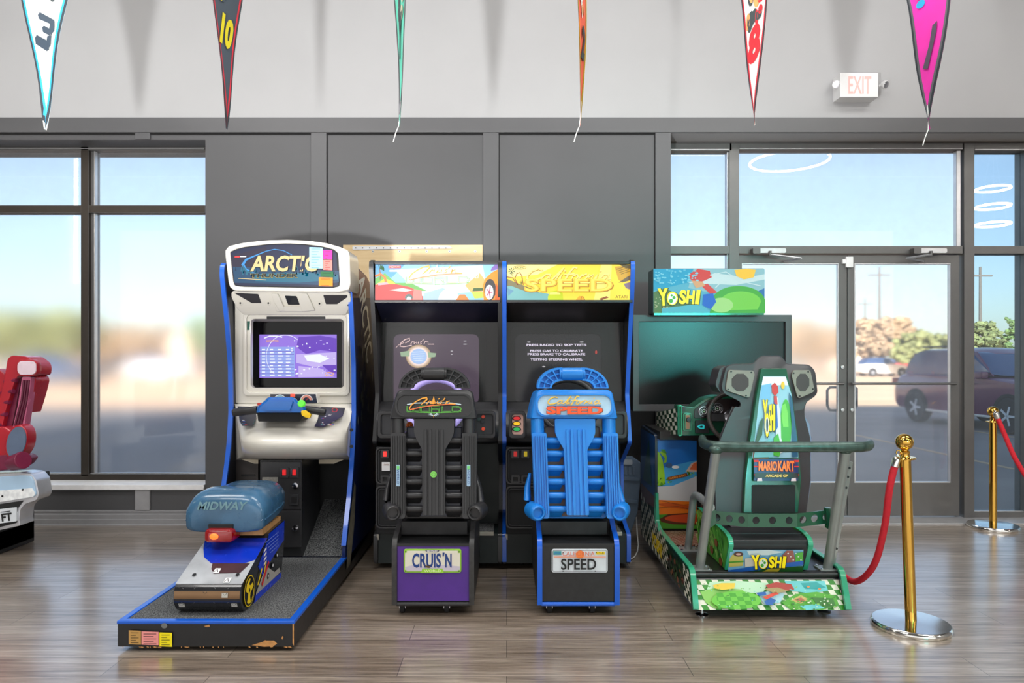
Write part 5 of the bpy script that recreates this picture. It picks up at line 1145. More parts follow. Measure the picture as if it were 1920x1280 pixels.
    def off(d): return lambda u, v: yp(u, v)+d
    seat = MB(); seat.slab(rp([(762, 800), (866, 800), (864, 968), (764, 968)], 4), off(.085), .04, MD); st = bs_(seat, 'seat', bevel=.006)
    # head housing
    w = MB(); hd = rp([(744, 735, 8), (752, 730, 4), (878, 730, 4), (887, 735, 8), (891, 760, 8), (895, 785, 3), (731, 785, 3), (736, 760, 8)], 6)
    def hring2(s, d): return [W(813+(p[0]-813)*s, 760+(p[1]-760)*s, yp(*p)+d) for p in hd]
    w.loft([hring2(.955, 0), hring2(.985, .006), hring2(1, .02), hring2(1, .12), hring2(.97, .14)], MS)
    w.slabring(rr(741, 738, 886, 781, 17, 6), rr(744.5, 741, 882.5, 778, 15, 6), off(-.012), .02, MS)
    hh = bs_(w, 'head_housing', st, ang=50)
    w = MB(); w.slab(rr(744, 741, 883, 778, 15, 6), off(-.003), .006, mat('logo_plate_black', (24, 24, 26), .25, coat=.3) if not blue else mat('logo_plate_sky', (176, 206, 228), .3, coat=.3, var=.12, scale=12)); lp = bs_(w, 'logo_plate', st)
    a = Art(front(off(-.003))); a.k = 2
    if not blue:
        stroke_logo(a, 760, 744, 1.08, (mat('lime_outline', (120, 220, 90), .4, var=0), M_blk0, mat('amber_script', (250, 170, 60), .4, var=0), mat('coral_script', (240, 110, 70), .4, var=0), mat('silver_burst', (206, 226, 236), .4, var=0), mat('amber_script')))
    else:
        california(a, 813, 742.5, 102, mat('navy_shadow_print', (40, 60, 120), .4, var=0)); a.k += 1; california(a, 812.5, 742, 102, mat('gold_script', (250, 200, 60), .4, var=0), mu=mat('navy_shadow_print'))
        a.text('SPEED', 813, 768.6, 15.5, mat('brown_shadow_print', (110, 40, 20), .4, var=0), w=107, bold=.055); a.text('SPEED', 812.5, 768, 14.5, mat('vermilion_lettering', (240, 84, 34), .4, var=0), w=105, bold=.045)
    a.shift((sx, 0, 0)); a.build('logo', lp)
    # carrying handle with its web of ribs
    cL, cR = (796, 727), (832, 727)
    def arc(rx, ry, a0, a1, c, n=14): return [(c[0]+rx*math.cos(math.radians(a0+(a1-a0)*i/n)), c[1]-ry*math.sin(math.radians(a0+(a1-a0)*i/n))) for i in range(n+1)]
    w = MB()
    for c, a0, a1 in ((cL, 180, 92), (cR, 88, 0)):
        O = arc(49, 38.5, a0, a1, c); I = arc(21.5, 13.5, a0, a1, c)
        w.slab(O+I[::-1], off(.05), .05, MS)
        O2 = arc(44.5, 34.5, a0, a1, c); M1 = arc(37, 28, a0, a1, c); M2 = arc(34, 25.5, a0, a1, c); I2 = arc(25.5, 17.5, a0, a1, c)
        w.slab(O+O2[::-1], off(.028), .03, MS); w.slab(M1+M2[::-1], off(.034), .03, MS); w.slab(I2+I[::-1], off(.028), .03, MS)
        for t in (a0, a0+(a1-a0)*.25, a0+(a1-a0)*.5, a0+(a1-a0)*.75, a1):
            d = math.radians(t); e = .03
            w.slab([(c[0]+49*math.cos(d-e), c[1]-38.5*math.sin(d-e)), (c[0]+49*math.cos(d+e), c[1]-38.5*math.sin(d+e)), (c[0]+21.5*math.cos(d+2*e), c[1]-13.5*math.sin(d+2*e)), (c[0]+21.5*math.cos(d-2*e), c[1]-13.5*math.sin(d-2*e))], off(.028), .03, MS)
    Yh = 3.79
    w.tube([W(794, 701, Yh), W(797, 701, Yh), W(831, 701, Yh), W(834, 701, Yh)], [.033, .035, .035, .033], MS, 24)
    w.tube([W(790, 701, Yh), W(838, 701, Yh)], .028, MS, 20)
    bs_(w, 'carry_handle', st, bevel=.002)
    # back: spine, side columns, rungs
    w = MB(); w.slab(rp([(776, 785), (852, 785), (851, 812), (846, 824), (835, 842), (834, 966), (792, 966), (791, 842), (781, 824), (776, 812)], 3), off(0), .09, MS)
    for xa in (795.5, 804, 817, 826): w.slab(rr(xa, 805, xa+5, 966, 1.5, 3), off(-.011), .02, MS)
    bs_(w, 'spine', st, bevel=.0015)
    for sgn, xs in ((-1, (732, 760)), (1, (866, 894))):
        w = MB()
        a0, a1 = xs
        w.slab(rp([(a0, 812), (a1, 812), (a1-(1 if sgn > 0 else 0), 966), (a1-(8 if sgn > 0 else 2), 972), (a0+(2 if sgn > 0 else 8), 972), (a0+1, 966)], 3), off(.004), .10, MS)
        for f0, f1 in ((.12, .20), (.46, .54), (.78, .86)):
            for e in (0,):
                xa = a0+(a1-a0)*(f0-.06); xb = a0+(a1-a0)*(f0+.0); xc = a0+(a1-a0)*f1; xd = a0+(a1-a0)*(f1+.06)
                w.slab(rr(xa, 817, xb, 964, .8, 2), off(-.006), .02, MS); w.slab(rr(xc, 817, xd, 964, .8, 2), off(-.006), .02, MS)
        w.tube([W((a0+a1)/2, 785, yp(0, 785)+.04), W((a0+a1)/2, 815, yp(0, 815)+.045)], .036, MS, 20)
        bs_(w, 'side_column', st, bevel=.001)
        # flared tube end and bolster
        ex, ey = (737, 962) if sgn < 0 else (889, 962)
        c = W(ex, ey, 3.60); M = Matrix.Rotation(sgn*-.35 if False else -sgn*.3, 3, 'Z') @ Matrix.Rotation(PI/2, 3, 'X')
        w = MB(); w.lathe([(0, -.015), (.026, -.015), (.027, .002), (.033, .004), (.040, -.002), (.044, -.02), (.046, -.06), (.044, -.10), (0, -.11)], c, MS, 28, M)
        w.loft([[W(ex+sgn*2, ey, 3.66)+V((a_*.036*sgn, b_*.03, .0)) for a_, b_ in ell(0, 0, 1, 1, 14)], [W(ex+sgn*12, ey-26, 3.72)+V((a_*.02, b_*.03, 0)) for a_, b_ in ell(0, 0, 1, 1, 14)], [W(ex+sgn*9, ey-50, 3.76)+V((a_*.016, b_*.03, 0)) for a_, b_ in ell(0, 0, 1, 1, 14)], [W(ex+sgn*3, ey-75, 3.78)+V((a_*.008, b_*.02, 0)) for a_, b_ in ell(0, 0, 1, 1, 14)]], MS)
        bs_(w, 'tube_end', st, ang=50)
    for cy in (826, 850.5, 877, 903, 928.5, 954):
        for xa, xb in ((758, 793), (833, 868)):
            w = MB(); w.tube([W(xa, cy, yp(0, cy)+.045), W((xa+xb)/2, cy, yp(0, cy)+.035), W(xb, cy, yp(0, cy)+.045)], .017, MS, 12)
            w.loft([[W(xa+1+q_, cy+3, yp(0, cy)+.055), W(xb-1-q_, cy+3, yp(0, cy)+.055), W(xb-1-q_, cy+3, yp(0, cy)+.08), W(xa+1+q_, cy+3, yp(0, cy)+.08)] if j == 0 else [W(xa+6, cy+15, yp(0, cy)+.075), W(xb-6, cy+15, yp(0, cy)+.075), W(xb-6, cy+15, yp(0, cy)+.09), W(xa+6, cy+15, yp(0, cy)+.09)] for j, q_ in ((0, 0), (1, 3))], MS)
            bs_(w, 'rung', st, ang=50)
    if not blue:
        a = Art(front(off(-.012))); a.poly(ell(813, 889, 6, n=18), mat('lime_round_sticker', (126, 204, 90), .4)); a.line(ell(813, 889, 3.4, n=14), .8, mat('dark_lime_print', (60, 140, 50), .4, var=0), closed=True); a.shift((sx, 0, 0)); a.build('round_sticker', st)
        for xa in (743, 875):
            a = Art(front(off(-.008))); a.poly(rr(xa, 871, xa+7, 911, 1), mat('pale_blue_sticker', (150, 180, 206), .4)); a.poly([(xa+1, 873), (xa+6, 873), (xa+6, 880), (xa+1, 880)], mat('lime_print', (110, 200, 110), .4, var=0)); a.text('WORLD', xa+3.5, 893, 4, mat('navy_plate_lettering'), w=28, rot=-90 if xa < 800 else -90, up=-1); a.shift((sx, 0, 0)); a.build('side_sticker', st)
        w = MB(); w.ball(W(768, 797, 3.86), .021, mat('orange_ball_knob', (244, 110, 24), .2, coat=.5)); w.tube([W(768, 797, 3.86), W(772, 830, 3.98)], .008, M_gry, 8); bs_(w, 'shift_knob')
    # cushion, seen from the side
    w = MB(); w.loft([[(X(752, 3.7)+sx*0+a_*0, 3.74+y_, z_) for y_, z_ in ((0, .47), (.42, .49), (.44, .56), (.02, .56))], [(X(876, 3.7), 3.74+y_, z_) for y_, z_ in ((0, .47), (.42, .49), (.44, .56), (.02, .56))]] if (a_ := 0) == 0 else [], MS); bs_(w, 'cushion', st, bevel=.02)
    return r
driving_game(0, 0, 'world', 'black driving arcade game with a black moulded seat over a purple plate box')
driving_game(.8175, .7545, 'speed', 'blue edged driving arcade game with a bright blue moulded seat and yellow title')
# ================================================================ kart racing game on the right
KL, KR = .956, 1.753
M_tealp = mat('teal_green_edge', (44, 156, 116), .3, coat=.4, var=.04)
M_dgrn = mat('dark_green_gloss_paint', (22, 84, 58), .22, coat=.6, var=.05)
M_tub = mat('silver_grey_tube_paint', (150, 152, 150), .35, .4, var=.05)
M_kblk = mat('black_kart_deck', (34, 32, 32), .35, var=.15)
M_kseat = mat('dark_grey_seat_shell', (62, 60, 63), .40, var=.06, bump=.05)
P_ = lambda n, c: mat(n, c, .35, coat=.3, var=.0)
r = root('kart_arcade_game', 'green racing kart game with large black monitor, high seat and silver tube rails', 'arcade game', ((KL+KR)/2, 4.4, 0))
# deck
w = MB(); dk_p = [(3.555, .052), (3.635, .205), (3.66, .222), (4.95, .222), (4.95, .07)]
w.prism('yz', dk_p, KL+.02, KR-.02, M_kblk); dkk = w.build('deck', r, bevel=.003)
def checker(a, P00, P10, P01, P11, nu, nv, m, sk=0, k=None, keep=lambda i, j: True):
    """checks over a skewed quad"""
    a.k += 1; kk = a.k if k is None else k
    L = lambda u, v: (P00[0]*(1-u)*(1-v)+P10[0]*u*(1-v)+P01[0]*(1-u)*v+P11[0]*u*v, P00[1]*(1-u)*(1-v)+P10[1]*u*(1-v)+P01[1]*(1-u)*v+P11[1]*u*v)
    for i in range(-1, nu+1):
        for j in range(nv):
            if (i+j) % 2 == 0 and keep(i, j):
                c = lambda q: min(1, max(0, q))
                s0, s1 = sk*j/nv, sk*(j+1)/nv
                Q = [L(c((i+s0)/nu), j/nv), L(c((i+1+s0)/nu), j/nv), L(c((i+1+s1)/nu), (j+1)/nv), L(c((i+s1)/nu), (j+1)/nv)]
                if (V(Q[0])-V(Q[1])).length > 1e-4 or (V(Q[2])-V(Q[3])).length > 1e-4: a.poly(Q, m, kk)
def kf(u, v, k):   # sloping front face by photo pixel
    y = 3.6
    for _ in range(6): y = 3.555+.08*(Z(v, y)-.052)/.153
    p = W(u, v, y); p.y -= .001+.0007*k; return p
a = Art(kf); wh = P_('ivory_check', (240, 238, 218)); gr = P_('leaf_green_check', (54, 140, 40)); 
a.poly([(1299, 1086), (1573, 1086), (1583, 1143), (1303, 1143)], wh)
checker(a, (1299, 1086), (1573, 1086), (1303, 1143), (1583, 1143), 24, 6, gr, sk=2.4)
lg = P_('pale_lime_wash', (142, 204, 96)); lg2 = P_('mint_wash', (196, 232, 196)); aq = P_('aqua_wash', (110, 206, 208)); dg = P_('forest_wash', (60, 122, 50)); mg = P_('mid_green_wash', (88, 172, 54))
a.k = 4
a.poly([(1330, 1090), (1380, 1088), (1440, 1092), (1430, 1110), (1380, 1112), (1325, 1104)], lg2)
a.poly([(1470, 1088), (1545, 1088), (1552, 1106), (1520, 1112), (1480, 1106)], aq)
a.poly([(1500, 1092), (1530, 1090), (1548, 1100), (1530, 1104), (1508, 1102)], P_('teal_wash', (40, 164, 164)))
a.poly([(1312, 1108), (1345, 1100), (1390, 1104), (1410, 1118), (1420, 1132), (1390, 1141), (1340, 1140), (1322, 1128)], lg)
a.poly([(1335, 1118), (1360, 1112), (1380, 1120), (1362, 1128)], mg); a.poly([(1362, 1128), (1380, 1121), (1402, 1127), (1380, 1137)], mg)
a.poly([(1420, 1112), (1450, 1104), (1470, 1112), (1462, 1128), (1432, 1132)], P_('sky_wash', (176, 216, 226)))
a.poly([(1465, 1128), (1490, 1112), (1530, 1108), (1565, 1116), (1572, 1134), (1540, 1142), (1480, 1141)], mg)
a.poly([(1480, 1124), (1500, 1114), (1515, 1122), (1500, 1130)], P_('ochre_wash', (206, 184, 110))); a.poly([(1488, 1122), (1500, 1118), (1508, 1124), (1498, 1128)], P_('brick_wash', (186, 110, 84)))
a.poly([(1520, 1118), (1560, 1120), (1566, 1136), (1535, 1138)], dg); a.poly([(1498, 1134), (1530, 1130), (1545, 1138), (1510, 1142)], aq)
rnd = random.Random(12)
for i in range(40): a.poly(ell(1480+rnd.random()*90, 1112+rnd.random()*28, 1+2*rnd.random(), .8+rnd.random(), 7), [dg, lg, P_('ivory_check', (0, 0, 0)), mg][i % 4], 30)
for cx, cy in ((1512, 1097), (1533, 1101)): a.poly(ell(cx, cy, 3, 1.6, 8), P_('orange_blossom', (224, 130, 60)), 31)
a.poly([(1334, 1094), (1350, 1090), (1376, 1090), (1374, 1100), (1352, 1103), (1338, 1100)], P_('yellow_wash', (236, 200, 60)), 31)
a.poly(ell(1378, 1122, 46, 17, 30), P_('lime_mound_wash', (112, 200, 66)), 32); checker(a, (1340, 1108), (1412, 1108), (1344, 1138), (1416, 1138), 6, 4, P_('moss_mound_wash', (76, 168, 46)), sk=.5, k=33)
a.poly([(1432, 1094), (1452, 1088), (1480, 1092), (1486, 1102), (1464, 1106), (1440, 1102)], P_('rust_red_wash', (176, 56, 44)), 32); a.poly([(1430, 1100), (1454, 1098), (1474, 1104), (1450, 1110)], P_('olive_tan_wash', (170, 150, 96)), 33)
a.poly([(1426, 1116), (1452, 1106), (1457, 1110), (1434, 1120)], P_('scarlet_wash', (222, 70, 50)), 33); a.poly([(1430, 1124), (1442, 1117), (1452, 1122), (1446, 1131), (1434, 1131)], P_('cobalt_wash', (34, 96, 176)), 33); a.poly([(1414, 1108), (1432, 1106), (1434, 1112), (1420, 1114)], P_('cobalt_wash', (0, 0, 0)), 33)
rnd = random.Random(31)
for i in range(60): cx = 1316+rnd.random()*250; cy = 1090+rnd.random()*50; t = rnd.random()*3; a.poly([(cx, cy), (cx+5*math.cos(t), cy+2*math.sin(t)), (cx+3*math.cos(t+.8), cy+2.4*math.sin(t+.8))], [mg, lg, lg2, dg, aq][i % 5], 35)
a.build('front_art', dkk)
w = MB(); w.tube([(KL+.02, 3.625, .211), (KR-.02, 3.625, .211)], .013, M_kblk, 12); w.build('nose_strip', dkk)
# side boards
ksd = [(3.535, .048), (3.56, .12), (3.60, .222), (3.63, .246), (4.38, .262), (4.46, .29), (4.48, .45), (4.486, .85), (4.92, .87), (4.95, .84), (4.95, .09)]
for sgn, a0, a1 in ((-1, KL, KL+.02), (1, KR-.02, KR)):
    w = MB(); pr = ksd if sgn < 0 else ksd[:5]+[(4.50, .26), (4.95, .26), (4.95, .09)]
    w.prism('yz', rp(pr, .02, 3), a0, a1, mat('dark_side_board', (24, 40, 60), .3, coat=.3)); p = w.build('side_board', r, bevel=.002)
    w = MB(); w.loft([[(a0-.004, y-.008, z+.004), (a1+.004, y-.008, z+.004), (a1+.004, y+.006, z-.004), (a0-.004, y+.006, z-.004)] for y, z in rp(pr[:8 if sgn < 0 else 6], .02, 3)[2:-4]], M_tealp); w.build('edge_trim', p, ang=60)
    if sgn < 0:
        a = Art(lambda u, v, k: V((KL-.001-.0007*k, u, v)))
        a.poly([(3.56, .07), (3.60, .20), (3.66, .235), (4.36, .25), (4.44, .28), (4.46, .84), (4.90, .85), (4.93, .82), (4.93, .10), (3.9, .075)], P_('deep_forest_art', (22, 62, 34)))
        a.poly([(4.46, .45), (4.93, .45), (4.93, .85), (4.46, .84)], P_('deep_sky_art', (20, 84, 150))); a.poly([(4.46, .38), (4.93, .34), (4.93, .46), (4.46, .45)], P_('dusk_brown_art', (110, 70, 60))); a.poly([(4.55, .5), (4.64, .80), (4.75, .66), (4.85, .5)], P_('dark_teal_art', (20, 84, 84)))
        a.k = 5
        checker(a, (4.08, .09), (4.90, .10), (4.08, .248), (4.90, .40), 16, 7, P_('ivory_check', (0, 0, 0)), sk=1.5)
        checker(a, (3.575, .075), (3.70, .075), (3.62, .225), (3.74, .238), 3, 6, P_('ivory_check', (0, 0, 0)), sk=1)
        rnd = random.Random(2)
        for i in range(34): a.poly(ell(3.72+rnd.random()*.36, .09+rnd.random()*.13, .012+.02*rnd.random(), .006+.012*rnd.random(), 7), [P_('deep_moss_art', (40, 92, 40)), P_('rust_leaf_art', (150, 80, 40)), P_('dark_leaf_art', (16, 44, 26))][i % 3], 14)
        a.text('YOSHI', 4.32, .185, .085, M_yel, w=-.30, bold=.05, up=1, k=30, rot=4)
        a.build('side_art', p)
# floor of the footwell: bright tread plate
def tread():
    m = mat('worn_tread_plate', (150, 110, 84), .35, .4, var=0); t = m.node_tree; b = t.nodes['Principled BSDF']; tc = t.nodes.new('ShaderNodeTexCoord')
    mp = t.nodes.new('ShaderNodeMapping'); mp.inputs['Rotation'].default_value = (0, 0, .8); mp.inputs['Scale'].default_value = (1, 1, 1)
    br = t.nodes.new('ShaderNodeTexBrick'); br.inputs['Scale'].default_value = 22; br.inputs['Mortar Size'].default_value = .08; br.inputs['Brick Width'].default_value = 1.0; br.inputs['Row Height'].default_value = .35
    br.inputs['Color1'].default_value = lin((214, 190, 170)); br.inputs['Color2'].default_value = lin((170, 110, 86)); br.inputs['Mortar'].default_value = lin((104, 60, 46))
    t.links.new(tc.outputs['Object'], mp.inputs['Vector']); t.links.new(mp.outputs['Vector'], br.inputs['Vector']); t.links.new(br.outputs['Color'], b.inputs['Base Color']); return m
w = MB(); w.box(KL+.03, 4.14, .222, KR-.03, 4.48, .228, tread()); w.build('tread_plate', dkk)
# lower front board with printed picture, and black footwell
w = MB(); w.box(KL+.02, 4.50, .222, X(1307, 4.5), 4.9, Z(822, 4.5), M_kblk); w.box(X(1307, 4.5), 4.66, .222, KR-.02, 4.9, .83, M_blkm); w.box(KL+.02, 4.42, Z(822, 4.5), KR-.02, 4.9, Z(812, 4.5)+.02, M_kblk); lb = w.build('lower_cabinet', r, bevel=.003)
a = Art(front(4.50)); a.k = 2
a.poly([(1228, 822), (1306, 826), (1306, 990), (1228, 990)], P_('azure_picture', (24, 116, 206)))
a.poly([(1228, 880), (1306, 862), (1306, 905), (1228, 915)], P_('light_azure_picture', (70, 168, 226)))
a.poly([(1228, 912), (1262, 910), (1306, 892), (1306, 940), (1228, 938)], P_('pale_road_picture', (206, 204, 204)))
a.poly([(1285, 884), (1296, 868), (1306, 864), (1306, 884)], P_('sand_picture', (222, 190, 170))); a.poly([(1292, 880), (1300, 868), (1306, 866), (1306, 881)], P_('clay_picture', (220, 106, 60)))
lime = P_('lime_vine_picture', (150, 206, 30)); gv = P_('green_vine_picture', (70, 150, 36))
a.poly([(1228, 842), (1236, 848), (1242, 862), (1246, 890), (1246, 908), (1228, 911)], lime); a.poly([(1236, 846), (1246, 845), (1250, 856), (1249, 866), (1244, 868), (1246, 858), (1240, 852)], lime); a.poly([(1238, 842), (1246, 842), (1250, 850), (1242, 848)], gv)
rnd = random.Random(8)
for i in range(22): cx = 1230+rnd.random()*26; cy = 898+rnd.random()*13; t = rnd.random()*3; a.poly([(cx, cy), (cx+4*math.cos(t), cy-5*math.sin(t)-1), (cx+6*math.cos(t), cy-1)], [gv, lime][i % 2], 10)
for i in range(16): cx = 1286+rnd.random()*16; cy = 886+rnd.random()*8; t = rnd.random()*3; a.poly([(cx, cy), (cx+4*math.cos(t), cy-4*math.sin(t)-1), (cx+5*math.cos(t), cy-1)], [gv, lime][i % 2], 10)
a.poly([(1251, 894), (1287, 886), (1289, 892), (1253, 900)], P_('brown_board_picture', (124, 66, 26)), 11); a.text('MARIO KART', 1270, 893, 3.8, P_('orange_board_lettering', (236, 150, 60)), w=31, bold=.03, rot=12, k=12)
a.poly(ell(1254, 872, 6, 4.5, 12), P_('slate_puff_picture', (60, 96, 140)), 10); a.poly(ell(1266, 875, 7, 3, 14), M_white, 11)
a.poly([(1228, 936), (1306, 940), (1306, 968), (1228, 966)], P_('orange_brick_picture', (236, 120, 24)), 10); a.poly([(1228, 944), (1260, 941), (1306, 950), (1306, 956), (1250, 950)], P_('dark_orange_picture', (206, 84, 20)), 11); a.line([(1240, 938), (1275, 946), (1306, 944)], .8, P_('brown_board_picture', (0, 0, 0)), 12); a.line([(1230, 952), (1270, 948), (1306, 958)], .8, P_('brown_board_picture', (0, 0, 0)), 12)
a.poly([(1228, 964), (1306, 962), (1306, 990), (1228, 990)], P_('green_vine_picture', (0, 0, 0)), 11); a.poly([(1236, 972), (1252, 963), (1306, 960), (1306, 983), (1262, 982), (1240, 978)], P_('dark_brown_picture', (90, 40, 16)), 12); a.poly([(1245, 970), (1258, 965), (1306, 962), (1306, 980), (1268, 978), (1248, 974)], P_('red_clay_picture', (206, 76, 30)), 13); a.poly([(1228, 972), (1236, 978), (1238, 990), (1228, 990)], P_('orange_brick_picture', (0, 0, 0)), 13)
a.build('picture_panel', lb)
# console with dials and wheel
cL0, cR0 = 1.047, 1.663; cy_ = 4.20
w = MB(); Pc = rp([(1274, 760, 3), (1300, 763, 2), (1324, 746, 5), (1346, 741, 5), (1392, 741, 5), (1414, 746, 5), (1438, 763, 2), (1464, 760, 3), (1464, 815, 3), (1274, 817, 3)], 3)
w.slab(Pc, 4.20, .14, M_dgrn); w.prism('yz', [(4.21, .875), (4.21, 1.045), (4.85, .968), (4.85, .80), (4.5, .84)], cL0+.002, cR0-.002, M_dgrn); co = w.build('console', r, bevel=.004)
a = Art(lambda u, v, k: V((cL0-.001-.0007*k, u, v))); a.poly([(4.215, .88), (4.84, .808), (4.84, .964), (4.215, 1.04)], P_('ivory_check', (0, 0, 0))); a.k = 3
checker(a, (4.215, .88), (4.84, .808), (4.215, 1.04), (4.84, .964), 10, 6, P_('dark_check', (22, 60, 36)), sk=1.2); a.build('check_print', co)
w = MB(); w.slabring(rr(1272, 759, 1279, 818, 3, 3), rr(1274, 762, 1277, 815, 1, 3), 4.185, .03, M_tealp); w.slab(rr(1281, 774, 1297, 808, 3), 4.185, .03, M_dgrn); w.slab(rr(1285, 777, 1294, 805, 2), 4.178, .02, mat('copper_sheen_green', (150, 104, 80), .25, .4)); w.build('console_ridge', co, bevel=.003)
w = MB(); w.slab(ell(1281, 766, 4.6, 4, 18), 4.19, .02, M_blkp); w.build('key_switch', co); w = MB(); w.slab(ell(1292, 787, 4.2, 4.6, 20), 4.16, .03, M_gry); w.build('shifter_knob', co, bevel=.004)
w = MB(); w.slab(rp([(1302, 768), (1326, 751), (1346, 747), (1392, 747), (1412, 751), (1434, 768), (1434, 784), (1302, 784)], 3), 4.19, .02, mat('dark_dash_panel', (52, 42, 42), .3)); dp = w.build('dash_panel', co, bevel=.002)
for cx, cy, rx, ry in ((1320, 771.5, 10, 10), (1345, 765.5, 11, 10.5), (1392, 765.5, 11, 10.5), (1417, 771.5, 9, 10)):
    w = MB(); w.slabring(ell(cx, cy, rx, ry, 28), ell(cx, cy, rx-1.6, ry-1.6, 28), 4.18, .02, M_chr); w.slab(ell(cx, cy, rx-1.6, ry-1.6, 28), 4.186, .01, M_blk0); g = w.build('dial', dp)
    a = Art(front(4.186)); a.k = 1; a.line(ell(cx, cy, 4.2, 4.2, 18), .8, M_white, closed=True)
    for i in range(10): t = math.radians(130+i*30); a.line([(cx+6*math.cos(t), cy+6*math.sin(t)), (cx+7.6*math.cos(t), cy+7.6*math.sin(t))], .7, M_white, 3)
    a.poly(ell(cx, cy, 1.6, n=10), mat('pale_green_needle', (170, 220, 170), .4, var=0), 4); a.build('dial_face', g)
w = MB(); w.slab(rr(1304, 788, 1330, 812, 2), 4.19, .02, M_blkm); w.build('start_panel', co, bevel=.002)
w = MB(); w.slabring(rp([(1307, 800), (1313, 796), (1321, 796), (1321, 804), (1313, 804)], 2), rp([(1310.5, 800), (1314, 798), (1318.5, 798), (1318.5, 802), (1314, 802)], 1), 4.18, .02, mat('teal_lit_button', (40, 180, 184), .3, emit=.35)); w.build('start_button', co)
c = W(1374, 782, 4.14); MW = Matrix.Rotation(math.radians(76), 3, 'X')
w = MB(); w.tube([c+MW @ V((.143*math.cos(2*PI*i/44), .143*math.sin(2*PI*i/44), 0)) for i in range(44)], .0135, mat('dark_wheel_grip', (64, 58, 54), .4), 10, closed=True); sw = w.build('steering_wheel', r)
w = MB(); w.lathe([(0, -.03), (.055, -.025), (.05, .01), (.02, .02), (0, .02)], c, M_chr, 28, MW)
for t in (PI, 0, -PI/2): w.obox(c+MW @ V((.09*math.cos(t), .09*math.sin(t), -.005)), (.12, .045, .01), M_blkp, MW @ Matrix.Rotation(t, 3, 'Z'))
w.tube([c, c+MW @ V((0, 0, -.14))], .028, M_blkp, 14); w.build('wheel_hub', sw)
# monitor and title box
w = MB(); o_ = rr(1187, 590, 1485, 771, 1.5, 3); i_ = rr(1198, 603, 1473, 758, 1, 3); w.slabring(o_, i_, 5.0, .05, mat('graphite_monitor_frame', (84, 84, 86), .38, .2)); w.box(X(1187, 5.0)+.005, 5.045, Z(770, 5.0), X(1484, 5.0), 5.12, Z(591, 5.0), M_blkm)
w.box(1.3, 5.10, .25, 1.6, 5.16, 1.0, M_blkm); mo = w.build('monitor', r, bevel=.003)
w = MB(); w.slab(i_, 5.022, .02, mat('unlit_monitor_glass', (8, 14, 16), .27, spec=.45, var=0)); w.build('screen', mo)
tb = MB(); tb.slab(rr(1224, 503, 1434, 588, 3, 4), 4.90, .16, P_('dark_title_box', (30, 60, 60))); tb.box(1.3, 5.02, Z(592, 4.9), 1.56, 5.1, 1.75, M_blkm); t_ = tb.build('title_box', r, bevel=.004)
a = Art(front(4.90)); a.k = 2
a.poly(rr(1225, 504, 1433, 587, 3, 4), E('aqua_title', (96, 186, 214), .55)); a.poly([(1225, 504), (1300, 504), (1288, 530), (1225, 545)], E('cyan_title', (40, 170, 214), .55)); a.poly([(1300, 504), (1433, 504), (1433, 545), (1350, 552), (1290, 540)], E('pale_aqua_title', (150, 200, 210), .6))
a.poly([(1290, 530), (1340, 512), (1400, 520), (1433, 514), (1433, 524), (1380, 534), (1320, 532)], E('cloud_title', (206, 230, 232), .65)); a.poly([(1390, 560), (1433, 540), (1433, 587), (1380, 587)], E('royal_title', (50, 120, 190), .5))
a.poly([(1225, 548), (1245, 540), (1290, 560), (1320, 587), (1225, 587)], E('olive_hill_title', (96, 130, 60), .45)); a.poly(ell(1384, 566, 50, 30, 30, 180, 360)+[(1434, 587), (1330, 587)], E('leaf_hill_title', (70, 176, 44), .6)); a.poly(ell(1388, 566, 38, 20, 26, 180, 360)+[(1420, 580), (1352, 582)], E('light_leaf_title', (120, 210, 60), .65)); a.poly(ell(1352, 572, 22, 14, 20), E('pale_leaf_title', (170, 226, 130), .6))
bl_ = E('red_kite_title', (216, 40, 40), .65); a.poly([(1288, 516), (1308, 504), (1330, 508), (1334, 520), (1316, 528), (1296, 526)], bl_); a.poly([(1312, 534), (1326, 532), (1344, 548), (1332, 552)], bl_); a.poly([(1318, 552), (1336, 550), (1342, 566), (1332, 580), (1316, 572)], E('blue_kite_title', (24, 90, 200), .65)); a.poly([(1296, 526), (1316, 528), (1322, 536), (1304, 540)], E('tan_kite_title', (226, 170, 120), .6))
a.poly([(1376, 506), (1400, 504), (1416, 506), (1412, 520), (1394, 524), (1380, 518)], E('gold_cloud_title', (246, 196, 40), .7)); a.line([(1330, 516), (1360, 510), (1390, 528), (1425, 536)], 1.6, E('cloud_title', (206, 230, 232), .65)); a.line([(1340, 540), (1352, 528), (1370, 526)], 2, E('cloud_title', (206, 230, 232), .65))
a.poly([(1240, 578), (1310, 570), (1330, 587), (1240, 587)], E('water_title', (90, 190, 210), .55))
rnd = random.Random(6)
for i in range(60): a.poly(ell(1227+rnd.random()*80, 506+rnd.random()*26, 1+2.5*rnd.random(), .8+1.4*rnd.random(), 7), E('cyan_spray_title', (130, 214, 236), .6), 14)
for i in range(26): a.poly(ell(1227+rnd.random()*24, 556+rnd.random()*28, 1.2, 1, 6), E('pebble_title', (200, 206, 160), .5), 14)
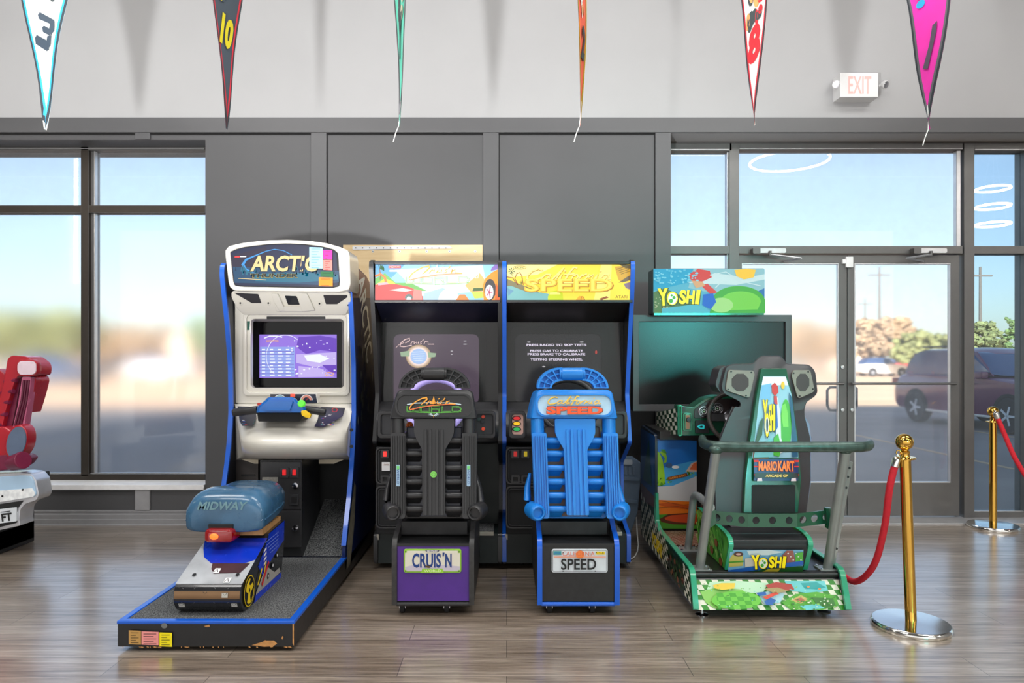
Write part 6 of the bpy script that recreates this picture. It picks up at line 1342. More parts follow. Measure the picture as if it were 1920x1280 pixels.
def yoshi(a, cx, cy, s, my, mo_, md, k):
    """chunky title letters that shrink towards the right"""
    for m_, d, b in ((mo_, 1.0, .09), (my, 0, .045)):
        for ch, x, h, wd, rt in (('Y', -25, 27, 16, 4), ('O', -11, 21, 17, 0), ('S', 5, 22, 11, -4), ('H', 17, 21, 12, -5), ('I', 28, 22, 6, -8)):
            a.text(ch, cx+x*s+d*s*.9, cy+(2 if ch == 'O' else 0)*s+d*s*.8, h*s*(1+.06*d), m_, w=wd*s*(1+.14*d), bold=b, rot=rt, k=k+(0 if d else 1))
    a.poly(ell(cx-11*s, cy+2.5*s, 6.4*s, 8.6*s, 22), M_white, k+2)
    for ex, ey, q in ((-13, 6, 3), (-8.5, 1, 2.4), (-12, -2.5, 1.6)): a.poly(ell(cx+ex*s, cy+ey*s, q*s, q*s*1.1, 14), md, k+3)
M_egg = mat('egg_spot_green', (70, 170, 50), .4, var=0); M_ytl = mat('sun_yellow_lettering', (250, 222, 10), .4, emit=.25, var=0)
yoshi(a, 1273, 557, 1.22, M_ytl, mat('dark_olive_outline', (54, 70, 20), .4, var=0), M_egg, 20)
a.build('title_print', t_)
w = MB(); w.box(X(1226, 4.9), 4.895, Z(590.5, 4.9), X(1432, 4.9), 4.94, Z(587, 4.9), mat('green_chrome_strip', (60, 110, 90), .15, .8)); w.build('chrome_strip', t_)
# pedestal
w = MB()
for sgn, a0 in ((-1, 1.154), (1, 1.566)):
    pr = [(3.655, .207), (3.535, .375), (3.55, .41), (4.19, .445), (4.19, .222), (3.66, .222)]
    w = MB(); w.prism('yz', rp([(3.66, .224), (3.59, .37), (3.60, .40), (3.66, .415), (4.17, .437), (4.19, .42), (4.19, .224)], .012, 3), a0, a0+.016, mat('meadow_side', (70, 150, 50), .35)); p = w.build('pedestal_side', r, bevel=.0015)
    w = MB(); w.loft([[(a0-.004, y-.006, z), (a0+.020, y-.006, z), (a0+.020, y+.005, z+.003), (a0-.004, y+.005, z+.003)] for y, z in [(3.66, .226), (3.625, .30), (3.59, .37), (3.597, .395), (3.62, .41), (3.66, .419), (4.17, .441)]], M_tealp); w.build('edge_trim', p, ang=60)
    if sgn < 0:
        a = Art(lambda u, v, k: V((1.154-.001-.0007*k, u, v))); rnd = random.Random(10)
        a.poly([(3.67, .23), (3.605, .37), (3.67, .405), (4.16, .428), (4.18, .41), (4.18, .23)], P_('meadow_art', (84, 172, 56)))
        cs = [P_('meadow_light_art', (140, 214, 90)), P_('meadow_dark_art', (40, 116, 36)), P_('meadow_lime_art', (180, 226, 120)), P_('meadow_mid_art', (96, 190, 70))]
        for i in range(90): cx = 3.68+rnd.random()*.48; cy = .235+rnd.random()*.16; a.poly([(cx, cy), (cx+.012, cy), (cx+.05, cy+.035), (cx+.03, cy+.04)], cs[i % 4], 3+i % 4)
        for cx, cy in ((3.80, .33), (3.88, .27), (3.72, .25)): a.poly(ell(cx, cy, .03, .022, 10), P_('rust_leaf_art', (0, 0, 0)), 9)
        a.build('meadow_print', p)
w = MB(); w.box(1.17, 3.67, .224, 1.566, 4.18, .415, M_blk); w.prism('yz', [(3.60, .37), (3.60, .395), (3.64, .41), (4.18, .43), (4.18, .37)], 1.17, 1.566, M_blk); w.add([], [], M_blk)
w.prism('yz', [(3.655, .226), (3.60, .345), (3.60, .375), (3.70, .375), (3.70, .226)], 1.17, 1.566, M_blk); ped = w.build('pedestal', r, bevel=.004)
def pf(u, v, k):
    y = 3.63
    for _ in range(6): y = 3.655-.055*(Z(v, y)-.226)/.119
    p = W(u, v, y); p.y -= .001+.0007*k; return p
a = Art(pf); a.k = 2
a.poly([(1369, 1030), (1506, 1030), (1504, 1073), (1364, 1073)], P_('town_sky_print', (130, 186, 220))); a.poly([(1400, 1032), (1440, 1030), (1470, 1034), (1440, 1040), (1404, 1040)], P_('town_cloud_print', (220, 232, 236)))
a.poly([(1368, 1046), (1374, 1038), (1392, 1038), (1393, 1060), (1366, 1062)], P_('straw_house_print', (206, 190, 96))); a.poly([(1366, 1052), (1394, 1050), (1394, 1053), (1366, 1055)], P_('green_vine_picture', (0, 0, 0))); a.poly(ell(1384, 1038, 9, 4.5, 16), P_('dark_cap_print', (90, 54, 50))); a.poly(ell(1384, 1038, 5, 2, 12), P_('pink_cap_print', (230, 180, 170)))
a.poly([(1396, 1046), (1412, 1044), (1430, 1048), (1430, 1058), (1396, 1062)], P_('pale_town_print', (216, 206, 196))); a.poly([(1466, 1040), (1474, 1031), (1486, 1031), (1490, 1052), (1468, 1056)], P_('brick_town_print', (170, 100, 90))); a.poly([(1490, 1036), (1504, 1034), (1505, 1054), (1490, 1056)], P_('meadow_mid_art', (0, 0, 0)))
a.poly([(1364, 1068), (1420, 1060), (1505, 1050), (1505, 1058), (1440, 1066), (1364, 1073)], P_('blue_road_print', (44, 104, 196))); a.poly([(1390, 1073), (1440, 1064), (1504, 1060), (1504, 1073)], P_('deep_moss_art', (0, 0, 0))); a.poly([(1424, 1072), (1440, 1065), (1462, 1064), (1456, 1072)], P_('gold_bush_print', (200, 170, 50)))
for i in range(6): a.poly(ell(1476+i*4.8, 1036+(i % 3)*6, 1.6, 1.3, 7), M_white, 16)
yoshi(a, 1440, 1052, 1.0, M_ytl, M_blk0, M_egg, 20); a.build('name_print', ped)
# seat
def sy(u, v): return 3.80+.17*(990-v)/325
def so(d): return lambda u, v: sy(u, v)+d
shell = rp([(1420, 671, 4), (1428, 666.5, 5), (1461, 666.5, 5), (1468, 671, 4), (1475, 681.5, 4), (1519, 683.5, 9), (1529, 697, 6), (1533, 735, 6), (1528, 743, 4), (1512, 753.7, 4), (1508, 768, 6), (1509, 782), (1514, 800), (1519, 820), (1520, 900), (1512, 961, 4), (1494, 992, 4), (1372, 992, 4), (1340, 960, 4), (1338, 880), (1346, 830), (1362, 790), (1376, 762, 3), (1388, 762, 4), (1387, 752, 4), (1354, 735, 6), (1351, 722, 4), (1360, 686, 6), (1372, 682, 5), (1411, 681, 4)], 3)
def shr(s, d): return [W(1440+(p[0]-1440)*s, 830+(p[1]-830)*(1-(1-s)*.5), sy(*p)+d) for p in shell]
w = MB(); w.loft([shr(.975, 0), shr(.992, .006), shr(1, .02), shr(1, .13), shr(.97, .15)], M_kseat); st = w.build('seat', r, ang=45)
w = MB()
lb1 = [W(p[0], p[1], sy(*p)+.02) for p in [(1373, 761), (1388, 800), (1386, 900), (1380, 990), (1346, 985), (1336, 967), (1339, 873), (1350, 815)]]
w.two(lb1, [W(p[0], p[1], sy(*p)+.30) for p in [(1370, 770), (1384, 804), (1384, 900), (1378, 990), (1350, 985), (1342, 967), (1345, 873), (1354, 822)]], M_kseat)
w.slab(rp([(1341, 722), (1349, 691), (1362, 684), (1352, 738)], 4), lambda u, v: sy(u, v)+.03, .14, M_kseat); w.build('side_bolster', st, bevel=.006)
w = MB(); w.slab([(1376, 763), (1389, 783), (1371, 787), (1365, 792)], so(.012), .02, mat('brown_worn_foam', (128, 100, 78), .8, var=.2)); w.build('worn_patch', st)
w = MB(); rb = [W(p[0], p[1], sy(*p)+.06) for p in [(1509, 780), (1519, 795), (1520, 815), (1522, 820), (1521, 905), (1512, 963), (1506, 960), (1508, 900), (1510, 820)]]
w.two(rb, [p+V((0, .2, 0)) for p in rb], mat('pale_blue_grey_bolster', (130, 142, 172), .35)); w.build('side_bolster', st, bevel=.004)
for P, cx in (([(1368.5, 693), (1412.5, 694.7), (1415.3, 701), (1406, 744), (1401, 745.3), (1362, 732), (1361, 725.6), (1365.6, 695.6)], 1388), ([(1485.5, 696.5), (1489, 693.4), (1517.4, 693.4), (1520.2, 696.5), (1527.7, 731), (1525, 735), (1499, 746.6), (1495, 744), (1484.6, 705)], 1505.5)):
    w = MB(); w.slab(rp(P, 3), so(-.012), .03, mat('taupe_speaker_plate', (132, 122, 112), .4, .2)); sp = w.build('speaker_plate', st, bevel=.002)
    rx = 17 if cx < 1450 else 13; w = MB(); w.slab([(cx+rx*math.cos(math.radians(22.5+45*i)), 716.5+17.5*math.sin(math.radians(22.5+45*i))) for i in range(8)], so(-.0145), .01, mat('dark_speaker_mesh', (70, 66, 66), .7)); w.build('speaker_mesh', sp)
    for q in (P[0], P[1] if cx < 1450 else P[2], P[4], P[5] if cx < 1450 else P[6]):
        q = (q[0]+(cx-q[0])*.14, q[1]+(717-q[1])*.14); w = MB(); w.slab(ell(q[0], q[1], 1.5, n=10), so(-.016), .01, M_blk0); w.build('screw', sp)
GO = rp([(1427, 690, 3), (1475, 690, 3), (1486, 740), (1497, 821), (1503, 900), (1497, 962, 3), (1394, 962, 3), (1397, 900), (1405, 829), (1418, 740)], 3)
w = MB(); w.slab(GO, so(-.03), .05, M_dgrn); gf = w.build('back_panel', st, bevel=.008)
ia = [(1431, 705), (1473, 705), (1484, 740), (1494, 821), (1497, 858), (1410, 858), (1414, 829), (1424, 740)]
def aa(u, v, k): p = W(u, v, sy(u, v)-.032); p.y -= .0007*k; return p
a = Art(aa)
a.poly(rp(ia, 2), P_('pale_sky_art', (150, 196, 214))); a.poly([(1431, 706), (1473, 706), (1478, 722), (1428, 722)], P_('cloud_white_art', (236, 242, 246))); a.poly([(1428, 722), (1446, 718), (1444, 752), (1424, 748)], P_('ice_blue_art', (120, 180, 220)))
a.poly(ell(1473, 798, 10.5, 50, 26), P_('leaf_ridge_art', (70, 176, 50))); a.poly([(1466, 760), (1472, 756), (1477, 775), (1478, 800), (1468, 800), (1465, 780)], P_('leaf_light_art', (120, 210, 80)))
a.poly([(1452, 745), (1458, 745), (1463, 780), (1464, 820), (1470, 846), (1462, 850), (1455, 820)], P_('pearl_path_art', (222, 226, 236))); a.poly([(1450, 752), (1456, 756), (1458, 800), (1452, 812), (1449, 790)], P_('royal_blue_art', (30, 90, 190))); a.poly([(1446, 722), (1452, 717), (1458, 724), (1459, 735), (1453, 742), (1447, 736)], P_('scarlet_kite_art', (206, 40, 40))); a.poly([(1450, 742), (1456, 742), (1457, 758), (1451, 756)], P_('scarlet_kite_art', (0, 0, 0))); a.poly(ell(1467, 722, 3.5, 7, 14), P_('gold_cloud_art', (236, 190, 40)))
a.poly([(1450, 820), (1458, 812), (1464, 840), (1460, 856), (1448, 852)], P_('leaf_ridge_art', (0, 0, 0))); a.poly([(1478, 735), (1484, 745), (1493, 821), (1495, 856), (1484, 856), (1484, 800)], P_('deep_water_art', (24, 84, 120)))
a.poly([(1424, 790), (1430, 782), (1428, 815), (1418, 832), (1415, 829)], P_('dark_moss_art', (50, 70, 30))); a.poly([(1416, 834), (1448, 820), (1449, 856), (1412, 857)], P_('aqua_art', (110, 190, 196)))
for i, (x, y0, y1) in enumerate(((1432, 752, 800), (1436, 756, 812), (1440, 748, 812), (1444, 752, 806), (1448, 756, 806))):
    pass
# stretched title letters
for ch, cx, cy, h, wd in (('Y', 1433, 776, 54, 9), ('O', 1436.5, 796, 46, 7), ('S', 1442, 783, 50, 4.2), ('H', 1446.5, 782, 50, 4.6), ('I', 1450.3, 782, 48, 2)):
    a.text(ch, cx+.5, cy+1, h+3, mat('dark_olive_outline'), w=wd+1.4, bold=.06, k=20); a.text(ch, cx, cy, h, M_ytl, w=wd, bold=.03, k=21)
a.line(ell(1436.5, 797, 2.6, 15, 20), 1, M_white, 22, closed=True)
a.build('back_art', gf)
a = Art(aa); a.k = 26
a.poly(rr(1411, 859, 1494, 900, 2), P_('navy_badge', (30, 50, 110))); a.poly([(1412, 838), (1446, 838), (1440, 862), (1412, 862)], P_('copper_art', (150, 96, 50)), 2)
for xa, xb in ((1411, 1420), (1486, 1495)):
    a.poly([(xa, 861), (xb, 861), (xb, 865), (xa, 865)], M_red); a.poly([(xa, 872), (xb, 872), (xb, 874.5), (xa, 874.5)], M_red); a.poly([(xa, 887), (xb, 887), (xb, 890), (xa, 890)], M_red)
a.text('MARIO', 1437, 872.5, 19, P_('crimson_outline', (150, 30, 16)), w=37, bold=.07); a.text('MARIO', 1436.5, 872, 17.5, P_('orange_lettering', (250, 120, 20)), w=34, bold=.035)
a.text('KART', 1471, 872.5, 21, P_('crimson_outline'  , (0, 0, 0)), w=33, bold=.07); a.text('KART', 1470.5, 872, 19.5, P_('orange_lettering', (0, 0, 0)), w=30, bold=.035)
a.poly([(1412, 885), (1493, 885), (1493, 894), (1412, 894)], P_('black_badge_band', (30, 30, 30))); a.text('ARCADE GP', 1453, 890, 5, P_('gold_lettering_print', (240, 190, 70)), w=42, bold=.03, shear=.1)
for xa in (1417, 1480): a.poly([(xa, 895), (xa+8, 894), (xa+9, 900), (xa-1, 900)], P_('pale_pink_tab', (226, 200, 206)))
a.build('name_badge', gf)
w = MB(); w.slab(rr(1410, 909, 1491, 961, 2, 3), so(-.035), .01, mat('black_mesh_panel', (22, 26, 26), .7, bump=.2)); w.build('mesh_panel', gf)
w = MB(); w.box(1.20, 3.95, .415, 1.53, 4.30, .50, M_blkm); w.build('seat_base', r, bevel=.01)
# rails
def plate(px, py, Y, nm='base_plate'):
    c = W(px, py, Y); w = MB(); w.box(c.x-.055, Y-.04, .222, c.x+.055, Y+.045, .230, M_tub)
    for sx_, sy_ in ((-1, -1), (1, -1), (-1, 1), (1, 1)): w.lathe([(0, 0), (.008, 0), (.008, .006), (0, .008)], (c.x+sx_*.042, Y+.002+sy_*.032, .230), M_chr, 10)
    return w.build(nm, r)
Yb = 3.68
plate(1312, 1075, Yb); plate(1552, 1075, Yb)
w = MB(); A0 = V((X(1312, Yb), Yb, .228)); A1 = W(1342, 846, 3.42); w.tube([A0, A0.lerp(A1, .5), A1], .0235, M_tub, 20); w.build('left_rail', r)
w = MB(); B0 = V((X(1552, Yb), Yb, .228)); B1 = W(1585, 846, 3.42); w.tube([B0, B0.lerp(B1, .5), B1], .0245, M_tub, 20); w.build('right_rail', r)
c0 = V((X(1290, 4.05), 4.05, .228)); plate(1290, 1030, 4.05)
w = MB(); w.tube([c0, W(1299, 945, 3.98), W(1300, 934, 3.97), W(1304, 928, 3.94), W(1310, 930, 3.88), W(1333, 951, 3.60)], .021, M_tub, 18); w.build('inner_rail', r)
w = MB(); q0 = [W(1583, 862, 3.50), W(1600, 866, 3.50), W(1566, 1062, 3.68), W(1556, 1062, 3.68)]; w.two(q0, [p+V((0, .03, 0)) for p in q0], M_tub)
chn = w.build('channel_bracket', r, bevel=.003)
for t in (.06, .14, .24, .82): p = q0[0].lerp(q0[3], t)*.35+q0[1].lerp(q0[2], t)*.65; w = MB(); w.lathe([(0, 0), (.006, 0), (.006, .003), (0, .003)], p+V((0, -.002, 0)), M_blk0, 10, Matrix.Rotation(PI/2, 3, 'X')); w.build('hole', chn)
w = MB(); top_ = [W(1317, 846, 3.72), W(1318, 838, 3.56), W(1326, 832, 3.47), W(1340, 836, 3.42), W(1366, 840, 3.40), W(1560, 839, 3.40), W(1615, 837, 3.40), W(1628, 837, 3.44), W(1631, 838, 3.50)]
top_ = [V((p.x, p.y, .905)) for p in top_]
w.tube(top_, .021, mat('worn_green_grey_bar', (70, 88, 82), .35, .5, var=.35, scale=30), 16, flat=1.25); tb_ = w.build('top_bar', r)
for p in (A1, B1): MB().ball(p+V((0, .0, .01)), .036, mat('worn_green_grey_bar'), (1, .9, .7), 16).build('weld_joint', tb_)
MB().box(X(1319, 3.5), 3.515, .885, X(1322, 3.5)+.004, 3.53, .905, M_yel).build('yellow_tag', tb_)
# perforated crash band
fr = [(1333, 3.66), (1402, 3.60), (1495, 3.60), (1560, 3.64)]
w = MB(); zt_, zb_ = .60, .50
def bz(px): return None
pts = []
for px, Y in fr: pts.append((px, Y))
ys = [(957, 981), (963, 988), (963, 988), (955, 980)]
for i in range(3):
    (pa, Ya), (pb, Yb_) = pts[i], pts[i+1]; (ta, ba), (tb2, bb) = ys[i], ys[i+1]
    nh = 3; segs = nh
    for j in range(nh):
        u0, u1 = j/nh, (j+1)/nh
        def Pt(u, v): return W(pa+(pb-pa)*u, (ta+(tb2-ta)*u)*(1-v)+(ba+(bb-ba)*u)*v, Ya+(Yb_-Ya)*u)
        n = 16; O, I = [], []
        for q in range(n):
            t = 2*PI*q/n+PI/4*0; cx, cy = math.cos(t), math.sin(t); s_ = 1/max(abs(cx), abs(cy)); O.append(Pt((u0+u1)/2+(u1-u0)/2*cx*s_, .5+.5*cy*s_))
            rad = .28; asp = ((ba-ta))/abs((pb-pa)/nh); I.append(Pt((u0+u1)/2+(u1-u0)*rad*asp*cx*.95, .5+rad*cy))
        d = V((0, .008, 0)); w.ringsolid(O, I, [p+d for p in O], [p+d for p in I], M_dgrn)
w.slab(rp([(1330, 956), (1342, 955), (1342, 982), (1331, 990)], 2), 3.64, .03, M_dgrn); w.slab(rp([(1549, 953), (1562, 953), (1562, 990), (1552, 992)], 2), 3.62, .03, M_dgrn)
w.build('crash_band', r)
w = MB(); w.lathe([(0, 0), (.032, 0), (.034, .006), (.01, .012), (.010, .06), (0, .06)], (X(1316, 3.62), 3.62, 0), M_chr, 20); w.build('leveling_foot', r)
w = MB(); w.lathe([(0, 0), (.032, 0), (.034, .006), (.01, .012), (.010, .075), (0, .075)], (X(1545, 3.68), 3.68, 0), M_blkp, 20); w.build('leveling_foot', r)
caster(X(1527, 3.75), 3.80, .036, r); caster(KL+.1, 4.8, .036, r)

# ================================================================ gold posts and ropes
M_gold = mat('polished_gold_brass', (226, 178, 84), .1, 1, var=.03)
M_sil = mat('polished_base_steel', (222, 220, 214), .12, 1, var=.02)
M_rope = mat('red_velvet_rope', (206, 26, 44), .75, var=.1, scale=60, bump=.3)
def stanchion(x, y, lean, s, label):
    r = root('stanchion_post', label, 'barrier post', (x, y, 0), 'gold rope posts')
    w = MB(); w.lathe([(0, 0), (.178*s, 0), (.182*s, .008), (.18*s, .022), (.172*s, .030), (.06, .036), (0, .038)], (x, y, 0), M_sil, 56); w.build('base', r)
    T = Matrix.Rotation(lean, 3, 'Y'); c = V((x, y, .03))
    w = MB(); w.lathe([(0, 0), (.026, 0), (.026, .81), (0, .81)], c, M_gold, 32, T); w.build('pole', r)
    w = MB(); w.lathe([(0, .808), (.048, .808), (.05, .812), (.048, .817), (.024, .818), (.02, .83), (.024, .845), (.017, .852), (.016, .862), (0, .864)], c, M_gold, 32, T); w.build('collar_ring', r)
    w = MB(); w.ball(c+T @ V((0, 0, .893)), .0415, M_gold, n=32); w.build('ball_finial', r)
    return c, T
x1_, y1_ = X(1708, 3.458), 3.458
c, T = stanchion(x1_, y1_, -.036, 1.0, 'near gold rope post with ball top, in front at right')
c2, T2 = stanchion(X(1862, 5.5), 5.5, .0, 1.0, 'far gold rope post standing by the tall right window')
def rope(pts, label, hooks, rad=.0165):
    P = [V(p) for p in pts]; Q = []
    for i in range(len(P)-1):
        p0, p1, p2, p3 = P[max(0, i-1)], P[i], P[i+1], P[min(len(P)-1, i+2)]
        for j in range(8):
            t = j/8; Q.append(.5*((2*p1)+(p2-p0)*t+(2*p0-5*p1+4*p2-p3)*t*t+(-p0+3*p1-3*p2+p3)*t*t*t))
    Q.append(P[-1])
    r = root('barrier_rope', label, 'rope', P[0], 'red velvet ropes')
    MB().tube(Q, rad, M_rope, 14).build('rope', r)
    for h, d in hooks:
        h = V(h); d = V(d).normalized(); M = V((0, 0, 1)).rotation_difference(d).to_matrix()
        w = MB(); w.lathe([(0, -.01), (rad*1.15, -.008), (rad*1.2, .03), (rad*1.05, .04), (.008, .046), (.006, .058), (0, .06)], h, mat('polished_base_steel'), 18, M); w.tube(circ((0, 0, 0), .011, 14), .003, M_gold, 6, closed=True)
        k = len(w.v); 
        for i in range(k-14*6, k): w.v[i] = h+M @ (Matrix.Rotation(PI/2, 3, 'X') @ w.v[i])+d*.066
        w.build('end_hook', r)
top1 = c+T @ V((-.042, 0, .81))
h1 = W(1678, 872, 3.458)
rope([h1, W(1668, 915, 3.47), W(1658, 990, 3.52), W(1638, 1060, 3.62), W(1605, 1090, 3.78), W(1576, 1074, 3.98), W(1548, 1050, 4.22), W(1515, 1026, 4.55), W(1480, 980, 4.9), W(1450, 930, 5.2)], 'red velvet rope sagging from the near gold post behind the kart', [(h1, top1-h1)])
h2 = W(1870, 782, 5.45)
rope([h2, W(1884, 815, 5.42), W(1905, 862, 5.36), W(1935, 905, 5.3), W(1975, 925, 5.2), W(2020, 905, 5.1), W(2060, 850, 5.0)], 'red velvet rope running off to the right from the far gold post', [(h2, V((-.4, 0, 1)))], .0175)

# ================================================================ grey plastic case and cable beside the blue cabinet
Yt = 4.95
r = root('plastic_tool_case', 'grey blue plastic case leaning behind the blue edged driving game', 'case', (X(1182, Yt), Yt, 0))
M_case = mat('slate_blue_plastic', (104, 124, 146), .45, var=.08)
w = MB(); w.slab(rp([(1160, 862, 3), (1192, 860, 3), (1203, 868, 5), (1202, 890), (1196, 960), (1182, 1003, 3), (1160, 1003, 3)], 3), Yt, .16, M_case); w.build('case_shell', r, bevel=.01)
w = MB(); w.slab(rp([(1163, 893), (1200, 896), (1199, 902), (1163, 900)], 1), Yt-.012, .02, M_case); w.slab(rp([(1163, 935), (1195, 938), (1194, 944), (1163, 941)], 1), Yt-.012, .02, M_case)
for q in (1170, 1178, 1186): w.slab(rr(q, 874, q+5, 890, 1), Yt-.008, .02, M_case)
w.build('moulded_ribs', r, bevel=.003)
w = MB(); w.slab(rr(1168, 862, 1186, 871, 2), Yt-.02, .03, mat('pale_case_latch', (170, 180, 190), .4)); w.build('latch', r, bevel=.002)
w = MB(); P = [W(1205, 992, 4.95), W(1199, 1002, 4.8), W(1192, 1010, 4.65), W(1184, 1015, 4.5), W(1180, 1040, 4.5)]
P = [V((.935, 5.0, .20)), V((.932, 4.95, .09)), V((.925, 4.87, .03)), V((.90, 4.78, .008)), V((.86, 4.66, .008)), V((.82, 4.6, .008)), V((.80, 4.66, .008))]
tag(w.tube(P, .0045, mat('white_cable_sheath', (226, 226, 222), .5), 8).build('power_cable'), 'thin white power cable on the floor between the kart and the blue edged game', 'cable')

# ================================================================ red game seat cut off by the left edge
Yr = 4.7
r = root('racing_game_seat', 'red moulded game seat on a white and blue base, cut off at the left edge', 'game seat', (X(10, Yr), Yr, 0))
M_rs = mat('crimson_moulded_plastic', (176, 28, 44), .28, coat=.35, var=.08, scale=4); M_rs2 = mat('plum_moulded_plastic', (120, 34, 66), .35, var=.1)
w = MB(); w.slab(rp([(-14, 800), (6, 720), (14, 672), (22, 666), (50, 668), (66, 680), (69, 690), (67, 703), (58, 705), (46, 704), (34, 703), (27, 715), (10, 770), (4, 800)], 5), Yr+.02, .16, M_rs)
w.slab(rp([(-60, 760), (-40, 700), (-6, 690), (8, 700), (14, 720), (-10, 800), (-60, 860)], 5), Yr+.05, .12, M_rs)
st = w.build('seat_back', r, bevel=.012, seg=3)
w = MB(); w.slab(rr(30, 674, 69, 705, 10, 5), Yr-.01, .05, M_rs); w.build('headrest_pod', st, bevel=.008); w = MB(); w.slab(rr(32, 676.5, 67, 702.5, 9, 5), Yr-.016, .02, mat('pink_white_lens', (226, 204, 216), .2, coat=.4)); w.build('headrest_lens', st, bevel=.004)
w = MB(); w.slab(rp([(-60, 700), (30, 700), (40, 706), (22, 802), (-60, 840)], 4), Yr+.06, .10, M_rs2)
for cy, cx in ((716, 26), (737, 20), (757, 12), (780, 6), (800, 0)): w.tube([W(cx-16, cy, Yr+.05), W(cx+6, cy-4, Yr+.03)], .018, M_rs2, 10)
w.build('seat_shell', st, bevel=.006)
M_pk = mat('pink_sheen_plastic', (190, 96, 130), .25, coat=.4)
w = MB(); w.slab(rp([(41, 706), (58, 706), (56, 730), (45, 802), (23, 804), (33, 760)], 3), Yr, .06, M_pk)
w.build('ribbed_pillar', st, bevel=.004)
for i in range(3):
    w = MB(); w.tube([W(45+i*4.6, 712, Yr-.004), W(41+i*4.4, 750, Yr-.004), W(28+i*5.4, 798, Yr-.004)], .007, mat('dark_plum_groove', (90, 24, 50), .4), 8); w.build('groove', st)
w = MB(); w.slab(rp([(57, 703), (65, 705), (68, 713), (62, 738), (54, 764), (50, 776), (53, 740)], 4), Yr+.04, .14, M_rs); w.build('side_fin', st, bevel=.008)
w = MB(); c0_ = [(29+21*math.cos(t)+5*math.sin(-t)*1.1, 829+33*math.sin(t)) for t in [2*PI*i/32 for i in range(32)]]
w.slab(c0_, Yr-.05, .10, M_rs); w.slab(rp([(-60, 800), (10, 800), (26, 812), (20, 860), (-60, 866)], 6), Yr-.02, .12, M_rs); w.build('speaker_pod', st, bevel=.012, seg=3)
w = MB(); c1_ = [(30+(p[0]-29)*.84, 829+(p[1]-829)*.88) for p in c0_]; w.slab(c1_, Yr-.056, .02, mat('slate_speaker_cloth', (92, 108, 132), .7, bump=.2)); w.build('speaker_cloth', st)
w = MB(); w.slab(rp([(-60, 858), (20, 852), (38, 854), (48, 861), (38, 874), (24, 880), (-60, 888)], 5), Yr-.03, .14, M_rs2); w.tube([W(22, 868, Yr-.03), W(44, 862, Yr-.08)], [.05, .06], M_rs2, 20); w.build('cushion', st, bevel=.01)
M_bw = mat('pale_blue_gloss_panel', (170, 200, 226), .2, coat=.5, var=.08, scale=5); M_rim = mat('silver_rim_trim', (214, 216, 222), .2, .6)
BO = rp([(-80, 893), (36, 886, 2), (58, 888, 5), (68, 900, 4), (73, 928, 5), (68, 937, 3), (46, 945), (38, 955), (36, 975, 3), (38, 985, 2), (-2, 994), (-80, 1000)], 3)
w = MB(); w.slab(BO, Yr-.05, .14, M_rim); w.slab(rp([(-80, 900), (40, 895), (40, 940), (-80, 980)], 3), Yr+.09, .3, M_blkm); bs = w.build('base_shell', r, bevel=.008)
w = MB(); w.slab(rp([(-76, 899), (38, 891), (57, 892), (63, 902), (68, 926), (64, 931), (-76, 953)], 3), Yr-.058, .02, M_bw); w.build('upper_panel', bs, bevel=.002)
w = MB(); w.slab(rp([(-76, 925), (60, 915), (66, 926), (62, 931), (-76, 953)], 2), Yr-.062, .02, mat('cracked_white_panel', (232, 236, 240), .3, var=.2, scale=30)); w.build('white_band', bs)
w = MB(); w.slab(rp([(-76, 956), (44, 938), (33, 952), (31, 980), (-4, 989), (-76, 997)], 2), Yr-.055, .02, M_blkm); w.build('lower_panel', bs)
w = MB(); w.slab(rp([(-70, 963), (30, 951), (31, 977), (-70, 990)], 2), Yr-.066, .015, mat('white_plate', (0, 0, 0))); pl = w.build('number_plate', bs, bevel=.001)
a = Art(front(Yr-.066)); a.k = 1; a.text('DRIFT', -10, 970, 15, M_blk0, w=66, bold=.04, rot=7) if False else None
a.text('FT', 13, 969, 15, M_blk0, w=20, bold=.04, rot=7); a.poly([(2, 959), (20, 957), (20, 958.5), (2, 960.5)], M_blk0); a.build('plate_print', pl)
for q in ((42, 918), (4, 930)):
    w = MB(); w.slab(ell(q[0], q[1], 1.8, n=12), Yr-.066, .01, M_blk0); w.build('screw', bs)
w = MB(); w.box(X(-60, Yr), Yr, .0, X(-10, Yr), Yr+.4, .24, M_blkm); w.box(X(-260, Yr), Yr-.0, .02, X(-10, Yr), Yr+.4, .16, M_blkm); w.build('floor_beam', r, bevel=.01)

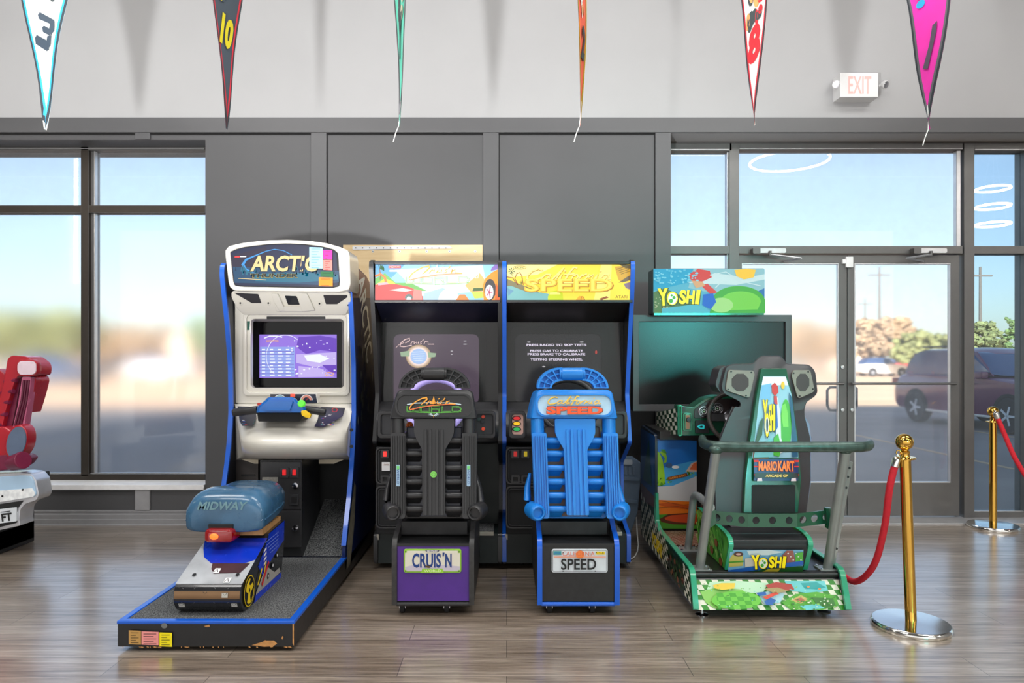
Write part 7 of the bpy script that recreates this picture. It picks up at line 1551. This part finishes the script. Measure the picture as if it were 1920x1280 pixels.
# ================================================================ hanging pennants
def pennant(px, tipy, edge, Y, hw0, cosw, cols, num, nm, nh, numc, label, border2=None, nrot=0, curl=0, tipstring=False, patch=None):
    """triangular cloth, point down; u across -1..1, v height above the tip in metres"""
    tip = W(px, tipy, Y); tv = (px-VX)/FPX; rng = [(-1.5+i*.005)*(1 if px > VX else -1) for i in range(600)]; th = min([q for q in rng if q*(1 if px > VX else -1) <= (0 if not edge else 9) or cosw > .9], key=lambda q: abs(math.cos(q)-tv*math.sin(q)-cosw)); H = 3.55-tip.z; slope_ = hw0/(Z(0, Y)-tip.z)
    def pt(u, v, k=0):
        half = slope_*max(v, .0005); x = tip.x+half*u*math.cos(th)+curl*math.sin(v*4)*.02; y = Y+half*u*math.sin(th)+.012*math.sin(v*9+u)
        nx, ny = math.sin(th), -math.cos(th)
        return V((x+nx*.0011*k, y+ny*.0011*k-.0003*k, tip.z+v))
    r = root('pennant', label, 'pennant', (tip.x, Y, tip.z), 'hanging pennants')
    w = MB(); w.grid(lambda a, b: pt(2*a-1, b*H), 6, 24, cols[0]); w.build('cloth', r, fix=False, ang=180)
    a = Art(lambda u, v, k: pt(u/(slope_*max(v, .001)), v, k))
    # borders follow both edges
    for s_ in (-1, 1):
        for m_, w0, w1, k in ((border2, .0, .20, 1), (cols[1], .0, .10, 2)):
            if m_ is None: continue
            wd = .022 if k == 1 else .011
            L = [(s_*slope_*v, v) for v in [i*H/20 for i in range(21)]]; I = [(s_*max(0, slope_*v-wd*(1 if s_ > 0 else .8)), v) for v in [i*H/20 for i in range(21)]]
            for i in range(20): a.poly([L[i], L[i+1], I[i+1], I[i]], m_, k)
    if num:
        vv = Z(nm, Y)-tip.z
        if isinstance(num, str): a.text(num, (nh[2] if len(nh) > 2 else 0), vv, nh[0], numc, w=nh[1], bold=.05, shear=.15, rot=nrot, up=1, k=5)
        else:
            for P in num: a.poly(P, numc, 5)
    if patch:
        for P, m_ in patch: a.poly(P, m_, 4)
    a.build('printed_border', r)
    if tipstring:
        w = MB(); w.tube([pt(0, .12), pt(0, .05), tip+V((-.004, 0, .0)), tip+V((-.018, 0, -.035)), tip+V((-.03, 0, -.075))], .0022, mat('white_thread', (240, 240, 236), .6), 6); w.build('tip_thread', r)
    return r
cW = mat('white_pennant_cloth', (236, 236, 228), .7); cN = mat('slate_pennant_cloth', (58, 66, 76), .7); cT = mat('mint_pennant_cloth', (90, 190, 164), .7); cO = mat('coral_pennant_cloth', (240, 104, 76), .7); cP = mat('magenta_pennant_cloth', (232, 48, 170), .7)
bK = mat('charcoal_pennant_edge', (44, 50, 56), .7); bB = mat('azure_pennant_edge', (40, 160, 206), .7); bR = mat('red_pennant_edge', (190, 40, 56), .7); bG = mat('ochre_pennant_edge', (206, 170, 30), .7); bS = mat('grey_pennant_edge', (96, 96, 100), .7)
nK = mat('slate_number', (52, 66, 80), .7, var=0); nY = mat('mustard_number', (196, 180, 10), .7, var=0); nR = mat('red_number', (214, 40, 50), .7, var=0); nG = mat('grey_number', (84, 72, 88), .7, var=0)
Yp = 3.3
def blob(cx, cy, s, cols, seed, n=9, sx=.6):
    rnd = random.Random(seed); return [(ell(cx+(rnd.random()-.5)*s*sx, cy+(rnd.random()-.5)*s, s*(.10+.16*rnd.random())*sx, s*(.12+.18*rnd.random()), 9), cols[i % len(cols)]) for i in range(n)]
g1 = mat('pale_olive_print', (176, 178, 150), .7, var=0); g2 = mat('dark_slate_print', (60, 70, 72), .7, var=0); g3 = mat('tan_print', (226, 160, 96), .7, var=0); g4 = mat('soft_pink_print', (232, 170, 206), .7, var=0)
k1 = FPX/Yp
three = [[(-.004, .012), (.060, -.016), (.062, -.040), (-.002, -.010)]]
# numeral 3 lying on its side, as stitched on the first pennant
def T3(P): return [[(p[0]+.012, p[1]+.452) for p in Q] for Q in P]
g3s = T3([[(-.036, .085), (-.026, .098), (.043, .060), (.035, .036), (-.030, .066)], [(.022, .042), (.045, .058), (.045, .010), (.028, -.012), (.018, .004)], [(-.016, .026), (-.006, .034), (.026, .016), (.022, -.014), (-.012, .004)], [(.010, -.014), (.030, -.012), (.024, -.060), (.004, -.082), (.006, -.030)], [(-.056, -.018), (-.046, -.006), (.008, -.036), (.016, -.078), (.004, -.084), (-.056, -.046)]])
pennant(85, 243, 0, Yp, .110, .97, (cW, bK), g3s, 63, (.1, .1), nK, 'white pennant with azure edge and a slanted number 3, leftmost', bB, patch=blob(.02, .69, .12, [g1, g2], 1, 14, .7))
pennant(425, 242, 0, Yp, .115, .58, (cN, bK), '10', 62, (.155, .10), nY, 'slate pennant with red edge and mustard number 10', bR, patch=blob(.0, .66, .12, [g3, nY, g4, cN], 2, 9, .8), nrot=-6)
pennant(749, 236, 1, Yp, .115, .22, (cT, bS), 'Y', 70, (.20, .07), g2, 'mint green pennant seen almost edge on', bS, tipstring=True, curl=.4, patch=blob(.02, .58, .14, [g2, g1], 3, 8, .8))
pennant(1088, 236, 1, Yp, .115, .20, (cO, bG), '2', 82, (.16, .07), g2, 'coral orange pennant seen almost edge on', bG, tipstring=True, curl=.5, patch=blob(.0, .60, .16, [g3, cW], 4, 6, .5))
pennant(1415, 235, 0, Yp, .115, .55, (cW, bK), '8', 83, (.17, .095), nR, 'white pennant with red edge and red number 8', bR, patch=blob(.0, .555, .15, [g3, g2, nR, g2], 5, 12, .8), nrot=8)
pennant(1742, 243, 0, Yp, .115, .93, (cP, bK), [[(-.024, .30), (.0, .29), (.030, .44), (.036, .495), (.012, .483), (-.0, .40)]], 80, (.2, .05), nG, 'magenta pennant with charcoal edge and grey number 1, rightmost', bS, tipstring=True, patch=blob(.0, .65, .12, [cW, g3, g4, bB], 6, 10, 1.0))
w = MB(); w.tube([(-11.9, Yp, 3.56), (11.9, Yp, 3.56)], .004, M_white, 6); tag(w.build('pennant_line'), 'thin cord the pennants hang from, above the picture', 'cord')
